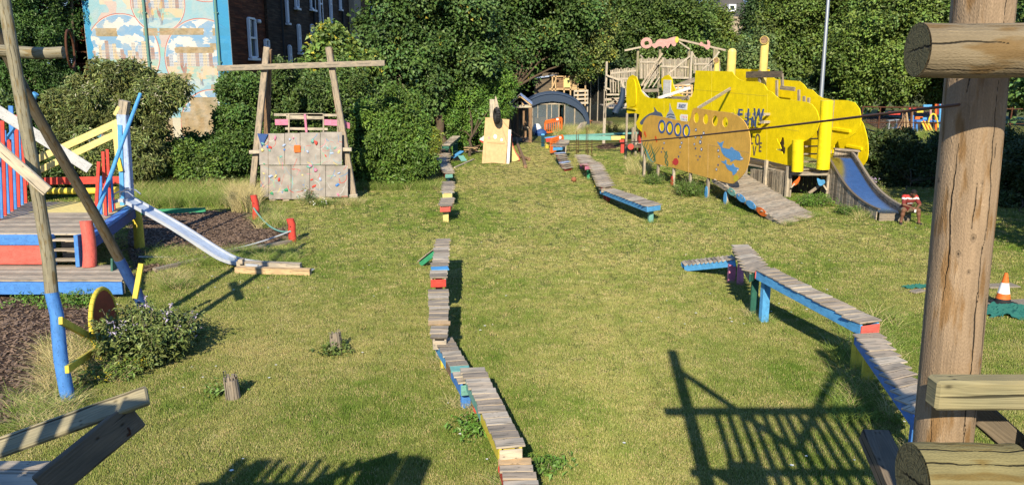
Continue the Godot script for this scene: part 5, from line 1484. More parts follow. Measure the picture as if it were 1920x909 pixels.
	for k in 2:
		var fr := []; var bk := []
		for i in 8:
			var v := i / 7.0
			var x := 288.0 - 9.0 * v + 8.0 * sin(v * 8.0 + k * 2.5); var y := 505.0 - 88.0 * v
			fr.append([x - 3.0, y]); bk.push_front([x + 3.0, y])
		decal(t, "painted_seaweed", w, z16(fr + bk), df + 0.001 * k, M.print_green, false)
	decal(t, "painted_seaweed", w, z16([[165, 405], [178, 432], [196, 470], [215, 482], [198, 480], [172, 450]]), df + 0.004, M.teal)
	decal(t, "painted_fish", w, z16([[322, 478], [330, 462], [345, 460], [356, 478], [350, 496], [335, 502], [326, 494], [318, 500], [321, 488], [316, 476]]), df, M.print_red)
	for q in [[158, 318], [222, 346]]:
		decal(t, "painted_seahorse", w, z16([[q[0] - 4, q[1] - 18], [q[0] + 3, q[1] - 12], [q[0] + 5, q[1]], [q[0] + 9, q[1] + 10], [q[0] + 4, q[1] + 22], [q[0], q[1] + 8], [q[0] - 6, q[1] - 2]]), df, M.print_orange)
	decal(t, "faded_spot", w, z16([[682, 566], [700, 560], [710, 575], [700, 592], [684, 595]]), df, M.hull_worn)
	# its posts, with painted ends
	var ends := [null, null, M.red, null, M.blue_sky, M.blue_sky]
	var k := 0
	for q in [[148, 575, 420], [228, 598, 480], [320, 640, 505], [418, 615, 535], [523, 690, 562], [635, 735, 600]]:
		var z = z16([[q[0], q[1]], [q[0], q[2]]])
		var p0 := w.pt(z[0][0], z[0][1]); p0.y = -0.05
		var p1: Vector3 = w.pt(z[1][0], z[1][1]) - w.n * 0.06
		p0 = Vector3(p1.x, 0, p1.z)
		feet.append(p0)
		var po := beam(t, "post", p0, p1 + Vector3(0, 1.4, 0), 0.13, 0.10, M.w[k % 3], w.u)
		if ends[k]:
			var c := p0 + w.n * 0.075 + Vector3(0, 0.24, 0)
			var pe := prism(t, "painted_paddle", ellipse(Vector2.ZERO, 0.12, 0.27, 14), 0.025, ends[k], Transform3D(Basis(w.u, Vector3.UP, w.n), c))
			pe.set_meta("label", "painted paddle shape on the post")
		k += 1

	# --- the yellow hull behind it
	var hb := G(1481, 370); var ha := G(1178, 298)
	var hw := wall2d(ha, hb)
	var s := thing("yellow_submarine", "large yellow plywood submarine with curved hull sides, funnels and cut-out letters", "play structure", (ha + hb) * 0.5)
	# near side: stern and middle, then the rounded bow
	var hull := PackedVector2Array(hw.poly([[1176, 213], [1176, 155], [1179, 145], [1186, 140], [1194, 144], [1199, 158], [1203, 171], [1210, 180], [1220, 184], [1258, 185], [1290, 189], [1297, 183], [1302, 170], [1304, 150], [1305, 132], [1340, 133], [1374, 134], [1378, 141], [1386, 148], [1396, 152], [1422, 153], [1434, 158], [1440, 169], [1448, 172], [1455, 179], [1463, 185], [1490, 188], [1514, 191], [1524, 196], [1532, 206], [1537, 220], [1537, 232], [1533, 245], [1526, 255], [1514, 263], [1504, 267], [1496, 275], [1490, 290], [1485, 311], [1470, 308], [1440, 301], [1405, 294], [1340, 282], [1260, 264], [1215, 254], [1204, 247], [1196, 240], [1193, 230], [1198, 222], [1200, 214], [1190, 212]]))
	# letters and shapes cut through it
	for cut in [[[1458, 258], [1462, 258], [1464, 266], [1467, 257], [1471, 258], [1472, 268], [1471, 274], [1474, 277], [1473, 288], [1469, 289], [1467, 284], [1457, 281], [1457, 278], [1466, 279], [1464, 272], [1459, 264]]]:
		hull = keyhole(hull, PackedVector2Array(hw.poly(cut)))
	prism(s, "hull_side", hull, 0.035, M.hull, hw.xf())
	beam(s, "added_backing_board", hw.pt(1454, 272) - hw.n * 0.25, hw.pt(1478, 275) - hw.n * 0.25, 1.0, 0.03, M.w[0])  # board added behind the cut-out to keep light from showing through
	# seams
	for q in [[[1305, 168], [1440, 180]], [[1440, 176], [1439, 300]], [[1246, 187], [1246, 258]], [[1440, 236], [1500, 246]], [[1336, 134], [1335, 200]], [[1404, 180], [1403, 226]]]:
		beam(s, "seam", hw.pt(q[0][0], q[0][1]) + hw.n * 0.019, hw.pt(q[1][0], q[1][1]) + hw.n * 0.019, 0.014, 0.006, M.hull_worn, Vector3.UP, 0.001)
	# stern door flap
	prism(s, "stern_flap", smooth(hw.poly([[1177, 198], [1177, 156], [1181, 149], [1190, 148], [1194, 160], [1195, 190], [1192, 199], [1184, 200]]), 3), 0.03, M.hull, hw.xf(0.05))
	# edge strip under the flap
	beam(s, "ledge", hw.pt(1177, 202) + hw.n * 0.06, hw.pt(1194, 205) + hw.n * 0.06, 0.06, 0.1, M.hull_worn)
	# painted dolphin and shark fin on the stern
	decal(s, "painted_dolphin", hw, [[1201, 229], [1210, 219], [1219, 213], [1228, 209], [1227, 200], [1234, 209], [1241, 212], [1245, 222], [1243, 230], [1222, 226], [1210, 230], [1204, 234]], 0.022, M.print_grey)
	decal(s, "painted_shark", hw, [[1257, 193], [1260, 204], [1265, 213], [1268, 226], [1250, 224], [1252, 214], [1256, 207]], 0.022, M.print_pale)
	for y in [214, 219]:
		decal(s, "painted_stripe", hw, [[1252, y + 1.5], [1258, y - 1], [1265, y + 0.5], [1266, y + 2.5], [1258, y + 1], [1252, y + 3.5]], 0.028, M.print_grey)
	# signs
	var sg := decal(s, "name_sign", hw, [[1271.5, 192], [1291, 193], [1289.5, 206], [1270.5, 204]], 0.03, M.print_white, false)
	text_on(sg, "ANDY", hw, 1280.6, 199, 0.205, M.print_navy, 0.036, 0.95)
	var s2 := decal(s, "worn_sign", hw, [[1276, 219], [1278, 214], [1291, 215], [1290, 229], [1278, 226]], 0.03, M.print_white, false)
	for r in 2:
		for i in 4:
			var c := hw.pt(1280.5 + i * 2.7, 218.5 + r * 5.0 + i * 0.5) + hw.n * 0.036
			beam(s2, "faded_stroke", c + Vector3(0, 0.05, 0), c - Vector3(0, 0.05, 0), 0.045, 0.004, M.print_red if r == 0 else M.print_navy, hw.u, 0.001)
	# cut-out words on two battens held off the hull
	for y in [[1398, 214, 1447, 214], [1398, 228, 1447, 228.5]]:
		beam(s, "batten", hw.pt(1380, y[1]) + hw.n * 0.34, hw.pt(y[2], y[3]) + hw.n * 0.34, 0.13, 0.05, M.w[2])
		beam(s, "batten_spacer", hw.pt(1444, y[3]), hw.pt(1444, y[3]) + hw.n * 0.32, 0.1, 0.1, M.w[2])
	var word := "YELLOW"; var cols := [M.tube_yellow, M.print_navy, M.tube_yellow, M.print_navy, M.tube_yellow, M.print_navy]
	for i in 6:
		text_on(s, word[i], hw, 1394.0 + i * 8.8, 214.5, 0.48, cols[i], 0.40, 1.25, "letter")
	word = "SUBMARINE"; cols = [M.tube_yellow, M.tube_yellow, M.tube_yellow, M.print_navy, M.tube_yellow, M.print_navy, M.tube_yellow, M.print_navy, M.tube_yellow]
	for i in 9:
		text_on(s, word[i], hw, 1378.0 + i * 7.3, 228.5, 0.44, cols[i], 0.40, 1.0, "letter")
	# dark painted word low on the hull
	for q in [["L", 1411, 261, 0.46], ["O", 1422, 262, 0.50], ["V", 1416, 283, 0.42], ["E", 1427, 276, 0.42]]:
		text_on(s, q[0], hw, q[1], q[2], q[3], M.wood_dark, 0.022, 0.8, "painted_letter")
	# brace from the orange panel up to the hull
	beam(s, "brace", w.pt(1309, 203), hw.pt(1372, 166) + hw.n * 0.05, 0.13, 0.06, M.w[2])
	# decking and frames between the sides
	var far := wall2d(ha, hb, -2.0)
	for i in 16:
		var v := (i + 0.5) / 16.0
		var p0: Vector3 = hw.o + hw.u * lerpf(0.3, 15.0, v) - hw.n * 0.05 + Vector3(0, 1.0, 0)
		beam(s, "deck_board", p0, p0 - hw.n * 1.9, 0.05, 0.88, M.w[i % 6])
	for v in [0.4, 4.0, 8.0, 12.0, 15.2]:
		for sd in [0.06, 1.92]:
			var p0: Vector3 = hw.o + hw.u * v - hw.n * sd
			beam(s, "post", p0, p0 + Vector3(0, 1.9, 0), 0.14, 0.12, M.w[1], hw.u)
	# far side of the hull
	var fs := PackedVector2Array(far.poly([[1268, 198], [1262, 175], [1244, 172], [1241, 160], [1241, 148], [1247, 142], [1254, 140], [1260, 146], [1263, 160], [1270, 174], [1285, 181], [1310, 182], [1345, 150], [1378, 129], [1443, 130], [1446, 142], [1455, 148], [1475, 150], [1500, 152], [1508, 158], [1514, 166], [1524, 168], [1534, 178], [1545, 184], [1562, 187], [1590, 188], [1604, 192], [1613, 204], [1616, 220], [1614, 236], [1606, 249], [1594, 258], [1582, 261], [1572, 263], [1566, 272], [1563, 290], [1558, 306], [1540, 300], [1480, 285], [1400, 262], [1330, 245], [1268, 230]]))
	prism(s, "hull_side", fs, 0.035, M.hull, far.xf())
	# the third sheet beyond the slide
	var third := wall2d(ha, hb, -3.15)
	prism(s, "hull_side", smooth(third.poly([[1540, 230], [1600, 222], [1616, 226], [1624, 245], [1629, 270], [1628, 295], [1620, 310], [1608, 320], [1602, 316], [1606, 300], [1596, 292], [1570, 290], [1545, 285]]), 4), 0.035, M.hull, third.xf())
	beam(s, "grab_rail", far.pt(1563, 241) + far.n * 0.05, far.pt(1597, 246) + far.n * 0.05, 0.11, 0.08, M.hull)
	beam(s, "grab_rail", third.pt(1590, 273) + third.n * 0.05, third.pt(1619, 279) + third.n * 0.05, 0.11, 0.08, M.hull)
	beam(s, "upright", far.pt(1566, 187) + far.n * 0.06, far.pt(1560, 262) + far.n * 0.06, 0.10, 0.06, M.w[1], far.u)
	for q in [[1475, 150, 1475, 188], [1517, 168, 1517, 196], [1527, 180, 1527, 200], [1536, 183, 1534, 214]]:
		beam(s, "upright", far.pt(q[0], q[1]) + far.n * 0.5, far.pt(q[2], q[3]) + far.n * 0.5, 0.13, 0.07, M.w[1], far.u)
	beam(s, "cross_plank", far.pt(1478, 164) + far.n * 0.4, far.pt(1506, 167) + far.n * 0.4, 0.17, 0.05, M.w[1])
	# grey planks behind the conning tower
	beam(s, "cross_plank", hw.pt(1375, 140) - hw.n * 0.7, hw.pt(1441, 139) - hw.n * 0.7, 0.28, 0.05, M.wood_dark)
	beam(s, "upright", hw.pt(1398, 132) - hw.n * 0.75, hw.pt(1398, 158) - hw.n * 0.75, 0.13, 0.08, M.w[4], hw.u)
	beam(s, "upright", hw.pt(1437, 138) - hw.n * 0.8, hw.pt(1438, 162) - hw.n * 0.8, 0.13, 0.08, M.w[4], hw.u)
	# funnels and periscopes
	var fw := wall2d(ha, hb, -1.0)
	funnel(s, fw.pt(1369.5, 165), fw.pt(1369.5, 92), 0.21, false)
	funnel(s, fw.pt(1429.5, 165), fw.pt(1432.5, 76), 0.18, true)
	funnel(s, fw.pt(1343, 150), fw.pt(1344, 113), 0.13, true)
	# white boards and struts in the open stern
	beam(s, "white_strut", hw.pt(1223, 184) - hw.n * 0.4, hw.pt(1248, 165) - hw.n * 1.5, 0.16, 0.06, M.white)
	beam(s, "white_strut", hw.pt(1202, 172) - hw.n * 0.1, hw.pt(1216, 186) - hw.n * 0.1, 0.10, 0.05, M.white)
	beam(s, "white_board", far.pt(1246, 165) + far.n * 0.06, far.pt(1260, 166) + far.n * 0.06, 0.95, 0.03, M.white)
	beam(s, "cross_plank", hw.pt(1230, 183) - hw.n * 1.0, hw.pt(1258, 184) - hw.n * 1.0, 0.14, 0.05, M.w[1])
	for q in [[1268, 190, 1282, 180], [1281, 180, 1283, 192]]:
		beam(s, "strut", hw.pt(q[0], q[1]) - hw.n * 0.3, hw.pt(q[2], q[3]) - hw.n * 0.3, 0.12, 0.06, M.w[1])
	# red stern posts and rails
	var rp0 := hw.pt(1193, 214) - hw.n * 0.3
	beam(s, "red_post", Vector3(rp0.x, 0.5, rp0.z), rp0, 0.16, 0.12, M.red, hw.u)
	beam(s, "red_rail", hw.pt(1180, 262) - hw.n * 0.4, hw.pt(1206, 250) - hw.n * 0.4, 0.25, 0.06, M.maroon)
	for q in [[1177, 212], [1194, 247], [1206, 258]]:
		var p1: Vector3 = hw.pt(q[0], q[1]) + hw.n * 0.03
		beam(s, "post", Vector3(p1.x, 0, p1.z), p1, 0.12, 0.10, M.w[0], hw.u)
	var ps := hw.pt(1186, 272)
	prism(s, "stern_shelf", ellipse(Vector2.ZERO, 0.55, 0.75, 18), 0.14, M.wood_dark, Transform3D(Basis(Vector3.RIGHT, Vector3.FORWARD, Vector3.UP), ps + Vector3(0.1, 0, 0.2)))
	prism(s, "red_disc", ellipse(Vector2.ZERO, 0.17, 0.17, 14), 0.03, M.red, Transform3D(Basis(), D(1183, 275, 46.0)))
	# ramp of weathered planks
	var r0l := G(1437, 404, 0.06); var r0r := G(1525, 404, 0.06); var r1l := G(1351, 338, 0.78); var r1r := G(1424, 314, 0.98)
	r0l = G(1472, 420, 0.05); r0r = G(1528, 405, 0.05)
	r1l = G(1338, 332, 0.92)
	var rv := r0r - r0l
	r1r = r1l + rv * 0.98
	var nrow := 19
	for i in nrow:
		var v := (i + 0.5) / nrow
		var l := r0l.lerp(r1l, v); var r := r0r.lerp(r1r, v)
		var ax := (r - l).normalized()
		l -= ax * rng.randf() * 0.10; r += ax * rng.randf() * 0.12
		l.y += rng.randf_range(-0.008, 0.008); r.y += rng.randf_range(-0.008, 0.008)
		beam(s, "ramp_plank", l, r, 0.045, r0l.distance_to(r1l) / nrow * rng.randf_range(0.90, 0.99), [M.w[5], M.w[3], M.w[0]][i % 3], (r1l - r0l).cross(r0r - r0l).normalized() * -1.0 if (r1l - r0l).cross(r0r - r0l).y < 0 else (r1l - r0l).cross(r0r - r0l).normalized())
	beam(s, "ramp_side", r0l + Vector3(-0.03, -0.06, 0), r1l + Vector3(-0.03, -0.10, 0), 0.20, 0.06, M.w[1])
	beam(s, "ramp_side", r0r + Vector3(0.0, -0.06, 0), r1r + Vector3(0.0, -0.10, 0), 0.20, 0.06, M.w[1])
	var rn := Vector3(-1, 0, 0.25).normalized()
	for q in [[0.26, M.orange], [0.40, M.blue_sky], [0.54, M.blue_sky], [0.68, M.teal]]:
		var c := r0l.lerp(r1l, q[0]) + Vector3(-0.08, -0.05, 0.02)
		var ud := (r0l - r1l).normalized()
		prism(s, "painted_paddle", ellipse(Vector2.ZERO, 0.36, 0.13, 16), 0.03, q[1], Transform3D(Basis(ud, ud.cross(rn).normalized() * -1.0, rn), c))
	# boarded side along the ramp, posts and the landing
	for i in 17:
		var v := i / 16.0
		var p0: Vector3 = hw.pt(lerpf(1412, 1478, v), lerpf(322, 372, v))
		p0.y = 0.0
		beam(s, "side_slat", p0, p0 + Vector3(0, lerpf(0.86, 1.02, v) + 0.02 * (i % 2), 0), 0.30, 0.03, M.w[(i * 2) % 6], hw.u)
	for q in [1440, 1481]:
		var p1 := hw.pt(q, 300 if q == 1440 else 312) + hw.n * 0.05
		beam(s, "post", Vector3(p1.x, 0, p1.z), p1, 0.14, 0.12, M.w[2], hw.u)
	var l0 := D(1484, 325, 32.85); var l1 := D(1554, 325, 31.9)
	var lb := Vector3(0.45, 0, -1.3)
	for i in 5:
		var v := i / 5.0
		beam(s, "landing_board", l0 + lb * v + Vector3(0, -0.03, 0), l1 + lb * v + Vector3(0, -0.03, 0), 0.09 if i == 0 else 0.045, 0.26, M.w[(i * 3) % 6])
	var pr := G(1551, 377)
	beam(s, "post", pr, Vector3(pr.x, l1.y - 0.05, pr.z), 0.15, 0.13, M.w[0], Vector3(1, 0, 0))
	beam(s, "post", Vector3(l0.x, 0, l0.z) + lb, l0 + lb - Vector3(0, 0.05, 0), 0.15, 0.13, M.wood_dark, Vector3(1, 0, 0))
	beam(s, "post", Vector3(l1.x, 0, l1.z) + lb, l1 + lb - Vector3(0, 0.05, 0), 0.15, 0.13, M.wood_dark, Vector3(1, 0, 0))
	beam(s, "under_brace", D(1518, 362, 32.6), D(1552, 338, 32.2), 0.12, 0.07, M.w[1])
	# dark slats under the landing stand for the shade in its opening
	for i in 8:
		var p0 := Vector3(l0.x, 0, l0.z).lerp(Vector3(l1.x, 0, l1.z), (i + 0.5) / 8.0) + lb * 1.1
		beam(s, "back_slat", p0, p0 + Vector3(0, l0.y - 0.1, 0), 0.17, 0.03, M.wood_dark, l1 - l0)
	for q in [[[1489, 341], [1497, 334], [1500, 328], [1501, 336], [1496, 345], [1490, 348], [1486, 347]], [[1533, 334], [1540, 337], [1546, 337], [1548, 343], [1541, 348], [1536, 346]]]:
		var lw := wall2d(l0, l1, 0.03)
		prism(s, "painted_paddle", smooth(lw.poly(q), 3), 0.03, M.orange if q[0][0] < 1500 else M.blue_sky, lw.xf())
	beam(s, "paddle_arm", D(1484, 352, 32.75), D(1491, 344, 32.7), 0.06, 0.05, M.w[2])
	beam(s, "paddle_arm", D(1552, 357, 31.85), D(1545, 347, 31.9), 0.06, 0.05, M.w[2])
	# ladder treads between the two columns
	for i in 7:
		var v := i / 6.0
		var p0 := l0.lerp(l1, 0.30) + Vector3(0.3, 0.08 + 0.30 * i, -0.75 - 0.16 * i); var p1 := l0.lerp(l1, 0.80) + Vector3(0.3, 0.08 + 0.30 * i, -0.75 - 0.16 * i)
		beam(s, "ladder_tread", p0, p1, 0.05, 0.24, M.w[i % 4])
	feet.append_array([pr, r0l, r0r, r0l.lerp(r0r, 0.5)])
	for e in [0.28, 0.83]:
		beam(s, "ladder_side", l0.lerp(l1, e) + Vector3(0.3, 0, -0.72), l0.lerp(l1, e) + Vector3(0.3, 2.1, -1.8), 0.16, 0.05, M.w[4])
	# two yellow columns
	var c1 := D(1496, 321, 32.45); var c1t := D(1497, 262, 32.45)
	pole(s, "column", c1, c1t, 0.235, 0.225, M.tube_yellow, 24, 3, 0.0)
	var c2 := D(1544, 317, 31.9); var c2t := D(1552, 188, 31.9)
	pole(s, "column", c2, c2t, 0.26, 0.245, M.tube_yellow, 24, 3, 0.0)

	# --- the metal slide
	var sl := thing("metal_slide", "wide polished metal slide with boarded wooden sides below the yellow submarine", "slide", Vector3(13.3, 0, -29.5))
	var prof := [[27.55, 0.30], [28.1, 0.31], [28.9, 0.39], [29.8, 0.57], [30.6, 0.84], [31.3, 1.17], [31.9, 1.48], [32.4, 1.72], [32.8, 1.80]]
	var xl := func(d: float) -> float: return lerpf(12.78, 12.88, (33.0 - d) / 5.5)
	var wd := 1.06
	var bed := MB.new()
	var fine := []
	for i in prof.size() - 1:
		for j in 4:
			var p0 := Vector2(prof[maxi(i - 1, 0)][0], prof[maxi(i - 1, 0)][1]); var p1 := Vector2(prof[i][0], prof[i][1]); var p2 := Vector2(prof[i + 1][0], prof[i + 1][1]); var p3 := Vector2(prof[mini(i + 2, prof.size() - 1)][0], prof[mini(i + 2, prof.size() - 1)][1])
			fine.append(p1.cubic_interpolate(p2, p0, p3, j / 4.0))
	fine.append(Vector2(prof[-1][0], prof[-1][1]))
	var nrm := []
	for i in fine.size():
		var e: Vector2 = fine[mini(i + 1, fine.size() - 1)] - fine[maxi(i - 1, 0)]
		nrm.append(Vector3(0, e.x, e.y).normalized())
	for i in fine.size() - 1:
		var A := Vector3(xl.call(fine[i].x), fine[i].y, -fine[i].x); var B := Vector3(xl.call(fine[i + 1].x), fine[i + 1].y, -fine[i + 1].x)
		var W := Vector3(wd, 0, 0)
		bed.trin(A, B, B + W, nrm[i], nrm[i + 1], nrm[i + 1], Vector2(0, fine[i].x), Vector2(0, fine[i + 1].x), Vector2(wd, fine[i + 1].x))
		bed.trin(A, B + W, A + W, nrm[i], nrm[i + 1], nrm[i], Vector2(0, fine[i].x), Vector2(wd, fine[i + 1].x), Vector2(wd, fine[i].x))
	put(sl, "slide_bed", bed.mesh(), M.slide)
	for sd in 2:
		var off := -0.03 if sd == 0 else wd + 0.03
		for i in 16:                # upright boards whose tops follow the curve
			var d0 := lerpf(27.7, 32.7, i / 16.0); var d1 := lerpf(27.7, 32.7, (i + 0.96) / 16.0)
			var y0 := curve_y(fine, d0) + 0.10; var y1 := curve_y(fine, d1) + 0.10
			var poly := PackedVector2Array([Vector2(-d0, 0.02), Vector2(-d0, y0), Vector2(-d1, y1), Vector2(-d1, 0.02)])
			prism(sl, "side_slat", poly, 0.035, M.w[(i * 2 + sd) % 6], Transform3D(Basis(Vector3(0, 0, 1), Vector3.UP, Vector3(-1, 0, 0)), Vector3(xl.call((d0 + d1) * 0.5) + off, 0, 0)))
		var cap := MB.new()
		for i in fine.size() - 1:
			var A := Vector3(xl.call(fine[i].x) + off, fine[i].y + 0.13, -fine[i].x); var B := Vector3(xl.call(fine[i + 1].x) + off, fine[i + 1].y + 0.13, -fine[i + 1].x)
			add_cbox(cap, Vector3(A.distance_to(B) + 0.01, 0.05, 0.09), 0.01, Vector2(i * 0.1, 0), frame(A, B))
		put(sl, "side_cap", cap.mesh(), M.wood_dark if sd == 0 else M.w[4])
	beam(sl, "end_board", Vector3(xl.call(27.5) - 0.02, 0.15, -27.53), Vector3(xl.call(27.5) + wd + 0.02, 0.15, -27.53), 0.28, 0.05, M.w[4])
	beam(sl, "top_board", D(1565, 279, 32.9), D(1612, 283, 32.7), 0.06, 0.4, M.w[3])
	for i in 6:
		var x := lerpf(1569.0, 1607.0, i / 5.0)
		beam(sl, "top_slat", D(x, 281, 32.85), Vector3(D(x, 281, 32.85).x, 1.55, -32.85), 0.17, 0.03, M.w[(i * 2 + 1) % 6], Vector3(1, 0, 0))
func curve_y(fine: Array, d: float) -> float:
	for i in fine.size() - 1:
		if d <= fine[i + 1].x: return lerpf(fine[i].y, fine[i + 1].y, clampf((d - fine[i].x) / (fine[i + 1].x - fine[i].x), 0.0, 1.0))
	return fine[-1].y
func text_on(parent: Node, txt: String, w: Wall2D, px: float, py: float, size: float, m: Material, off: float, squash := 1.0, called := "lettering") -> void:
	var tm := TextMesh.new()
	var fo := SystemFont.new()
	fo.font_names = PackedStringArray(["Droid Sans"])
	fo.font_weight = 700
	tm.font = fo
	tm.text = txt
	tm.font_size = 64
	tm.pixel_size = size / 46.0
	tm.depth = 0.012
	put(parent, called, tm, m, Transform3D(Basis(w.u * squash, Vector3.UP, w.n), w.pt(px, py) + w.n * off))
func funnel(parent: Node, a: Vector3, b: Vector3, r: float, elbow: bool) -> void:
	var mb := MB.new()
	var c := a
	if not elbow:
		lathe(mb, [[r, 0.0], [r, b.y - a.y - r * 0.6], [r * 0.85, b.y - a.y - r * 0.2], [r * 0.5, b.y - a.y + r * 0.1], [0.001, b.y - a.y + r * 0.15]], Vector3.ZERO, 24)
		put(parent, "funnel", mb.mesh(), M.tube_pale, Transform3D(Basis(), c))
		return
	lathe(mb, [[r, 0.0], [r, b.y - a.y]], Vector3.ZERO, 24)
	var top := Vector3(0, b.y - a.y, 0)
	var dir := Vector3(-0.45, 0.05, 0.90).normalized()
	add_pole(mb, top + dir * r * -0.8, top + dir * r * 1.35, r, r, 24, 2, 0.0, false)
	add_pole(mb, top - dir * r * 0.8, top - dir * r * 0.82, r, r * 0.1, 24, 1, 0.0, false)
	lathe(mb, [[r, b.y - a.y], [r * 0.8, b.y - a.y + r * 0.6], [0.01, b.y - a.y + r * 0.95]], Vector3.ZERO, 24)
	var f := put(parent, "funnel", mb.mesh(), M.tube_pale, Transform3D(Basis(), c))
	var inn := MB.new()
	add_pole(inn, top + dir * r * 0.9, top + dir * r * 1.3, r * 0.9, r * 0.86, 20, 1, 0.0, true)
	put(f, "funnel_mouth", inn.mesh(), M.wood_brown, Transform3D(Basis(), c))
	var lip := MB.new()
	var fr := frame(top, top + dir)
	for i in 24:
		var a0 := TAU * i / 24.0; var a1 := TAU * (i + 1) / 24.0
		add_pole(lip, top + dir * r * 1.35 + (fr.basis.y * cos(a0) + fr.basis.z * sin(a0)) * r * 0.97, top + dir * r * 1.35 + (fr.basis.y * cos(a1) + fr.basis.z * sin(a1)) * r * 0.97, r * 0.07, r * 0.07, 6, 1, 0.0, false)
	put(f, "funnel_lip", lip.mesh(), M.tube_pale, Transform3D(Basis(), c))

# ---------------------------------------------------------------- picket fort behind
func build_fort() -> void:
	var d := 57.0
	var t := thing("picket_fort", "grey timber fort with picket fences, leaning braces and a pink serpent on its roof beam", "play fort", Vector3(10.0, 0, -d - 2.0))
	var zq := func(x: float, y: float) -> Array: return [1130.0 + x / 6.06, 55.0 + y / 6.06]
	var P := func(x: float, y: float, dd: float) -> Vector3: return D(1130.0 + x / 6.06, 55.0 + y / 6.06, dd)
	# posts
	for q in [[48, 365, 45, d], [405, 205, 26, d], [655, 200, 26, d], [985, 210, 26, d], [1015, 250, 22, d - 0.3], [1275, 210, 26, d + 1.0], [1300, 215, 26, d + 1.0], [30, 700, 18, d]]:
		var p1: Vector3 = P.call(q[0], q[1], q[3])
		beam(t, "post", Vector3(p1.x - 0.05, 0, p1.z), p1, 0.16 if q[2] < 40 else 0.14, 0.16, M.wood_green if q[2] == 26 else M.w[2], Vector3(1, 0, 0))
	# the deck they stand on
	for i in 12:
		beam(t, "deck_board", Vector3(P.call(80, 560, d).x, 2.55, -d - 0.2 - 0.5 * i), Vector3(P.call(1320, 560, d).x, 2.55, -d - 0.2 - 0.5 * i), 0.06, 0.47, M.w[i % 6])
	# pickets: left side fence, back fence in two lengths
	for run in [[95, 455, 385, 430, 600, 16, d], [425, 325, 640, 330, 560, 14, d + 5.0], [680, 330, 975, 335, 560, 18, d + 5.0], [1040, 325, 1330, 330, 500, 17, d + 5.0], [90, 575, 300, 600, 720, 8, d - 0.3]]:
		for i in run[5]:
			var v = i / float(run[5] - 1)
			var x := lerpf(run[0], run[2], v); var y := lerpf(run[1], run[3], v) + rng.randf_range(-14, 10)
			beam(t, "picket", P.call(x + rng.randf_range(-4, 4), run[4], run[6]), P.call(x, y, run[6]), 0.088, 0.03, M.w[[0, 2, 1, 0][i % 4]], Vector3(1, 0, 0))
	for q in [[95, 500, 385, 470, d], [425, 370, 640, 372, d + 4.95], [680, 425, 985, 430, d + 4.95], [1040, 395, 1330, 390, d + 4.95], [90, 560, 385, 560, d], [780, 550, 985, 552, d - 0.2], [660, 420, 980, 430, d - 0.1], [40, 520, 230, 590, d - 0.2], [40, 740, 190, 740, d - 0.2], [40, 670, 90, 680, d - 0.2]]:
		beam(t, "rail", P.call(q[0], q[1], q[4]), P.call(q[2], q[3], q[4]), 0.13, 0.06, M.w[2])
	# braces and leaning poles
	for q in [[440, 640, 680, 270, 0.14], [470, 640, 690, 330, 0.10], [520, 660, 640, 480, 0.08], [570, 660, 650, 540, 0.08], [450, 700, 640, 400, 0.10], [750, 500, 1035, 270, 0.12], [430, 290, 460, 330, 0.1], [1030, 285, 1065, 330, 0.1], [1140, 450, 1260, 350, 0.10], [1200, 420, 1330, 250, 0.12], [870, 140, 990, 225, 0.1], [540, 620, 620, 440, 0.07]]:
		beam(t, "brace", P.call(q[0], q[1], d - 0.25), P.call(q[2], q[3], d - 0.25), q[4], 0.06, M.w[[2, 0, 5][int(q[0]) % 3]])
	for q in [[810, 660, 1050, 570, 0.32], [440, 700, 640, 690, 0.22], [640, 640, 790, 645, 0.2]]:
		beam(t, "heavy_beam", P.call(q[0], q[1], d - 0.6), P.call(q[2], q[3], d - 0.6), q[4], 0.15, M.w[4])
	# stacked braces by the stern
	for q in [[20, 800, 280, 780], [40, 860, 270, 770], [105, 780, 230, 909], [180, 900, 290, 840], [210, 560, 270, 750]]:
		beam(t, "brace", P.call(q[0], q[1], d - 5.0), P.call(q[2], q[3], d - 5.0), 0.16, 0.10, M.w[[2, 0, 5][int(q[0]) % 3]])
	# gable beams
	beam(t, "roof_beam", P.call(250, 240, d - 0.3), P.call(850, 115, d - 0.3), 0.12, 0.10, M.wood_pale)
	beam(t, "roof_beam", P.call(850, 110, d - 0.3), P.call(1400, 238, d - 0.3), 0.14, 0.10, M.w[5])
	# lattice crate and white plank below
	var lc: Vector3 = P.call(885, 695, d - 1.0)
	for i in 6: beam(t, "lattice_slat", lc + Vector3(-0.8 + 0.32 * i, -0.45, 0), lc + Vector3(-0.8 + 0.32 * i, 0.4, 0), 0.12, 0.03, M.wood_new, Vector3(1, 0, 0))
	for i in 4: beam(t, "lattice_slat", lc + Vector3(-0.85, -0.4 + 0.25 * i, 0.035), lc + Vector3(0.85, -0.4 + 0.25 * i, 0.035), 0.10, 0.03, M.wood_new)
	beam(t, "white_plank", P.call(830, 655, d - 0.9), P.call(1000, 640, d - 0.9), 0.25, 0.04, M.white)
	# pink serpent, cut from board
	var w := wall2d(P.call(250, 240, d - 0.42), P.call(1400, 238, d - 0.42))
	var body := []
	for q in [[545, 150], [575, 165], [600, 155], [620, 125], [660, 108], [720, 112], [760, 100], [800, 88], [835, 82], [850, 95], [845, 130], [838, 165], [825, 190], [795, 185], [778, 160], [760, 185], [740, 215], [715, 185], [690, 215], [665, 190], [630, 195], [595, 215], [570, 195], [550, 180]]:
		body.append([1130.0 + q[0] / 6.06, 55.0 + q[1] / 6.06])
	var sp := thing("pink_serpent", "pink cut-out serpent fixed along the roof beam of the picket fort", "cut-out", P.call(700, 150, d - 0.42))
	prism(sp, "body", smooth(w.poly(body), 3), 0.05, M.pink_pale, w.xf())
	var c := w.at(1130.0 + 498.0 / 6.06, 55.0 + 155.0 / 6.06)
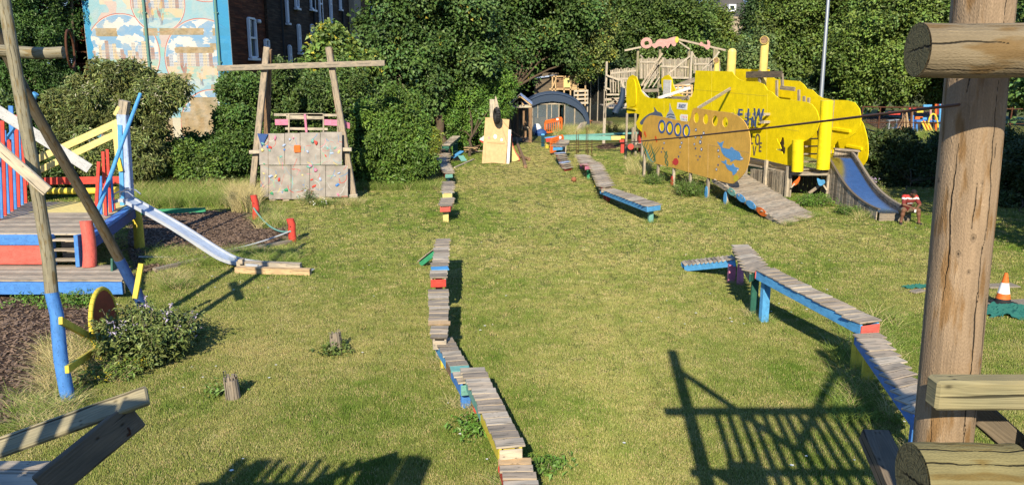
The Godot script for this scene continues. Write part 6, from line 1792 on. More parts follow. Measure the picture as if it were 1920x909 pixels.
	prism(sp, "loop", keyhole(ellipse(c, 0.40, 0.37, 24), ellipse(c + Vector2(0.02, -0.02), 0.17, 0.16, 16)), 0.05, M.pink_pale, w.xf(0.06))
	var tail := []
	for q in [[1100, 165], [1125, 140], [1150, 165], [1180, 175], [1195, 165], [1188, 130], [1205, 122], [1225, 150], [1222, 195], [1205, 228], [1180, 225], [1150, 195], [1110, 185]]:
		tail.append([1130.0 + q[0] / 6.06, 55.0 + q[1] / 6.06])
	prism(sp, "tail", smooth(w.poly(tail), 3), 0.05, M.pink_pale, w.xf())
	prism(sp, "yellow_crest", smooth(w.poly([[1268, 69], [1272, 70], [1272, 78], [1268, 80], [1266, 75]]), 3), 0.06, M.yellow, w.xf(0.03))
	# blue barrel leaning in the struts
	var bq: Vector3 = P.call(190, 800, d - 6.0)
	var bb := thing("tarpaulin_roll", "dark blue rolled tarpaulin propped in the struts of the fort", "tarpaulin", Vector3(bq.x, 0, bq.z))
	pole(bb, "body", bq + Vector3(-0.25, -0.8, 0), bq + Vector3(0.2, 0.75, 0), 0.19, 0.15, M.tarp, 20, 6, 0.3)
	pole(bb, "tie", bq + Vector3(-0.10, -0.28, 0), bq + Vector3(-0.08, -0.2, 0), 0.195, 0.195, M.rust, 20, 1, 0.0)

# ---------------------------------------------------------------- garden end: face board, shelter, polytunnel
func build_garden() -> void:
	# catching post with the plywood face
	var d := 45.4
	var t := thing("plywood_face_board", "tall bare plywood board with round holes like a face, leaning on a timber post", "board", G(925, 306))
	var cq := [D(903.5, 304.5, d - 0.3), D(948, 307, d - 0.3), D(955, 224, d + 0.1), D(910, 220, d + 0.1)]
	var o: Vector3 = cq[0]
	var ux := ((cq[1] as Vector3) - o).normalized()
	var nz := ux.cross((cq[3] as Vector3) - o).normalized()
	var uy := nz.cross(ux)
	var xf := Transform3D(Basis(ux, uy, nz), o)
	var poly := PackedVector2Array()
	for p in cq: poly.append(Vector2((p - o).dot(ux), (p - o).dot(uy)))
	poly[0].y = -0.05
	poly.insert(1, Vector2(poly[1].x * 0.5, 0.02))
	var lo := func(px: float, py: float) -> Vector2:
		var p := on_plane(px, py, o, nz)
		return Vector2((p - o).dot(ux), (p - o).dot(uy))
	prism(t, "sheet", poly, 0.03, M.ply, xf)
	for h in [[928.5, 256, 0.105], [940.5, 262, 0.075], [916.5, 258.5, 0.065]]:
		prism(t, "eye_spot" if h[2] > 0.07 else "faint_spot", ellipse(lo.call(h[0], h[1]), h[2] * 0.9, h[2] * 1.2, 18), 0.006, M.print_white if h[2] > 0.07 else M.pink_pale, Transform3D(xf.basis, xf.origin + nz * 0.019))
	beam(t, "batten", xf * Vector3(lo.call(913, 266).x, lo.call(913, 266).y, 0.035), xf * Vector3(lo.call(946, 268).x, lo.call(946, 268).y, 0.035), 0.10, 0.035, M.ply)
	beam(t, "batten", xf * Vector3(lo.call(909, 300).x, 0.05, 0.03), xf * Vector3(lo.call(910, 268).x, lo.call(910, 268).y, 0.03), 0.05, 0.03, M.ply, ux)
	beam(t, "post", Vector3(D(924, 220, d + 0.35).x, 0, -d - 0.35), D(923, 186, d + 0.35), 0.30, 0.25, M.wood_pale, Vector3(1, 0, 0), 0.02)
	prism(t, "post_board", PackedVector2Array([Vector2(-0.02, -0.6), Vector2(0.30, -0.6), Vector2(0.22, 0.1), Vector2(0.06, 0.75), Vector2(-0.02, 0.85)]), 0.04, M.wood_pale, Transform3D(Basis(), D(929, 208, d + 0.2)))
	var ty := thing("stop_tyre", "black tyre hanging edge-on on the zip wire above the plywood board", "tyre", D(931.5, 217, d - 0.35))
	var mb := MB.new()
	for i in 20:
		var a0 := TAU * i / 20.0; var a1 := TAU * (i + 1) / 20.0
		add_pole(mb, Vector3(0.03 * cos(a0), sin(a0) * 0.36, cos(a0) * 0.36), Vector3(0.03 * cos(a1), sin(a1) * 0.36, cos(a1) * 0.36), 0.13, 0.13, 10, 1, 0.0, false)
	put(ty, "tread", mb.mesh(), M.rubber, Transform3D(Basis(Vector3.UP, 0.2), ty.position))
	put(ty, "hub", cbox(Vector3(0.06, 0.3, 0.3), 0.03), M.galv, Transform3D(Basis(Vector3.UP, 0.2), ty.position))
	beam(self, "white_plank", G(947, 307) + Vector3(0.16, 0.0, 0.05), D(956, 243, d - 0.05), 0.16, 0.05, M.white, Vector3(1, 0, 0))
	tag(get_child(-1), "narrow white plank leaning against the plywood face board", "plank")
	var rs := thing("painted_sheet", "red-edged yellow sheet leaning behind the plywood face board", "sheet", G(962, 302))
	var sw := wall2d(D(952, 300, d + 0.6), D(976, 300, d + 0.6))
	prism(rs, "yellow_face", smooth(sw.poly([[952, 246], [958, 258], [961, 274], [967, 288], [973, 299], [960, 303], [950, 303]]), 3), 0.03, M.yellow_pale, sw.xf(0.02))
	prism(rs, "red_edge", smooth(sw.poly([[951, 244], [959, 252], [962, 272], [968, 286], [975, 298], [970, 301], [955, 290]]), 3), 0.03, M.red_pale, sw.xf(-0.03))
	var bf := thing("painted_fin", "small red-edged white fin sticking out left of the plywood face board", "fin", G(905, 306))
	sw = wall2d(D(898, 262, d + 0.5), D(912, 262, d + 0.5))
	prism(bf, "fin", smooth(sw.poly([[899, 261], [905, 256], [912, 252], [912, 268], [905, 265]]), 3), 0.04, M.white, sw.xf(0.02))
	prism(bf, "red_edge", smooth(sw.poly([[898.5, 262], [905, 264], [912, 267], [912, 270], [904, 267]]), 3), 0.05, M.red, sw.xf(0.03))
	beam(bf, "stay", D(909, 266, d + 0.5), Vector3(D(909, 266, d + 0.5).x, 0, -d - 0.5), 0.06, 0.05, M.wood)
	# logs lying by the shelter
	for p in [[[963, 276, 42], [992, 302, 6], 0.11], [[985, 300, 2], [968, 262, 6], 0.10]]:
		var a := G(p[0][0], p[0][1] + 16.0) + Vector3(0, 0.12, 0); var b := G(p[1][0], p[1][1]) + Vector3(0, 0.12, 0)
		tag(pole(self, "fallen_log", a, b, p[2], p[2], M.wood_brown, 12, 4, 0.1), "dark brown log lying on the grass by the wooden shelter", "log", "logs by the shelter")
	# scrap timber by the dark green beam
	for i in 9:
		var a := G(872 + rng.randf_range(-3, 10), 290 + rng.randf_range(-4, 3)) + Vector3(0, 0.05 + 0.05 * i, 0); var b := G(900 + rng.randf_range(-6, 6), 288 + rng.randf_range(-6, 6)) + Vector3(0, 0.05 + 0.06 * i, 0)
		tag(beam(self, "scrap_plank", a, b, 0.05, 0.14, [M.wood_new, M.w[2], M.w[1], M.wood_brown][i % 4]), "old plank in the scrap heap beside the plywood face board", "plank", "scrap planks")
	tag(beam(self, "pale_batten", G(852, 316) + Vector3(0, 0.05, 0), G(888, 300) + Vector3(0, 0.05, 0), 0.06, 0.10, M.wood_pale), "long pale batten lying in the grass by the beams", "batten")
	var cr := thing("blue_crate", "small blue lidded crate beside the dark green beam leg", "crate", G(857, 301))
	put(cr, "lid", cbox(Vector3(0.9, 0.06, 0.28)), M.blue_sky, Transform3D(Basis.from_euler(Vector3(0, 0.9, 0.35)), G(857, 301) + Vector3(0, 0.36, 0)))
	put(cr, "box", cbox(Vector3(0.8, 0.30, 0.24)), M.black, Transform3D(Basis.from_euler(Vector3(0, 0.9, 0.0)), G(857, 301) + Vector3(0, 0.15, 0)))
	tag(put(self, "teal_offcut", cbox(Vector3(0.36, 0.05, 0.55)), M.teal, Transform3D(Basis.from_euler(Vector3(0.5, 0.5, 0)), G(867, 302) + Vector3(0, 0.16, 0))), "teal board offcut lying beside the blue crate", "offcut")

	# wooden shelter
	var sd := 58.6
	var s := thing("wooden_shelter", "open wooden shelter with a small gabled roof and brown posts", "shelter", G(978, 266))
	for p in [[994.5, 268, 198, 0.0, 0.24], [982, 266, 200, 0.3, 0.14], [970.5, 258, 200, 3.0, 0.14], [955, 262, 200, 0.2, 0.2], [985, 255, 200, 3.2, 0.2]]:
		var b := D(p[0], 230, sd + p[3])
		beam(s, "post", Vector3(b.x, 0, b.z), D(p[0], p[2], sd + p[3]), p[4], p[4], M.wood_brown, Vector3(1, 0, 0))
	beam(s, "tie_beam", D(952, 200, sd - 0.1), D(997, 199, sd - 0.1), 0.20, 0.14, M.wood_pale)
	beam(s, "tie_beam", D(984, 239, sd + 0.1), D(992, 239, sd + 0.1), 0.12, 0.1, M.wood)
	for p in [[954, 198, 975, 180], [997, 198, 975, 180], [966, 199, 972, 190], [983, 199, 977, 190]]:
		beam(s, "rafter", D(p[0], p[1], sd - 0.12), D(p[2], p[3], sd - 0.12), 0.10, 0.10, M.wood_new)
	var ap := D(975, 179, sd); var er := D(998, 197, sd); var el := D(952, 199, sd)
	var bk := Vector3(0.1, 0, -4.0)
	for side in [er, el]:
		for i in 5:
			var v0 := i / 5.0; var v1 := (i + 0.97) / 5.0
			var c0: Vector3 = ap.lerp(side, v0); var c1: Vector3 = ap.lerp(side, v1)
			var m := (c0 + c1) * 0.5
			beam(s, "roof_board", m + Vector3(0, 0.06, 0.25), m + bk + Vector3(0, 0.06, 0), 0.03, c0.distance_to(c1), M.blue_pale if side == er else M.w[0], (c1 - c0).cross(bk).normalized() * (1.0 if (c1 - c0).cross(bk).y > 0 else -1.0))
	block(s, "floor", Vector3(D(975, 262, sd).x, 0.06, -sd - 1.6), Vector3(1.7, 0.10, 3.2), M.wood_dark)
	for i in 9:
		beam(s, "back_slat", Vector3(el.x + 0.2 * i, 0, -sd - 3.7), Vector3(el.x + 0.2 * i, 2.5, -sd - 3.7), 0.18, 0.03, M.wood_dark, Vector3(1, 0, 0))

	# polytunnel
	var pz := 72.0
	var pr := D(1103, 238, pz); var ptop := D(1034, 171, pz + 2.0)
	var cx := ptop.x; var W := pr.x - cx; var Hh := ptop.y
	var p := thing("polytunnel", "arched polytunnel with dark blue hoops and clear plastic end wall", "greenhouse", Vector3(cx, 0, -pz))
	var arch := []
	for i in 19:
		var a := PI * i / 18.0
		arch.append(Vector2(cos(a) * W, pow(sin(a), 0.85) * Hh * 0.93))
	var skin := MB.new()
	for i in 18:
		var A: Vector2 = arch[i]; var B: Vector2 = arch[i + 1]
		var na := Vector3(A.x / W, A.y / Hh, 0).normalized(); var nb := Vector3(B.x / W, B.y / Hh, 0).normalized()
		var L := Vector3(0.3, 0, -11.0)
		skin.trin(Vector3(A.x, A.y, 0), Vector3(B.x, B.y, 0), Vector3(B.x, B.y, 0) + L, na, nb, nb)
		skin.trin(Vector3(A.x, A.y, 0), Vector3(B.x, B.y, 0) + L, Vector3(A.x, A.y, 0) + L, na, nb, na)
	put(p, "cover", skin.mesh(), M.tarp, Transform3D(Basis(), Vector3(cx, 0, -pz - 0.05)))
	for k in 3:
		var hp := []
		for v in arch: hp.append(Vector3(cx + v.x * (1.02 + 0.012 * k), v.y * (1.03 + 0.012 * k), -pz + 0.12 - 0.9 * k))
		tube(p, "hoop", hp, 0.10, M.tarp, 8)
	var band := PackedVector2Array()
	for v in arch: band.append(Vector2(v.x * 1.0, v.y * 1.0))
	for i in arch.size():
		var v: Vector2 = arch[arch.size() - 1 - i]
		band.append(Vector2(v.x * 0.95, v.y * (0.80 + 0.012 * (i % 2))))
	prism(p, "tarpaulin_band", band, 0.5, M.tarp, Transform3D(Basis(), Vector3(cx, 0, -pz + 0.1)))
	# end wall: clear sheets between studs, a dark doorway
	var stud := [-0.92, -0.55, -0.15, 0.18, 0.34, 0.62]
	for i in stud.size():
		var x: float = stud[i] * W
		var top := pow(sqrt(maxf(1.0 - stud[i] * stud[i], 0.02)), 0.85) * Hh * 0.93
		beam(p, "stud", Vector3(cx + x, 0, -pz + 0.02), Vector3(cx + x, top, -pz + 0.02), 0.12, 0.08, M.w[1], Vector3(1, 0, 0))
	for seg in [[-0.95, -0.56], [-0.54, -0.16], [-0.14, 0.17], [0.35, 0.61], [0.63, 0.97]]:
		var poly2 := PackedVector2Array([Vector2(seg[0] * W, 0.0)])
		for j in 6:
			var x: float = lerpf(seg[0], seg[1], j / 5.0)
			poly2.append(Vector2(x * W, pow(sqrt(maxf(1.0 - x * x, 0.0)), 0.85) * Hh * 0.91))
		poly2.append(Vector2(seg[1] * W, 0.0))
		prism(p, "plastic_sheet", poly2, 0.01, M.film, Transform3D(Basis(), Vector3(cx, 0, -pz)))
	beam(p, "lintel", Vector3(cx - 0.5 * W, Hh * 0.68, -pz + 0.05), Vector3(cx + 0.34 * W, Hh * 0.68, -pz + 0.05), 0.12, 0.06, M.wood_pale)
	for x in [-0.4, -0.02]: beam(p, "window_bar", Vector3(cx + x * W, Hh * 0.3, -pz + 0.05), Vector3(cx + x * W, Hh * 0.66, -pz + 0.05), 0.05, 0.04, M.wood_pale, Vector3(1, 0, 0))
	block(p, "staging", Vector3(cx - 0.4 * W, 0.5, -pz - 2.0), Vector3(2.6, 0.9, 0.9), M.wood_dark)
	var pb := thing("plank_stack", "weathered planks leaning in a stack by the polytunnel corner", "planks", G(1083, 250))
	for i in 3:
		beam(pb, "plank", G(1078 + 5 * i, 251) + Vector3(0, 0.05, 0), D(1092 + 3 * i, 231 - i, 68.0), 0.10, 0.30, [M.w[5], M.w[4], M.wood_green][i])

	# orange barriers
	barrier("orange plastic barrier standing beside the polytunnel door", [1022, 250, 1022, 228, 1053, 221, 1053, 245], 66.0)
	barrier("orange plastic barrier seen almost edge-on behind the blue-ended beam", [1033, 287, 1033, 262, 1055, 255, 1055, 276], 50.0)
	# rubbish by the shelter door
	var rb := thing("white_sack", "white sack with dark bundle beside the shelter", "sack", G(1010, 252))
	var sm := MB.new()
	lathe(sm, [[0.35, 0.0], [0.42, 0.25], [0.36, 0.6], [0.2, 0.85], [0.02, 0.9]], Vector3.ZERO, 12)
	put(rb, "sack", sm.mesh(), M.white, Transform3D(Basis(), G(1007, 252)))
	sm = MB.new()
	lathe(sm, [[0.45, 0.0], [0.5, 0.2], [0.35, 0.45], [0.02, 0.55]], Vector3.ZERO, 12)
	put(rb, "bundle", sm.mesh(), M.blue_deep, Transform3D(Basis(), G(1014, 254)))
	# blue post, bench and bucket
	var bp := thing("blue_bench", "blue and red bench with a blue upright post near the shelter", "bench", G(1018, 275))
	beam(bp, "upright", G(1018, 275), D(1018, 252, 54.0), 0.22, 0.12, M.blue_sky, Vector3(1, 0, 0))
	beam(bp, "seat", D(1024, 258, 54.0), D(1054, 255, 53.5), 0.08, 0.5, M.blue_sky)
	beam(bp, "front_board", D(1024, 263, 53.7), D(1040, 261, 53.5), 0.25, 0.05, M.red)
	beam(bp, "leg", Vector3(D(1050, 262, 53.5).x, 0, -53.5), D(1050, 257, 53.5), 0.14, 0.12, M.blue, Vector3(1, 0, 0))
	var bu := thing("yellow_bucket", "yellow bucket on the grass by the blue upright post", "bucket", G(1026, 278))
	sm = MB.new()
	lathe(sm, [[0.001, 0.0], [0.12, 0.0], [0.17, 0.33], [0.185, 0.34], [0.185, 0.36], [0.16, 0.36], [0.115, 0.03], [0.001, 0.03]], Vector3.ZERO, 16)
	put(bu, "pail", sm.mesh(), M.yellow, Transform3D(Basis(), G(1026, 278)))
	tube(bu, "handle", [bu.position + Vector3(-0.18, 0.35, 0), bu.position + Vector3(-0.12, 0.26, 0.16), bu.position + Vector3(0.0, 0.22, 0.2), bu.position + Vector3(0.12, 0.26, 0.16), bu.position + Vector3(0.18, 0.35, 0)], 0.008, M.galv, 6)
	# long green beam on red leg
	var gd := 51.0
	var gb := thing("long_green_beam", "long horizontal pale green beam with yellow end on a red leg", "beam", G(1115, 287))
	beam(gb, "beam", D(1056, 258.5, gd), D(1146, 258.5, gd), 0.26, 0.16, M.teal)
	beam(gb, "yellow_part", D(1146.2, 258.5, gd), D(1164, 258.5, gd), 0.25, 0.165, M.yellow_pale)
	beam(gb, "yellow_end", D(1164.2, 257, gd), D(1172, 257, gd), 0.18, 0.17, M.yellow)
	beam(gb, "leg", Vector3(D(1168, 270, gd).x, 0, -gd), D(1168, 262, gd), 0.26, 0.2, M.red, Vector3(1, 0, 0))
	beam(gb, "leg_collar", D(1162, 265, gd - 0.1), D(1173, 265, gd - 0.1), 0.22, 0.24, M.red)
	beam(gb, "leg", Vector3(D(1060, 270, gd).x, 0, -gd), D(1060, 262, gd), 0.14, 0.14, M.wood, Vector3(1, 0, 0))
	beam(gb, "back_beam", D(1056, 255, gd + 1.2), D(1196, 249, gd + 5.0), 0.12, 0.14, M.teal)
	# hanging swing chains by it
	for q in [[1081, 246, 290], [1084, 250, 288], [1099, 240, 288], [1102, 238, 292], [1067, 258, 285], [1110, 262, 294]]:
		var b := G(q[0], q[2])
		var hgt := D(q[0], q[1], -b.z).y
		tag(pole(self, "garden_stake", b, Vector3(b.x - 0.02, hgt, b.z), 0.022, 0.02, M.rust, 6, 2, 0.1), "thin rusty stake standing in the grass in front of the long green beam", "stake", "thin rusty stakes")
	# raised beds, pots, chicken coop and net fence
	var pl := thing("planter_stair", "white slatted planter stair behind the polytunnel", "planter", G(1090, 232))
	for k in 4:
		beam(pl, "shelf", D(1076, 171 + 7.5 * k, 77.0 - k), D(1103, 170 + 7.5 * k, 77.0 - k), 0.18, 0.4, M.wood_pale)
	for x in [1077, 1102]: beam(pl, "leg", Vector3(D(x, 200, 76.0).x, 0, -76.0), D(x, 172, 76.0), 0.12, 0.1, M.wood, Vector3(1, 0, 0))
	for q in [[1096, 206], [1103, 217], [1091, 213]]:
		var g := G(q[0], q[1] + 22.0)
		var po := thing("flower_pot", "terracotta pot on the planter ground behind the polytunnel", "pot", g, "terracotta pots")
		sm = MB.new()
		lathe(sm, [[0.001, 0.0], [0.28, 0.0], [0.38, 0.55], [0.42, 0.56], [0.42, 0.66], [0.36, 0.66], [0.33, 0.5], [0.001, 0.5]], Vector3.ZERO, 14)
		put(po, "pot", sm.mesh(), M.terracotta, Transform3D(Basis(), g))
	var co := thing("chicken_coop", "timber-framed coop with pale door behind the polytunnel", "coop", G(1060, 226))
	var cd := 80.0
	for x in [1036, 1042, 1058, 1070, 1084, 1098]: beam(co, "stud", Vector3(D(x, 160, cd).x, 0, -cd), D(x, 142, cd), 0.14, 0.12, M.wood_new, Vector3(1, 0, 0))
	for y in [143, 167]: beam(co, "rail", D(1030, y, cd), D(1100, y + 1, cd), 0.14, 0.12, M.wood_new)
	for q in [[1044, 1057], [1059, 1061], [1066, 1069], [1072, 1083]]:
		for k in 5: beam(co, "cladding_board", D(q[0], 147.5 + 4.2 * k, cd + 0.15), D(q[1], 147.5 + 4.2 * k, cd + 0.15), 0.20, 0.03, M.wood_new if q[0] > 1050 else M.wood_brown)
	beam(co, "brace", D(1034, 166, cd - 0.1), D(1044, 146, cd - 0.1), 0.12, 0.08, M.wood_new)
	beam(co, "door", D(1063, 164, cd - 0.1), D(1063, 146, cd - 0.1), 0.62, 0.05, M.yellow_pale, Vector3(1, 0, 0))
	block(co, "hut", D(1024, 165, cd + 1.5), Vector3(2.4, 3.0, 2.0), M.wood_dark)
	put(co, "hut_roof", cbox(Vector3(3.0, 0.12, 2.6)), M.blue_pale, Transform3D(Basis.from_euler(Vector3(0.05, 0, 0.12)), D(1015, 143, cd + 1.5)))
	var nf := thing("net_fence", "black netting fence on posts behind the vegetable plot", "fence", G(1115, 222))
	for x in [1084, 1098, 1108, 1122, 1134]: pole(nf, "post", Vector3(D(x, 150, 82.0).x, 0, -82.0), D(x, 139, 82.0), 0.06, 0.05, M.wood, 8, 2, 0.05)
	var nb2 := MB.new()
	var n0 := D(1072, 145, 82.0); var nn1 := D(1138, 145, 82.0)
	add_prism(nb2, PackedVector2Array([Vector2(n0.x, 0), Vector2(nn1.x, 0), Vector2(nn1.x, n0.y), Vector2(n0.x, n0.y)]), 0.02, Transform3D(Basis(), Vector3(0, 0, -82.05)))
	put(nf, "netting", nb2.mesh(), M.mesh)
	var bl := thing("raised_bed", "dark raised bed box in the vegetable plot", "planter", G(1128, 240))
	var bq := G(1128, 240)
	for e in [[-0.9, 0, 0.08, 0.9], [0.9, 0, 0.08, 0.9], [0, 0.45, 1.8, 0.08], [0, -0.45, 1.8, 0.08]]:
		block(bl, "side", bq + Vector3(e[0], 0.3, e[1]), Vector3(maxf(e[2], 0.08), 0.6, e[3]), M.wood_dark)
	block(bl, "soil", bq + Vector3(0, 0.25, 0), Vector3(1.7, 0.4, 0.78), M.soil)
func barrier(label: String, c: Array, d: float) -> void:
	var base := Vector3(D(c[0], c[1], d).x, 0, -d)
	var t := thing("plastic_barrier", label, "barrier", base, "orange barriers")
	var bl := D(c[0], c[1], d); var tl := D(c[2], c[3], d); var tr := D(c[4], c[5], d + 0.8); var br := D(c[6], c[7], d + 0.8)
	bl.y = maxf(bl.y, 0.12); br.y = maxf(br.y, 0.12)
	tl = Vector3(bl.x, bl.y + (tl.y - bl.y), bl.z); tr = Vector3(br.x, br.y + (tr.y - br.y), br.z)
	for q in [[bl, br, 0.14], [tl, tr, 0.20], [bl.lerp(tl, 0.82), br.lerp(tr, 0.82), 0.10]]: beam(t, "bar", q[0], q[1], q[2], 0.08, M.orange, Vector3.UP, 0.03)
	for i in 9:
		var v := i / 8.0
		beam(t, "upright", bl.lerp(br, v), tl.lerp(tr, v), 0.16 if i == 0 or i == 8 else 0.06, 0.07 if i == 0 or i == 8 else 0.05, M.orange, br - bl, 0.015)
	for v in [0.12, 0.88]: beam(t, "foot", Vector3(bl.lerp(br, v).x, 0.06, bl.lerp(br, v).z + 0.35), Vector3(bl.lerp(br, v).x, 0.06, bl.lerp(br, v).z - 0.35), 0.10, 0.14, M.rubber)
	var pn := tl.lerp(tr, 0.72) + Vector3(0, -0.02, 0.07)
	block(t, "label_plate", pn, Vector3(0.22, 0.16, 0.02), M.print_white)

# ---------------------------------------------------------------- far playground, fences, lamp post
func build_far_playground() -> void:
	var lp := thing("lamp_post", "tall pale grey lamp post rising behind the yellow submarine", "lamp post", Vector3(D(1545, 150, 58.0).x, 0, -58.0))
	var top := D(1556, -30, 58.0); var low := D(1545, 150, 58.0)
	pole(lp, "column", Vector3(low.x - 0.05, 0, low.z), Vector3(top.x, top.y, top.z), 0.16, 0.11, M.galv, 14, 3, 0.0)
	pole(lp, "base_sleeve", Vector3(low.x - 0.05, 0, low.z), Vector3(low.x - 0.04, 1.2, low.z), 0.2, 0.2, M.galv, 14, 1, 0.0)
	tube(lp, "arm", [top, top + Vector3(0.1, 0.5, 0), top + Vector3(0.8, 0.8, 0)], 0.06, M.galv)
	put(lp, "lamp_head", cbox(Vector3(0.7, 0.14, 0.26), 0.04), M.galv, Transform3D(Basis(), top + Vector3(1.1, 0.8, 0)))
	# brown rail fence of the park
	var f := thing("park_fence", "brown metal rail fence in front of the far playground", "fence", Vector3(D(1700, 220, 62.0).x, 0, -62.0))
	var p0 := D(1618, 200, 62.0); var p1 := D(1930, 204, 62.0)
	pole(f, "top_rail", p0, p1, 0.05, 0.05, M.rust, 8, 6, 0.1)
	pole(f, "mid_rail", p0 * Vector3(1, 0.5, 1), p1 * Vector3(1, 0.5, 1), 0.03, 0.03, M.rust, 6, 4, 0.1)
	for x in [1619, 1652, 1711, 1770, 1840, 1900]:
		var q := D(x, 201, 62.0)
		pole(f, "post", Vector3(q.x, 0, q.z), q, 0.06, 0.055, M.rust, 8, 2, 0.05)
	# black rail fence down the bank
	var b := thing("black_rail_fence", "black metal rail fence sloping past the bramble bank", "fence", Vector3(D(1700, 290, 41.0).x, 0, -41.0))
	var b0 := D(1622, 241, 46.0); var b1 := D(1960, 336, 30.0)
	pole(b, "top_rail", b0, b1, 0.045, 0.045, M.black, 8, 6, 0.05)
	for i in 7:
		var q := b0.lerp(b1, (i + 0.15) / 7.0)
		pole(b, "post", Vector3(q.x, 0, q.z), q, 0.05, 0.05, M.black, 8, 2, 0.05)
	var mb := MB.new()
	for k in 40:
		var q := b0.lerp(b1, k / 39.0)
		add_pole(mb, Vector3(q.x, 0.05, q.z), q, 0.010, 0.010, 4, 1, 0.0, false)
	for k in 7:
		add_pole(mb, b0 * Vector3(1, (k + 0.5) / 7.0, 1), b1 * Vector3(1, (k + 0.5) / 7.0, 1), 0.010, 0.010, 4, 1, 0.0, false)
	put(b, "wire_mesh", mb.mesh(), M.black)
	# bean canes
	var c := thing("cane_wigwam", "wigwam of bean canes standing before the far playground", "canes", G(1694, 250))
	var d := 67.0
	for q in [[1679, 250, 1702, 206], [1685, 251, 1702, 207], [1697, 252, 1700, 206], [1704, 250, 1701, 208], [1708, 252, 1701, 207], [1690, 249, 1694, 202], [1693, 250, 1693, 200]]:
		pole(c, "cane", D(q[0], q[1], d), D(q[2], q[3], d + rng.randf_range(-0.3, 0.3)), 0.05, 0.035, M.wood_new if q[0] > 1694 else M.wood_brown, 6, 2, 0.1)
	# climbing unit
	var u := thing("climbing_unit", "red, yellow and blue climbing unit with a yellow slide on brown bark", "play unit", G(1735, 250))
	for q in [[1714, 240, 1713, 216, M.blue], [1720, 250, 1720, 232, M.blue], [1728, 250, 1730, 232, M.blue], [1748, 243, 1746, 200, M.pink_pale], [1711, 238, 1712, 202, M.wood_brown], [1757, 240, 1756, 195, M.orange], [1765, 238, 1764, 195, M.blue_sky]]:
		pole(u, "post", Vector3(D(q[0], q[1], d + 1.0).x, 0, -d - 1.0), D(q[2], q[3], d + 1.0), 0.09, 0.09, q[4], 8, 1, 0.0)
	beam(u, "slide", D(1746, 251, d - 1.0), D(1735, 228, d + 0.6), 0.08, 0.62, M.yellow)
	for e in [-3, 3]: beam(u, "slide_edge", D(1746 + e, 250, d - 1.0), D(1735 + e, 227, d + 0.6), 0.22, 0.06, M.orange)
	var arch := []
	for i in 9: arch.append(D(1741 + 19.0 * (0.5 - 0.5 * cos(PI * i / 8.0)), 243 - 28.0 * sin(PI * i / 8.0) - 0.5 * i, d))
	tube(u, "arch_rail", arch, 0.07, M.yellow)
	arch = []
	for i in 9: arch.append(D(1749 + 22.0 * (0.5 - 0.5 * cos(PI * i / 8.0)), 238 - 22.0 * sin(PI * i / 8.0), d + 1.5))
	tube(u, "arch_rail", arch, 0.08, M.green)
	for y in [222, 226, 230]: tube(u, "rung", [D(1758, y, d + 1.5), D(1770, y, d + 1.5)], 0.05, M.green, 6)
	for q in [[1678, 212, 22, 6, M.red], [1712, 205, 14, 8, M.red], [1726, 208, 12, 6, M.yellow], [1733, 222, 16, 4, M.blue_sky], [1724, 221, 14, 5, M.orange], [1740, 200, 16, 8, M.blue_sky]]:
		block(u, "panel", D(q[0], q[1], d + 1.6), Vector3(q[2] * d / F, q[3] * d / F, 0.15), q[4])
	beam(u, "tower_panel", D(1760, 216, d + 2.0), D(1761, 195, d + 2.0), 0.55, 0.1, M.maroon, Vector3(1, 0, 0))
	block(u, "deck", D(1740, 226, d + 1.4), Vector3(2.6, 0.12, 1.6), M.blue)
	for q in [[1665, 226, 1685, 224], [1672, 240, 1690, 238]]:
		var bn := thing("picnic_bench", "grey picnic bench on the bark of the far playground", "bench", G(q[0] + 8, q[1] + 14), "grey picnic benches")
		beam(bn, "top", D(q[0], q[1], d + 2.0), D(q[2], q[3], d + 2.0), 0.07, 0.5, M.galv)
		for e in [0.15, 0.85]:
			var m := D(q[0], q[1], d + 2.0).lerp(D(q[2], q[3], d + 2.0), e)
			beam(bn, "leg", Vector3(m.x, 0, m.z), m, 0.10, 0.3, M.galv, Vector3(1, 0, 0))
	# swings further off
	var sw := thing("swing_set", "blue swing set frame far off in the park", "swing", Vector3(D(1782, 190, 95.0).x, 0, -95.0))
	for q in [[1772, 1778], [1784, 1780], [1795, 1790]]:
		pole(sw, "leg", Vector3(D(q[0], 197, 95.0).x, 0, -95.0), D(q[1], 172, 95.0), 0.07, 0.06, M.blue_deep, 8, 1, 0.0)
	pole(sw, "crossbar", D(1777, 172, 95.0), D(1800, 171, 95.0), 0.07, 0.07, M.blue_deep, 8, 1, 0.0)
	var gs := put(self, "games_court", cbox(Vector3(14.0, 0.1, 5.0), 0.01), mat(lin(0.05, 0.14, 0.09), 0.9, T.speck), Transform3D(Basis(), Vector3(D(1800, 210, 88.0).x, 0.06, -88.0)))
	gs.set_meta("kind", "structure")

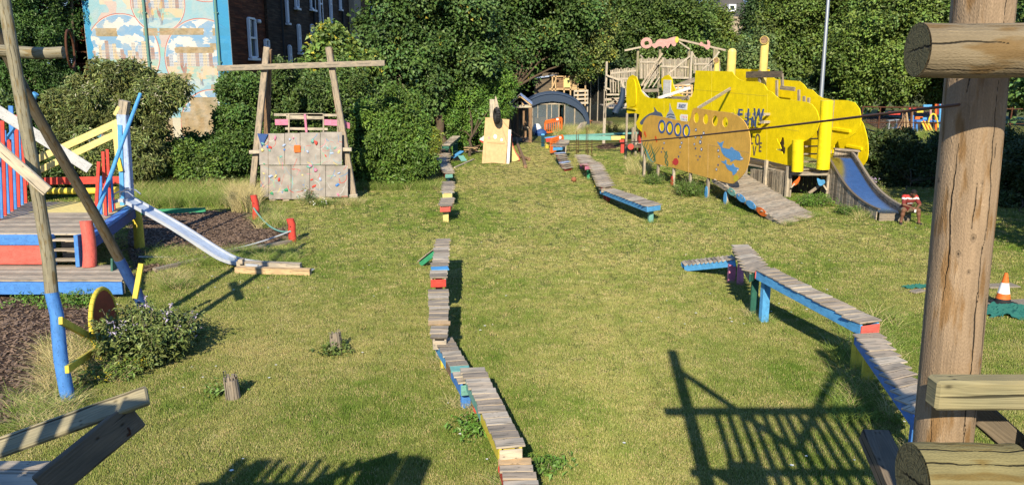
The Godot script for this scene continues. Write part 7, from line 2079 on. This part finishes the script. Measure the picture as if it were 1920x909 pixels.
# ---------------------------------------------------------------- small things on the lawn
func stump(label: String, base: Vector3, h: float, r: float) -> void:
	var t := thing("post_stump", label, "stump", base, "rotten post stumps")
	var mb := MB.new()
	var sides := 18
	for j in sides:                  # ragged ring of rotten staves round a hollow top
		var a0 := TAU * j / sides; var a1 := TAU * (j + 0.93) / sides
		var hh := h * (0.82 + 0.24 * n1.get_noise_2d(j * 0.9, base.x) + (0.06 if j % 3 == 0 else 0.0))
		var r2 := r * (1.0 + 0.10 * n1.get_noise_2d(j * 1.7, 3.0 + base.z))
		var o0 := Vector3(cos(a0), 0, sin(a0)); var o1 := Vector3(cos(a1), 0, sin(a1))
		var up := Vector3.UP * hh
		mb.quad(o0 * r2, o0 * r2 * 0.94 + up, o1 * r2 * 0.94 + up, o1 * r2, Vector2(0, j * 0.05), Vector2(hh, j * 0.05), Vector2(hh, j * 0.05 + 0.05), Vector2(0, j * 0.05 + 0.05), o0 + o1)
		mb.quad(o0 * r2 * 0.6, o0 * r2 * 0.62 + up, o1 * r2 * 0.62 + up, o1 * r2 * 0.6, Vector2(0, j * 0.05), Vector2(hh, j * 0.05), Vector2(hh, j * 0.05 + 0.05), Vector2(0, j * 0.05 + 0.05), -(o0 + o1))
		mb.quad(o0 * r2 * 0.94 + up, o0 * r2 * 0.62 + up, o1 * r2 * 0.62 + up, o1 * r2 * 0.94 + up, Vector2.ZERO, Vector2.ZERO, Vector2.ZERO, Vector2.ZERO, Vector3.UP)
	put(t, "rotten_shell", mb.mesh(), M.w[4], Transform3D(Basis(Vector3(0, 0, 1), 0.06), base - Vector3(0, 0.02, 0)))
	pole(t, "core", base - Vector3(0, 0.02, 0), base + Vector3(0, h * 0.62, 0), r * 0.66, r * 0.55, M.wood_dark, 12, 2, 0.1)
func build_small_things() -> void:
	stump("hollow brown post stump standing on the lawn, the taller and straighter of two", G(437, 747), 0.46, 0.115)
	stump("broken post stump with weeds round its splintered foot", G(631, 658), 0.42, 0.12)
	# traffic cone on a slab
	var cb := G(1880, 574)
	var sl := put(self, "concrete_slab", cbox(Vector3(1.5, 0.06, 0.9), 0.01), M.concrete, Transform3D(Basis(Vector3.UP, 0.15), Vector3(cb.x + 0.15, 0.03, cb.z + 0.15)))
	tag(sl, "pale concrete slab in the grass under the traffic cone", "slab")
	var c := thing("traffic_cone", "orange traffic cone with white band and black base", "cone", cb + Vector3(0, 0.06, 0))
	put(c, "base", cbox(Vector3(0.44, 0.05, 0.44), 0.02), M.rubber, Transform3D(Basis(Vector3.UP, 0.3), cb + Vector3(0, 0.088, 0)))
	var prof := [[0.165, 0.0], [0.150, 0.08], [0.125, 0.20], [0.078, 0.44], [0.045, 0.60], [0.035, 0.66], [0.001, 0.665]]
	var mats := [M.rubber, M.orange, M.print_white, M.orange, M.orange, M.orange]; var nm := ["skirt", "body", "white_band", "body", "tip", "tip"]
	for i in 6:
		var mb := MB.new()
		lathe(mb, [prof[i], prof[i + 1]], Vector3.ZERO, 24)
		put(c, nm[i], mb.mesh(), mats[i], Transform3D(Basis(), cb + Vector3(0, 0.11, 0)))
	# teal netting heap
	crumpled("net_heap", "crumpled teal netting heaped on the grass beside the traffic cone", "netting", G(1892, 588), Vector2(0.95, 0.55), 0.16, M.net_teal, 3)
	crumpled("net_scrap", "small scrap of teal and white netting behind the tower post", "netting", G(1722, 540), Vector2(0.42, 0.14), 0.08, M.net_teal, 9)
	tag(put(self, "flat_stone", cbox(Vector3(0.4, 0.05, 0.2), 0.02), M.concrete, Transform3D(Basis(Vector3.UP, 0.5), G(1722, 548) + Vector3(0, 0.03, 0))), "flat pale stone beside the netting scrap", "stone")
	tag(put(self, "stone_slab", cbox(Vector3(0.8, 0.05, 0.35), 0.02), M.concrete, Transform3D(Basis(Vector3.UP, 0.1), G(1878, 538) + Vector3(0, 0.03, 0))), "flat sandy slab in the grass behind the traffic cone", "slab")
	# football
	var bp := G(1076, 341)
	var bm := SphereMesh.new(); bm.radius = 0.125; bm.height = 0.25; bm.radial_segments = 24; bm.rings = 12
	var bt := thing("ball", "small brown ball on the grass by the yellow beam leg", "ball", bp)
	put(bt, "skin", bm, M.terracotta, Transform3D(Basis(), bp + Vector3(0, 0.12, 0)))
	var sm := MB.new()
	for i in 20:
		var a0 := TAU * i / 20.0; var a1 := TAU * (i + 1) / 20.0
		add_pole(sm, Vector3(cos(a0) * 0.124, sin(a0) * 0.124, 0.01), Vector3(cos(a1) * 0.124, sin(a1) * 0.124, 0.01), 0.004, 0.004, 5, 1, 0.0, false)
	put(bt, "seam", sm.mesh(), M.rubber, Transform3D(Basis(Vector3.UP, 0.6), bp + Vector3(0, 0.12, 0)))
	# spotted daisies: white heads scattered over the lawn
	var dm := MB.new()
	for i in 8:
		var a := TAU * i / 8.0
		dm.tri(Vector3.ZERO, Vector3(cos(a - 0.3), 0.15, sin(a - 0.3)) * 0.02, Vector3(cos(a + 0.3), 0.15, sin(a + 0.3)) * 0.02, Vector2.ZERO, Vector2.ZERO, Vector2.ZERO, Vector3.UP)
	var xs := []; var cs := []
	for i in 420:
		var z := -rng.randf_range(9.0, 42.0)
		var x := rng.randf_range(-0.6, 0.6) * -z
		if n2.get_noise_2d(x * 0.3 + 40.0, z * 0.3) < 0.05: continue
		xs.append(Transform3D(Basis(Vector3.UP, rng.randf() * TAU).scaled(Vector3.ONE * rng.randf_range(0.7, 1.4)), Vector3(x, 0.065, z)))
		cs.append(Color(0.75, 0.75, 0.70))
	multi(self, "daisies", dm.mesh(), xs, cs, M.vc).set_meta("kind", "stuff")
func crumpled(called: String, label: String, category: String, c: Vector3, s: Vector2, h: float, m: Material, sd: int) -> void:
	var mb := MB.new()
	var n := 26
	var f := func(i: int, j: int) -> Vector3:
		var u := i / float(n) * 2.0 - 1.0; var v := j / float(n) * 2.0 - 1.0
		var edge := clampf(1.15 - sqrt(u * u + v * v) - 0.25 * n1.get_noise_2d(u * 2.0 + sd, v * 2.0), 0.0, 1.0)
		return Vector3(u * s.x * (0.85 + 0.3 * n1.get_noise_2d(v * 1.5 + sd, 4.0)), 0.015 + h * sqrt(edge) * (0.5 + 0.9 * absf(n1.get_noise_2d(u * 3.0 + sd, v * 4.0)) + 0.35 * n1.get_noise_2d(u * 9.0, v * 9.0 + sd)), v * s.y * (0.85 + 0.3 * n1.get_noise_2d(u * 1.5, sd + 8.0)))
	for i in n:
		for j in n:
			var u := (i + 0.5) / n * 2.0 - 1.0; var v := (j + 0.5) / n * 2.0 - 1.0
			if sqrt(u * u + v * v) > 1.0 + 0.3 * n1.get_noise_2d(u * 2.5 + sd, v * 2.5): continue
			mb.quad(f.call(i, j), f.call(i + 1, j), f.call(i + 1, j + 1), f.call(i, j + 1), Vector2.ZERO, Vector2.ZERO, Vector2.ZERO, Vector2.ZERO, Vector3.UP)
	tag(put(self, called, mb.mesh(), m, Transform3D(Basis(Vector3.UP, 0.2), c)), label, category)

# ---------------------------------------------------------------- weeds and long grass
func build_plants() -> void:
	# flowering weeds round the yellow-rimmed board
	flower_clump("flowering_weeds", "bushy purple-flowered weeds growing round the maroon round board", G(270, 676), 0.85, 1.15, 80, Color(0.13, 0.18, 0.05), Color(0.40, 0.35, 0.45), 2, 0.15, 1.3)
	flower_clump("flowering_weeds", "low purple-flowered weeds spreading towards the lawn", G(330, 640), 0.5, 0.6, 30, Color(0.12, 0.17, 0.045), Color(0.40, 0.35, 0.45), 3, 0.15, 1.2)
	flower_clump("nettle_clump", "leafy green weeds at the foot of the blue pole", G(205, 708), 0.6, 0.35, 22, Color(0.11, 0.17, 0.035), Color(0.6, 0.5, 0.05), 4)
	flower_clump("mallow_plant", "tall mallow with lilac flowers beside the metal slide", G(1637, 385), 0.4, 1.25, 18, Color(0.13, 0.17, 0.04), Color(0.45, 0.35, 0.5), 5)
	flower_clump("dock_clump", "green dock leaves under the yellow submarine landing", G(1525, 385), 0.75, 0.55, 42, Color(0.10, 0.20, 0.03), Color(0.10, 0.20, 0.03), 6)
	flower_clump("dock_clump", "dock leaves against the boarded side of the metal slide", G(1590, 402), 0.45, 0.45, 18, Color(0.09, 0.16, 0.03), Color(0.09, 0.16, 0.03), 7)
	flower_clump("bramble_tangle", "low bramble tangle beneath the orange submarine panel", G(1300, 366), 0.95, 0.8, 60, Color(0.09, 0.16, 0.03), Color(0.09, 0.16, 0.03), 8)
	flower_clump("bramble_tangle", "small bramble sprig beside the first posts of the orange panel", G(1225, 345), 0.5, 0.6, 24, Color(0.10, 0.17, 0.035), Color(0.10, 0.17, 0.035), 9)
	flower_clump("thistle", "upright thistle at the foot of the climbing wall", G(582, 384), 0.25, 0.85, 9, Color(0.09, 0.14, 0.05), Color(0.09, 0.14, 0.05), 10)
	flower_clump("white_flowers", "small white-flowered plant by the foot of the climbing wall", G(606, 386), 0.35, 0.22, 14, Color(0.10, 0.16, 0.03), Color(0.75, 0.75, 0.7), 11)
	flower_clump("beam_weed", "leafy plantain weed beside the teal and yellow beam", G(890, 808), 0.35, 0.18, 14, Color(0.09, 0.19, 0.03), Color(0.09, 0.19, 0.03), 12)
	flower_clump("beam_weed", "small leafy weed at the near end of the beams", G(1022, 885), 0.22, 0.22, 10, Color(0.09, 0.17, 0.03), Color(0.09, 0.17, 0.03), 13)
	flower_clump("garden_weeds", "tall weeds in front of the picket fort", G(1140, 262), 0.9, 1.7, 36, Color(0.11, 0.17, 0.045), Color(0.11, 0.17, 0.045), 14)
	flower_clump("garden_weeds", "weeds growing before the polytunnel corner", G(1115, 250), 1.2, 0.8, 36, Color(0.15, 0.18, 0.05), Color(0.2, 0.2, 0.06), 15)
	flower_clump("stump_weeds", "weeds at the foot of the broken stump", G(632, 662), 0.28, 0.16, 14, Color(0.10, 0.15, 0.035), Color(0.10, 0.15, 0.035), 16)
	flower_clump("stump_weeds", "weed leaning on the hollow stump", G(428, 742), 0.14, 0.30, 7, Color(0.10, 0.17, 0.035), Color(0.10, 0.17, 0.035), 17)
	flower_clump("garden_roses", "pink-flowered climbers on top of the coop", D(1075, 137, 81.0), 1.6, 0.7, 40, Color(0.10, 0.14, 0.04), Color(0.6, 0.15, 0.2), 18)
	flower_clump("platform_weeds", "broad green leaves under the low platform edge", G(75, 566), 0.9, 0.28, 20, Color(0.10, 0.20, 0.03), Color(0.10, 0.20, 0.03), 19)
	flower_clump("platform_weeds", "green leaves beside the corner leg of the low platform", G(150, 572), 0.5, 0.3, 16, Color(0.10, 0.20, 0.03), Color(0.10, 0.20, 0.03), 20)
	# long grass: bands and tufts
	var xs := []; var cs := []
	for z in [[250, 372, 480, 390, 700, 0.5, 0.08], [440, 372, 480, 400, 260, 0.75, 0.8], [235, 358, 480, 372, 500, 0.6, 0.2], [480, 395, 530, 430, 160, 0.35, 0.2], [80, 650, 125, 740, 110, 0.26, 0.75], [130, 640, 230, 720, 130, 0.28, 0.5], [20, 740, 140, 810, 140, 0.2, 0.4], [640, 345, 830, 358, 700, 0.4, 0.0], [1180, 300, 1220, 330, 240, 0.5, 0.45], [1600, 395, 1660, 412, 120, 0.3, 0.2], [1040, 240, 1200, 258, 900, 0.55, 0.45], [1560, 590, 1700, 800, 260, 0.25, 0.05], [560, 380, 680, 386, 240, 0.25, 0.5], [270, 500, 560, 470, 420, 0.22, 0.05], [300, 520, 345, 545, 90, 0.25, 0.3], [1620, 252, 1770, 262, 500, 0.5, 0.05]]:
		for i in z[4]:
			var g := G(lerpf(z[0], z[2], rng.randf()), lerpf(z[1], z[3], rng.randf()))
			var hgt: float = z[5] * rng.randf_range(0.6, 1.3)
			xs.append(Transform3D(Basis(Vector3.UP, rng.randf() * TAU).scaled(Vector3(0.55 + hgt * 0.6, hgt, 0.55 + hgt * 0.6)), g))
			var v := rng.randf_range(0.75, 1.25)
			cs.append((Color(0.17, 0.24, 0.05) if rng.randf() > z[6] + 0.12 else Color(0.46, 0.39, 0.19)) * v)
	for f in feet:
		for i in 16:
			var an := rng.randf() * TAU
			var hgt := rng.randf_range(0.08, 0.22)
			xs.append(Transform3D(Basis(Vector3.UP, rng.randf() * TAU).scaled(Vector3(0.6, hgt, 0.6)), f + Vector3(cos(an), 0, sin(an)) * rng.randf_range(0.06, 0.26)))
			cs.append((Color(0.16, 0.23, 0.05) if rng.randf() > 0.35 else Color(0.42, 0.36, 0.18)) * rng.randf_range(0.75, 1.2))
	multi(self, "long_grass", blade_mesh(16, 0.16, 1.0, 0.012), xs, cs, M.grass).set_meta("kind", "stuff")
func blade_mesh(n: int, spread: float, h: float, w: float) -> ArrayMesh:
	var r2 := RandomNumberGenerator.new(); r2.seed = n * 31 + int(h * 100)
	var mb := MB.new()
	for i in n:
		var o := Vector3(r2.randfn() * 0.5, 0, r2.randfn() * 0.5) * spread
		var lean := Vector3(r2.randfn(), 0, r2.randfn()) * 0.28 * h
		var hh := h * r2.randf_range(0.55, 1.1)
		var sd := Vector3(r2.randfn(), 0, r2.randfn()).normalized() * w * 0.5
		var m := o + lean * 0.35 + Vector3(0, hh * 0.55, 0)
		var tip := o + lean + Vector3(0, hh, 0)
		var hint := sd.cross(Vector3.UP)
		mb.tri(o - sd, m - sd * 0.8, m + sd * 0.8, Vector2.ZERO, Vector2.ZERO, Vector2.ZERO, hint); mb.tri(o - sd, m + sd * 0.8, o + sd, Vector2.ZERO, Vector2.ZERO, Vector2.ZERO, hint)
		mb.tri(m - sd * 0.8, tip, m + sd * 0.8, Vector2.ZERO, Vector2.ZERO, Vector2.ZERO, hint)
	return mb.mesh()
func flower_clump(called: String, label: String, at: Vector3, r: float, h: float, stems: int, col: Color, fcol: Color, sd: int, fl := 0.55, big := 1.0) -> void:
	var r2 := RandomNumberGenerator.new(); r2.seed = sd
	var t := thing(called, label, "plant", at)
	var mb := MB.new()
	var xs := []; var cs := []
	for i in stems:
		var an := r2.randf() * TAU; var rr := r * sqrt(r2.randf())
		var b := Vector3(cos(an) * rr * 0.6, 0, sin(an) * rr * 0.6)
		var hh := h * r2.randf_range(0.55, 1.1) * (1.0 - 0.3 * rr / r)
		var e := Vector3(cos(an) * rr, hh, sin(an) * rr) + Vector3(r2.randfn(), 0, r2.randfn()) * 0.08
		add_pole(mb, b, e, 0.008, 0.004, 4, 1, 0.0, false)
		for k in 4 + int(hh * 10.0):
			var v := r2.randf_range(0.1, 1.0)
			var q := b.lerp(e, v) + Vector3(r2.randfn(), r2.randfn() * 0.5, r2.randfn()) * 0.07
			if q.y < 0.02: q.y = 0.03
			xs.append(Transform3D(Basis.from_euler(Vector3(r2.randfn() * 0.3, r2.randf() * TAU, r2.randfn() * 0.3)).scaled(Vector3.ONE * r2.randf_range(0.7, 1.5) * (1.2 - 0.5 * v) * big), q))
			var l := r2.randf_range(0.65, 1.35)
			cs.append(fcol * r2.randf_range(0.8, 1.2) if v > 0.86 and r2.randf() < fl else Color(col.r * l * r2.randf_range(0.9, 1.2), col.g * l, col.b * l))
	put(t, "stems", mb.mesh(), M.wood_green, Transform3D(Basis(), at))
	multi(t, "leaves", leaf_mesh("weed"), xs, cs, M.leaf, at).set_meta("kind", "stuff")
func in_bark(x: float, z: float) -> bool:
	for p in bark_polys:
		if Geometry2D.is_point_in_polygon(Vector2(x, z), p): return true
	return false
func build_grass() -> void:
	# mown turf: one mass of blades, denser near the tower
	var meshes := [blade_mesh(12, 0.085, 0.048, 0.0075), blade_mesh(12, 0.17, 0.062, 0.013)]
	for band in 2:
		var xs := []; var cs := []
		var n := 210000 if band == 0 else 140000
		for i in n:
			var d: float
			if band == 0: d = 7.4 + 19.0 * pow(rng.randf(), 1.2)
			else: d = 14.0 + 44.0 * pow(rng.randf(), 1.2)
			var mixed := smoothstep(15.0, 26.0, d)
			if rng.randf() < (mixed if band == 0 else 1.0 - mixed): continue
			var x := rng.randf_range(-0.70, 0.72) * (d + 0.8)
			if in_bark(x, -d): continue
			var dry := dryness(x, -d)
			var hgt := rng.randf_range(0.55, 1.15) * (1.1 - 0.45 * dry) * (1.0 + 0.5 * maxf(0.0, n2.get_noise_2d(x * 0.9 + 60.0, d * 0.9)))
			var b := Basis(Vector3.UP, rng.randf() * TAU).scaled(Vector3(1, hgt, 1))
			xs.append(Transform3D(b, Vector3(x, 0.0, -d)))
			var c := lawn_color(x, -d)
			if rng.randf() < 0.06 + 0.22 * dry: c = Color(0.42, 0.36, 0.17)
			var v := rng.randf_range(0.85, 1.22)
			cs.append(Color(c.r * v * rng.randf_range(0.92, 1.1), c.g * v, c.b * v))
		multi(self, "turf", meshes[band], xs, cs, M.grass).set_meta("kind", "stuff")

# ---------------------------------------------------------------- the seated person
# bones: [a, b, ra, rb]; the field is the smooth minimum of their capsules, meshed as surface nets
func cap_dist(p: Vector3, b: Array) -> float:
	var a: Vector3 = b[0]; var ab: Vector3 = b[1] - a
	var t := clampf((p - a).dot(ab) / maxf(ab.length_squared(), 1e-9), 0.0, 1.0)
	return (p - a - ab * t).length() - lerpf(b[2], b[3], t)
func field(p: Vector3, bones: Array, k: float) -> float:
	var d := 1.0
	for b in bones:
		var e := cap_dist(p, b)
		if e > 0.2 and d < 0.2: continue
		var h := clampf(0.5 + 0.5 * (d - e) / k, 0.0, 1.0)
		d = lerpf(d, e, h) - k * h * (1.0 - h)
	return d
func nets(mb: MB, bones: Array, cell: float, k: float) -> void:
	var lo := Vector3.ONE * 1e9; var hi := -Vector3.ONE * 1e9
	for b in bones:
		for j in 2:
			var r := Vector3.ONE * (maxf(b[2], b[3]) + cell * 2.5 + k * 0.3)
			lo = lo.min(b[j] - r); hi = hi.max(b[j] + r)
	var n := Vector3i(((hi - lo) / cell).ceil()) + Vector3i.ONE
	var f := PackedFloat32Array(); f.resize(n.x * n.y * n.z)
	var id := func(x: int, y: int, z: int) -> int: return x + n.x * (y + n.y * z)
	var q := 0
	for z in n.z:
		for y in n.y:
			for x in n.x:
				f[q] = field(lo + Vector3(x, y, z) * cell, bones, k)
				q += 1
	var vert := {}
	for z in n.z - 1:
		for y in n.y - 1:
			for x in n.x - 1:
				var c := Vector3.ZERO; var cnt := 0
				var i0: int = x + n.x * (y + n.y * z)
				var s0 := f[i0] < 0.0
				if s0 == (f[i0 + 1] < 0.0) and s0 == (f[i0 + n.x] < 0.0) and s0 == (f[i0 + n.x * n.y] < 0.0) and s0 == (f[i0 + 1 + n.x] < 0.0) and s0 == (f[i0 + 1 + n.x * n.y] < 0.0) and s0 == (f[i0 + n.x + n.x * n.y] < 0.0) and s0 == (f[i0 + 1 + n.x + n.x * n.y] < 0.0): continue
				for e in 12:
					var ax := e / 4; var o := e % 4
					var a := Vector3i.ZERO
					a[(ax + 1) % 3] = o & 1; a[(ax + 2) % 3] = o >> 1
					var b := a; b[ax] += 1
					var fa := f[id.call(x + a.x, y + a.y, z + a.z)]; var fb := f[id.call(x + b.x, y + b.y, z + b.z)]
					if (fa < 0.0) != (fb < 0.0):
						c += Vector3(a).lerp(Vector3(b), fa / (fa - fb)); cnt += 1
				if cnt:
					var p := lo + (Vector3(x, y, z) + c / cnt) * cell
					var h := cell * 0.5
					var g := Vector3(field(p + Vector3(h, 0, 0), bones, k) - field(p - Vector3(h, 0, 0), bones, k), field(p + Vector3(0, h, 0), bones, k) - field(p - Vector3(0, h, 0), bones, k), field(p + Vector3(0, 0, h), bones, k) - field(p - Vector3(0, 0, h), bones, k)).normalized()
					vert[i0] = [p, g]
	for i0 in vert:
		var x: int = i0 % n.x; var y: int = (i0 / n.x) % n.y; var z: int = i0 / (n.x * n.y)
		for ax in 3:
			var st := [1, n.x, n.x * n.y]
			if (f[i0] < 0.0) == (f[i0 + st[ax]] < 0.0): continue
			var u: int = st[(ax + 1) % 3]; var v: int = st[(ax + 2) % 3]
			if not (vert.has(i0 - u) and vert.has(i0 - v) and vert.has(i0 - u - v)): continue
			var A = vert[i0]; var B = vert[i0 - u]; var C = vert[i0 - u - v]; var D_ = vert[i0 - v]
			mb.trin(A[0], B[0], C[0], A[1], B[1], C[1])
			mb.trin(A[0], C[0], D_[0], A[1], C[1], D_[1])
func hand_bones(wrist: Vector3, dir: Vector3, palm_n: Vector3, thumb_side: float) -> Array:
	var sd := dir.cross(palm_n).normalized() * thumb_side
	var out := [[wrist, wrist + dir * 0.04, 0.026, 0.028]]
	var len := [0.070, 0.078, 0.072, 0.056]
	for i in 4:
		var root := wrist + dir * 0.085 + sd * (0.031 - 0.021 * i)
		out.append([wrist + dir * 0.02 + sd * (0.02 - 0.014 * i), root, 0.016, 0.0105])
		var p1: Vector3 = root + (dir * 0.85 + palm_n * 0.5).normalized() * len[i] * 0.45
		var p2: Vector3 = p1 + (dir * 0.35 + palm_n * 0.93).normalized() * len[i] * 0.32
		var p3: Vector3 = p2 + (dir * -0.15 + palm_n).normalized() * len[i] * 0.25
		out.append([root, p1, 0.0098, 0.009]); out.append([p1, p2, 0.009, 0.0085]); out.append([p2, p3, 0.0085, 0.0078])
	var t0 := wrist + dir * 0.03 + sd * 0.022
	var t1 := t0 + (dir * 0.6 + sd * 0.7 + palm_n * 0.2).normalized() * 0.04
	var t2 := t1 + (dir * 0.8 + sd * 0.2 + palm_n * 0.4).normalized() * 0.032
	out.append([t0, t1, 0.015, 0.0115]); out.append([t1, t2, 0.0115, 0.0095])
	return out
func build_person() -> void:
	var at := Vector3(G(1706, 421).x, 0, G(1706, 421).z)
	var t := thing("person", "person in red striped shirt and khaki shorts sitting hunched on the slide end", "person", at)
	# local frame: x right in view, y up, z towards the camera; seat on the end of the slide
	var hipc := Vector3(0.0, 0.44, -0.42)
	var hl := hipc + Vector3(-0.09, 0, 0); var hr := hipc + Vector3(0.09, 0, 0)
	var kl := Vector3(-0.25, 0.50, 0.02); var kr := Vector3(0.26, 0.50, 0.02)
	var al := Vector3(-0.29, 0.09, -0.02); var ar := Vector3(0.30, 0.09, 0.04)
	var chest := Vector3(0.0, 0.82, -0.22); var neck := Vector3(0.02, 0.98, -0.10)
	var sl := Vector3(-0.19, 0.93, -0.15); var sr := Vector3(0.19, 0.93, -0.15)
	var el := Vector3(-0.27, 0.70, 0.02); var er := Vector3(0.27, 0.70, 0.04)
	var wl := Vector3(-0.05, 0.62, 0.17); var wr := Vector3(0.09, 0.58, 0.18)
	var head := Vector3(0.03, 1.075, 0.02)
	var body := [[hipc + Vector3(-0.04, 0.02, 0), hipc + Vector3(0.04, 0.02, 0), 0.135, 0.135], [hipc, chest, 0.125, 0.145], [chest + Vector3(-0.07, 0.03, 0), chest + Vector3(0.07, 0.03, 0), 0.125, 0.125], [sl, sr, 0.065, 0.065], [chest, neck, 0.09, 0.055], [neck, head, 0.055, 0.055],
		[hl, kl, 0.088, 0.062], [hr, kr, 0.088, 0.062], [kl, kl.lerp(al, 0.35), 0.060, 0.060], [kl.lerp(al, 0.35), al, 0.060, 0.038], [kr, kr.lerp(ar, 0.35), 0.060, 0.060], [kr.lerp(ar, 0.35), ar, 0.060, 0.038],
		[al, al + Vector3(-0.02, -0.05, 0.12), 0.040, 0.035], [ar, ar + Vector3(0.02, -0.05, 0.12), 0.040, 0.035],
		[sl, el, 0.055, 0.043], [sr, er, 0.055, 0.043], [el, wl, 0.043, 0.028], [er, wr, 0.043, 0.028]]
	var mb := MB.new()
	nets(mb, body, 0.022, 0.05)
	# head turned down towards the hands: skull, jaw, nose, ears, brow
	var fwd := Vector3(0.04, -0.62, 0.78).normalized(); var hup := Vector3(0, 0.78, 0.62).normalized(); var hx := hup.cross(fwd).normalized()
	var hb := [[head + hup * 0.03 - fwd * 0.02, head + hup * 0.035 + fwd * 0.02, 0.088, 0.085], [head - hup * 0.02 + fwd * 0.03, head - hup * 0.075 + fwd * 0.055, 0.062, 0.038], [head + fwd * 0.095 + hup * 0.005, head + fwd * 0.115 - hup * 0.03, 0.010, 0.016],
		[head + hx * 0.085 - hup * 0.01, head + hx * 0.092 - hup * 0.035, 0.018, 0.012], [head - hx * 0.085 - hup * 0.01, head - hx * 0.092 - hup * 0.035, 0.018, 0.012], [head + fwd * 0.088 + hup * 0.03 - hx * 0.035, head + fwd * 0.088 + hup * 0.03 + hx * 0.035, 0.014, 0.014], [head + fwd * 0.085 - hup * 0.055 - hx * 0.018, head + fwd * 0.085 - hup * 0.055 + hx * 0.018, 0.011, 0.011]]
	nets(mb, hb, 0.011, 0.022)
	nets(mb, hand_bones(wl, Vector3(0.55, -0.35, 0.5).normalized(), Vector3(0.5, -0.5, -0.5).normalized(), 1.0), 0.006, 0.008)
	nets(mb, hand_bones(wr, Vector3(-0.35, -0.55, 0.5).normalized(), Vector3(-0.6, -0.2, -0.6).normalized(), -1.0), 0.0045, 0.008)
	put(t, "body", mb.mesh(), M.skin, Transform3D(Basis(), at))
	mb = MB.new()
	nets(mb, [[head + hup * 0.045 - fwd * 0.03, head + hup * 0.05 + fwd * 0.012, 0.090, 0.086], [head - fwd * 0.055 - hup * 0.03, head + hup * 0.03 - fwd * 0.04, 0.066, 0.08]], 0.011, 0.03)
	put(t, "hair", mb.mesh(), M.hair, Transform3D(Basis(), at))
	mb = MB.new()
	for s in [-1.0, 1.0]: add_pole(mb, head + fwd * 0.094 + hup * 0.012 + hx * 0.032 * s, head + fwd * 0.102 + hup * 0.012 + hx * 0.032 * s, 0.011, 0.006, 8, 1, 0.0, true)
	put(t, "eyes", mb.mesh(), M.print_white, Transform3D(Basis(), at))
	# shirt with bands of colour that belong to the cloth
	mb = MB.new()
	var sleeve_l := sl.lerp(el, 0.85); var sleeve_r := sr.lerp(er, 0.85)
	nets(mb, [[hipc + Vector3(-0.05, 0.03, 0), hipc + Vector3(0.05, 0.03, 0), 0.150, 0.150], [hipc, chest, 0.145, 0.165], [chest + Vector3(-0.08, 0.03, 0), chest + Vector3(0.08, 0.03, 0), 0.145, 0.145], [sl, sr, 0.082, 0.082], [chest, neck - Vector3(0, 0.05, 0.03), 0.11, 0.07], [sl, sleeve_l, 0.076, 0.070], [sr, sleeve_r, 0.076, 0.070]], 0.020, 0.05)
	mb.use_col = true
	mb.c = PackedColorArray(); mb.c.resize(mb.p.size())
	for i in mb.p.size():
		var v := mb.p[i]
		var y := v.y - 0.25 * v.z * 0.0 + 0.02 * n1.get_noise_2d(v.x * 6.0, v.z * 6.0)
		var c := Color(0.14, 0.018, 0.016)
		if y > 0.925: c = Color(0.42, 0.035, 0.025)
		elif y > 0.875: c = Color(0.72, 0.71, 0.70)
		elif y > 0.745: c = Color(0.16, 0.02, 0.018)
		elif y > 0.705 and absf(v.x - 0.04) < 0.12: c = Color(0.55, 0.56, 0.58)
		elif y > 0.60: c = Color(0.10, 0.014, 0.014)
		mb.c[i] = c
	put(t, "shirt", mb.mesh(), M.vc, Transform3D(Basis(), at))
	mb = MB.new()
	nets(mb, [[hipc + Vector3(-0.05, -0.01, 0), hipc + Vector3(0.05, -0.01, 0), 0.155, 0.155], [hl, hl.lerp(kl, 0.86), 0.112, 0.098], [hr, hr.lerp(kr, 0.86), 0.112, 0.098]], 0.022, 0.05)
	put(t, "shorts", mb.mesh(), mat(lin(0.20, 0.16, 0.10), 0.9), Transform3D(Basis(), at))
	for q in [[al, -1.0], [ar, 1.0]]:
		mb = MB.new()
		nets(mb, [[q[0] + Vector3(0, -0.035, -0.035), q[0] + Vector3(0.02 * q[1], -0.045, 0.11), 0.046, 0.040], [q[0] + Vector3(0, -0.03, 0), q[0] + Vector3(0, 0.01, -0.01), 0.05, 0.045], [q[0] + Vector3(-0.015, -0.055, -0.03), q[0] + Vector3(0.02 * q[1], -0.055, 0.12), 0.036, 0.036]], 0.016, 0.02)
		put(t, "shoe", mb.mesh(), M.rubber, Transform3D(Basis(), at))
	var cu := thing("paper_cup", "small white cup held between the hands of the seated person", "cup", at + Vector3(0.03, 0.47, 0.24))
	mb = MB.new()
	lathe(mb, [[0.001, 0.0], [0.028, 0.0], [0.038, 0.095], [0.041, 0.10], [0.034, 0.10], [0.026, 0.01], [0.001, 0.01]], Vector3.ZERO, 16)
	put(cu, "cup", mb.mesh(), M.print_white, Transform3D(Basis(), cu.position))
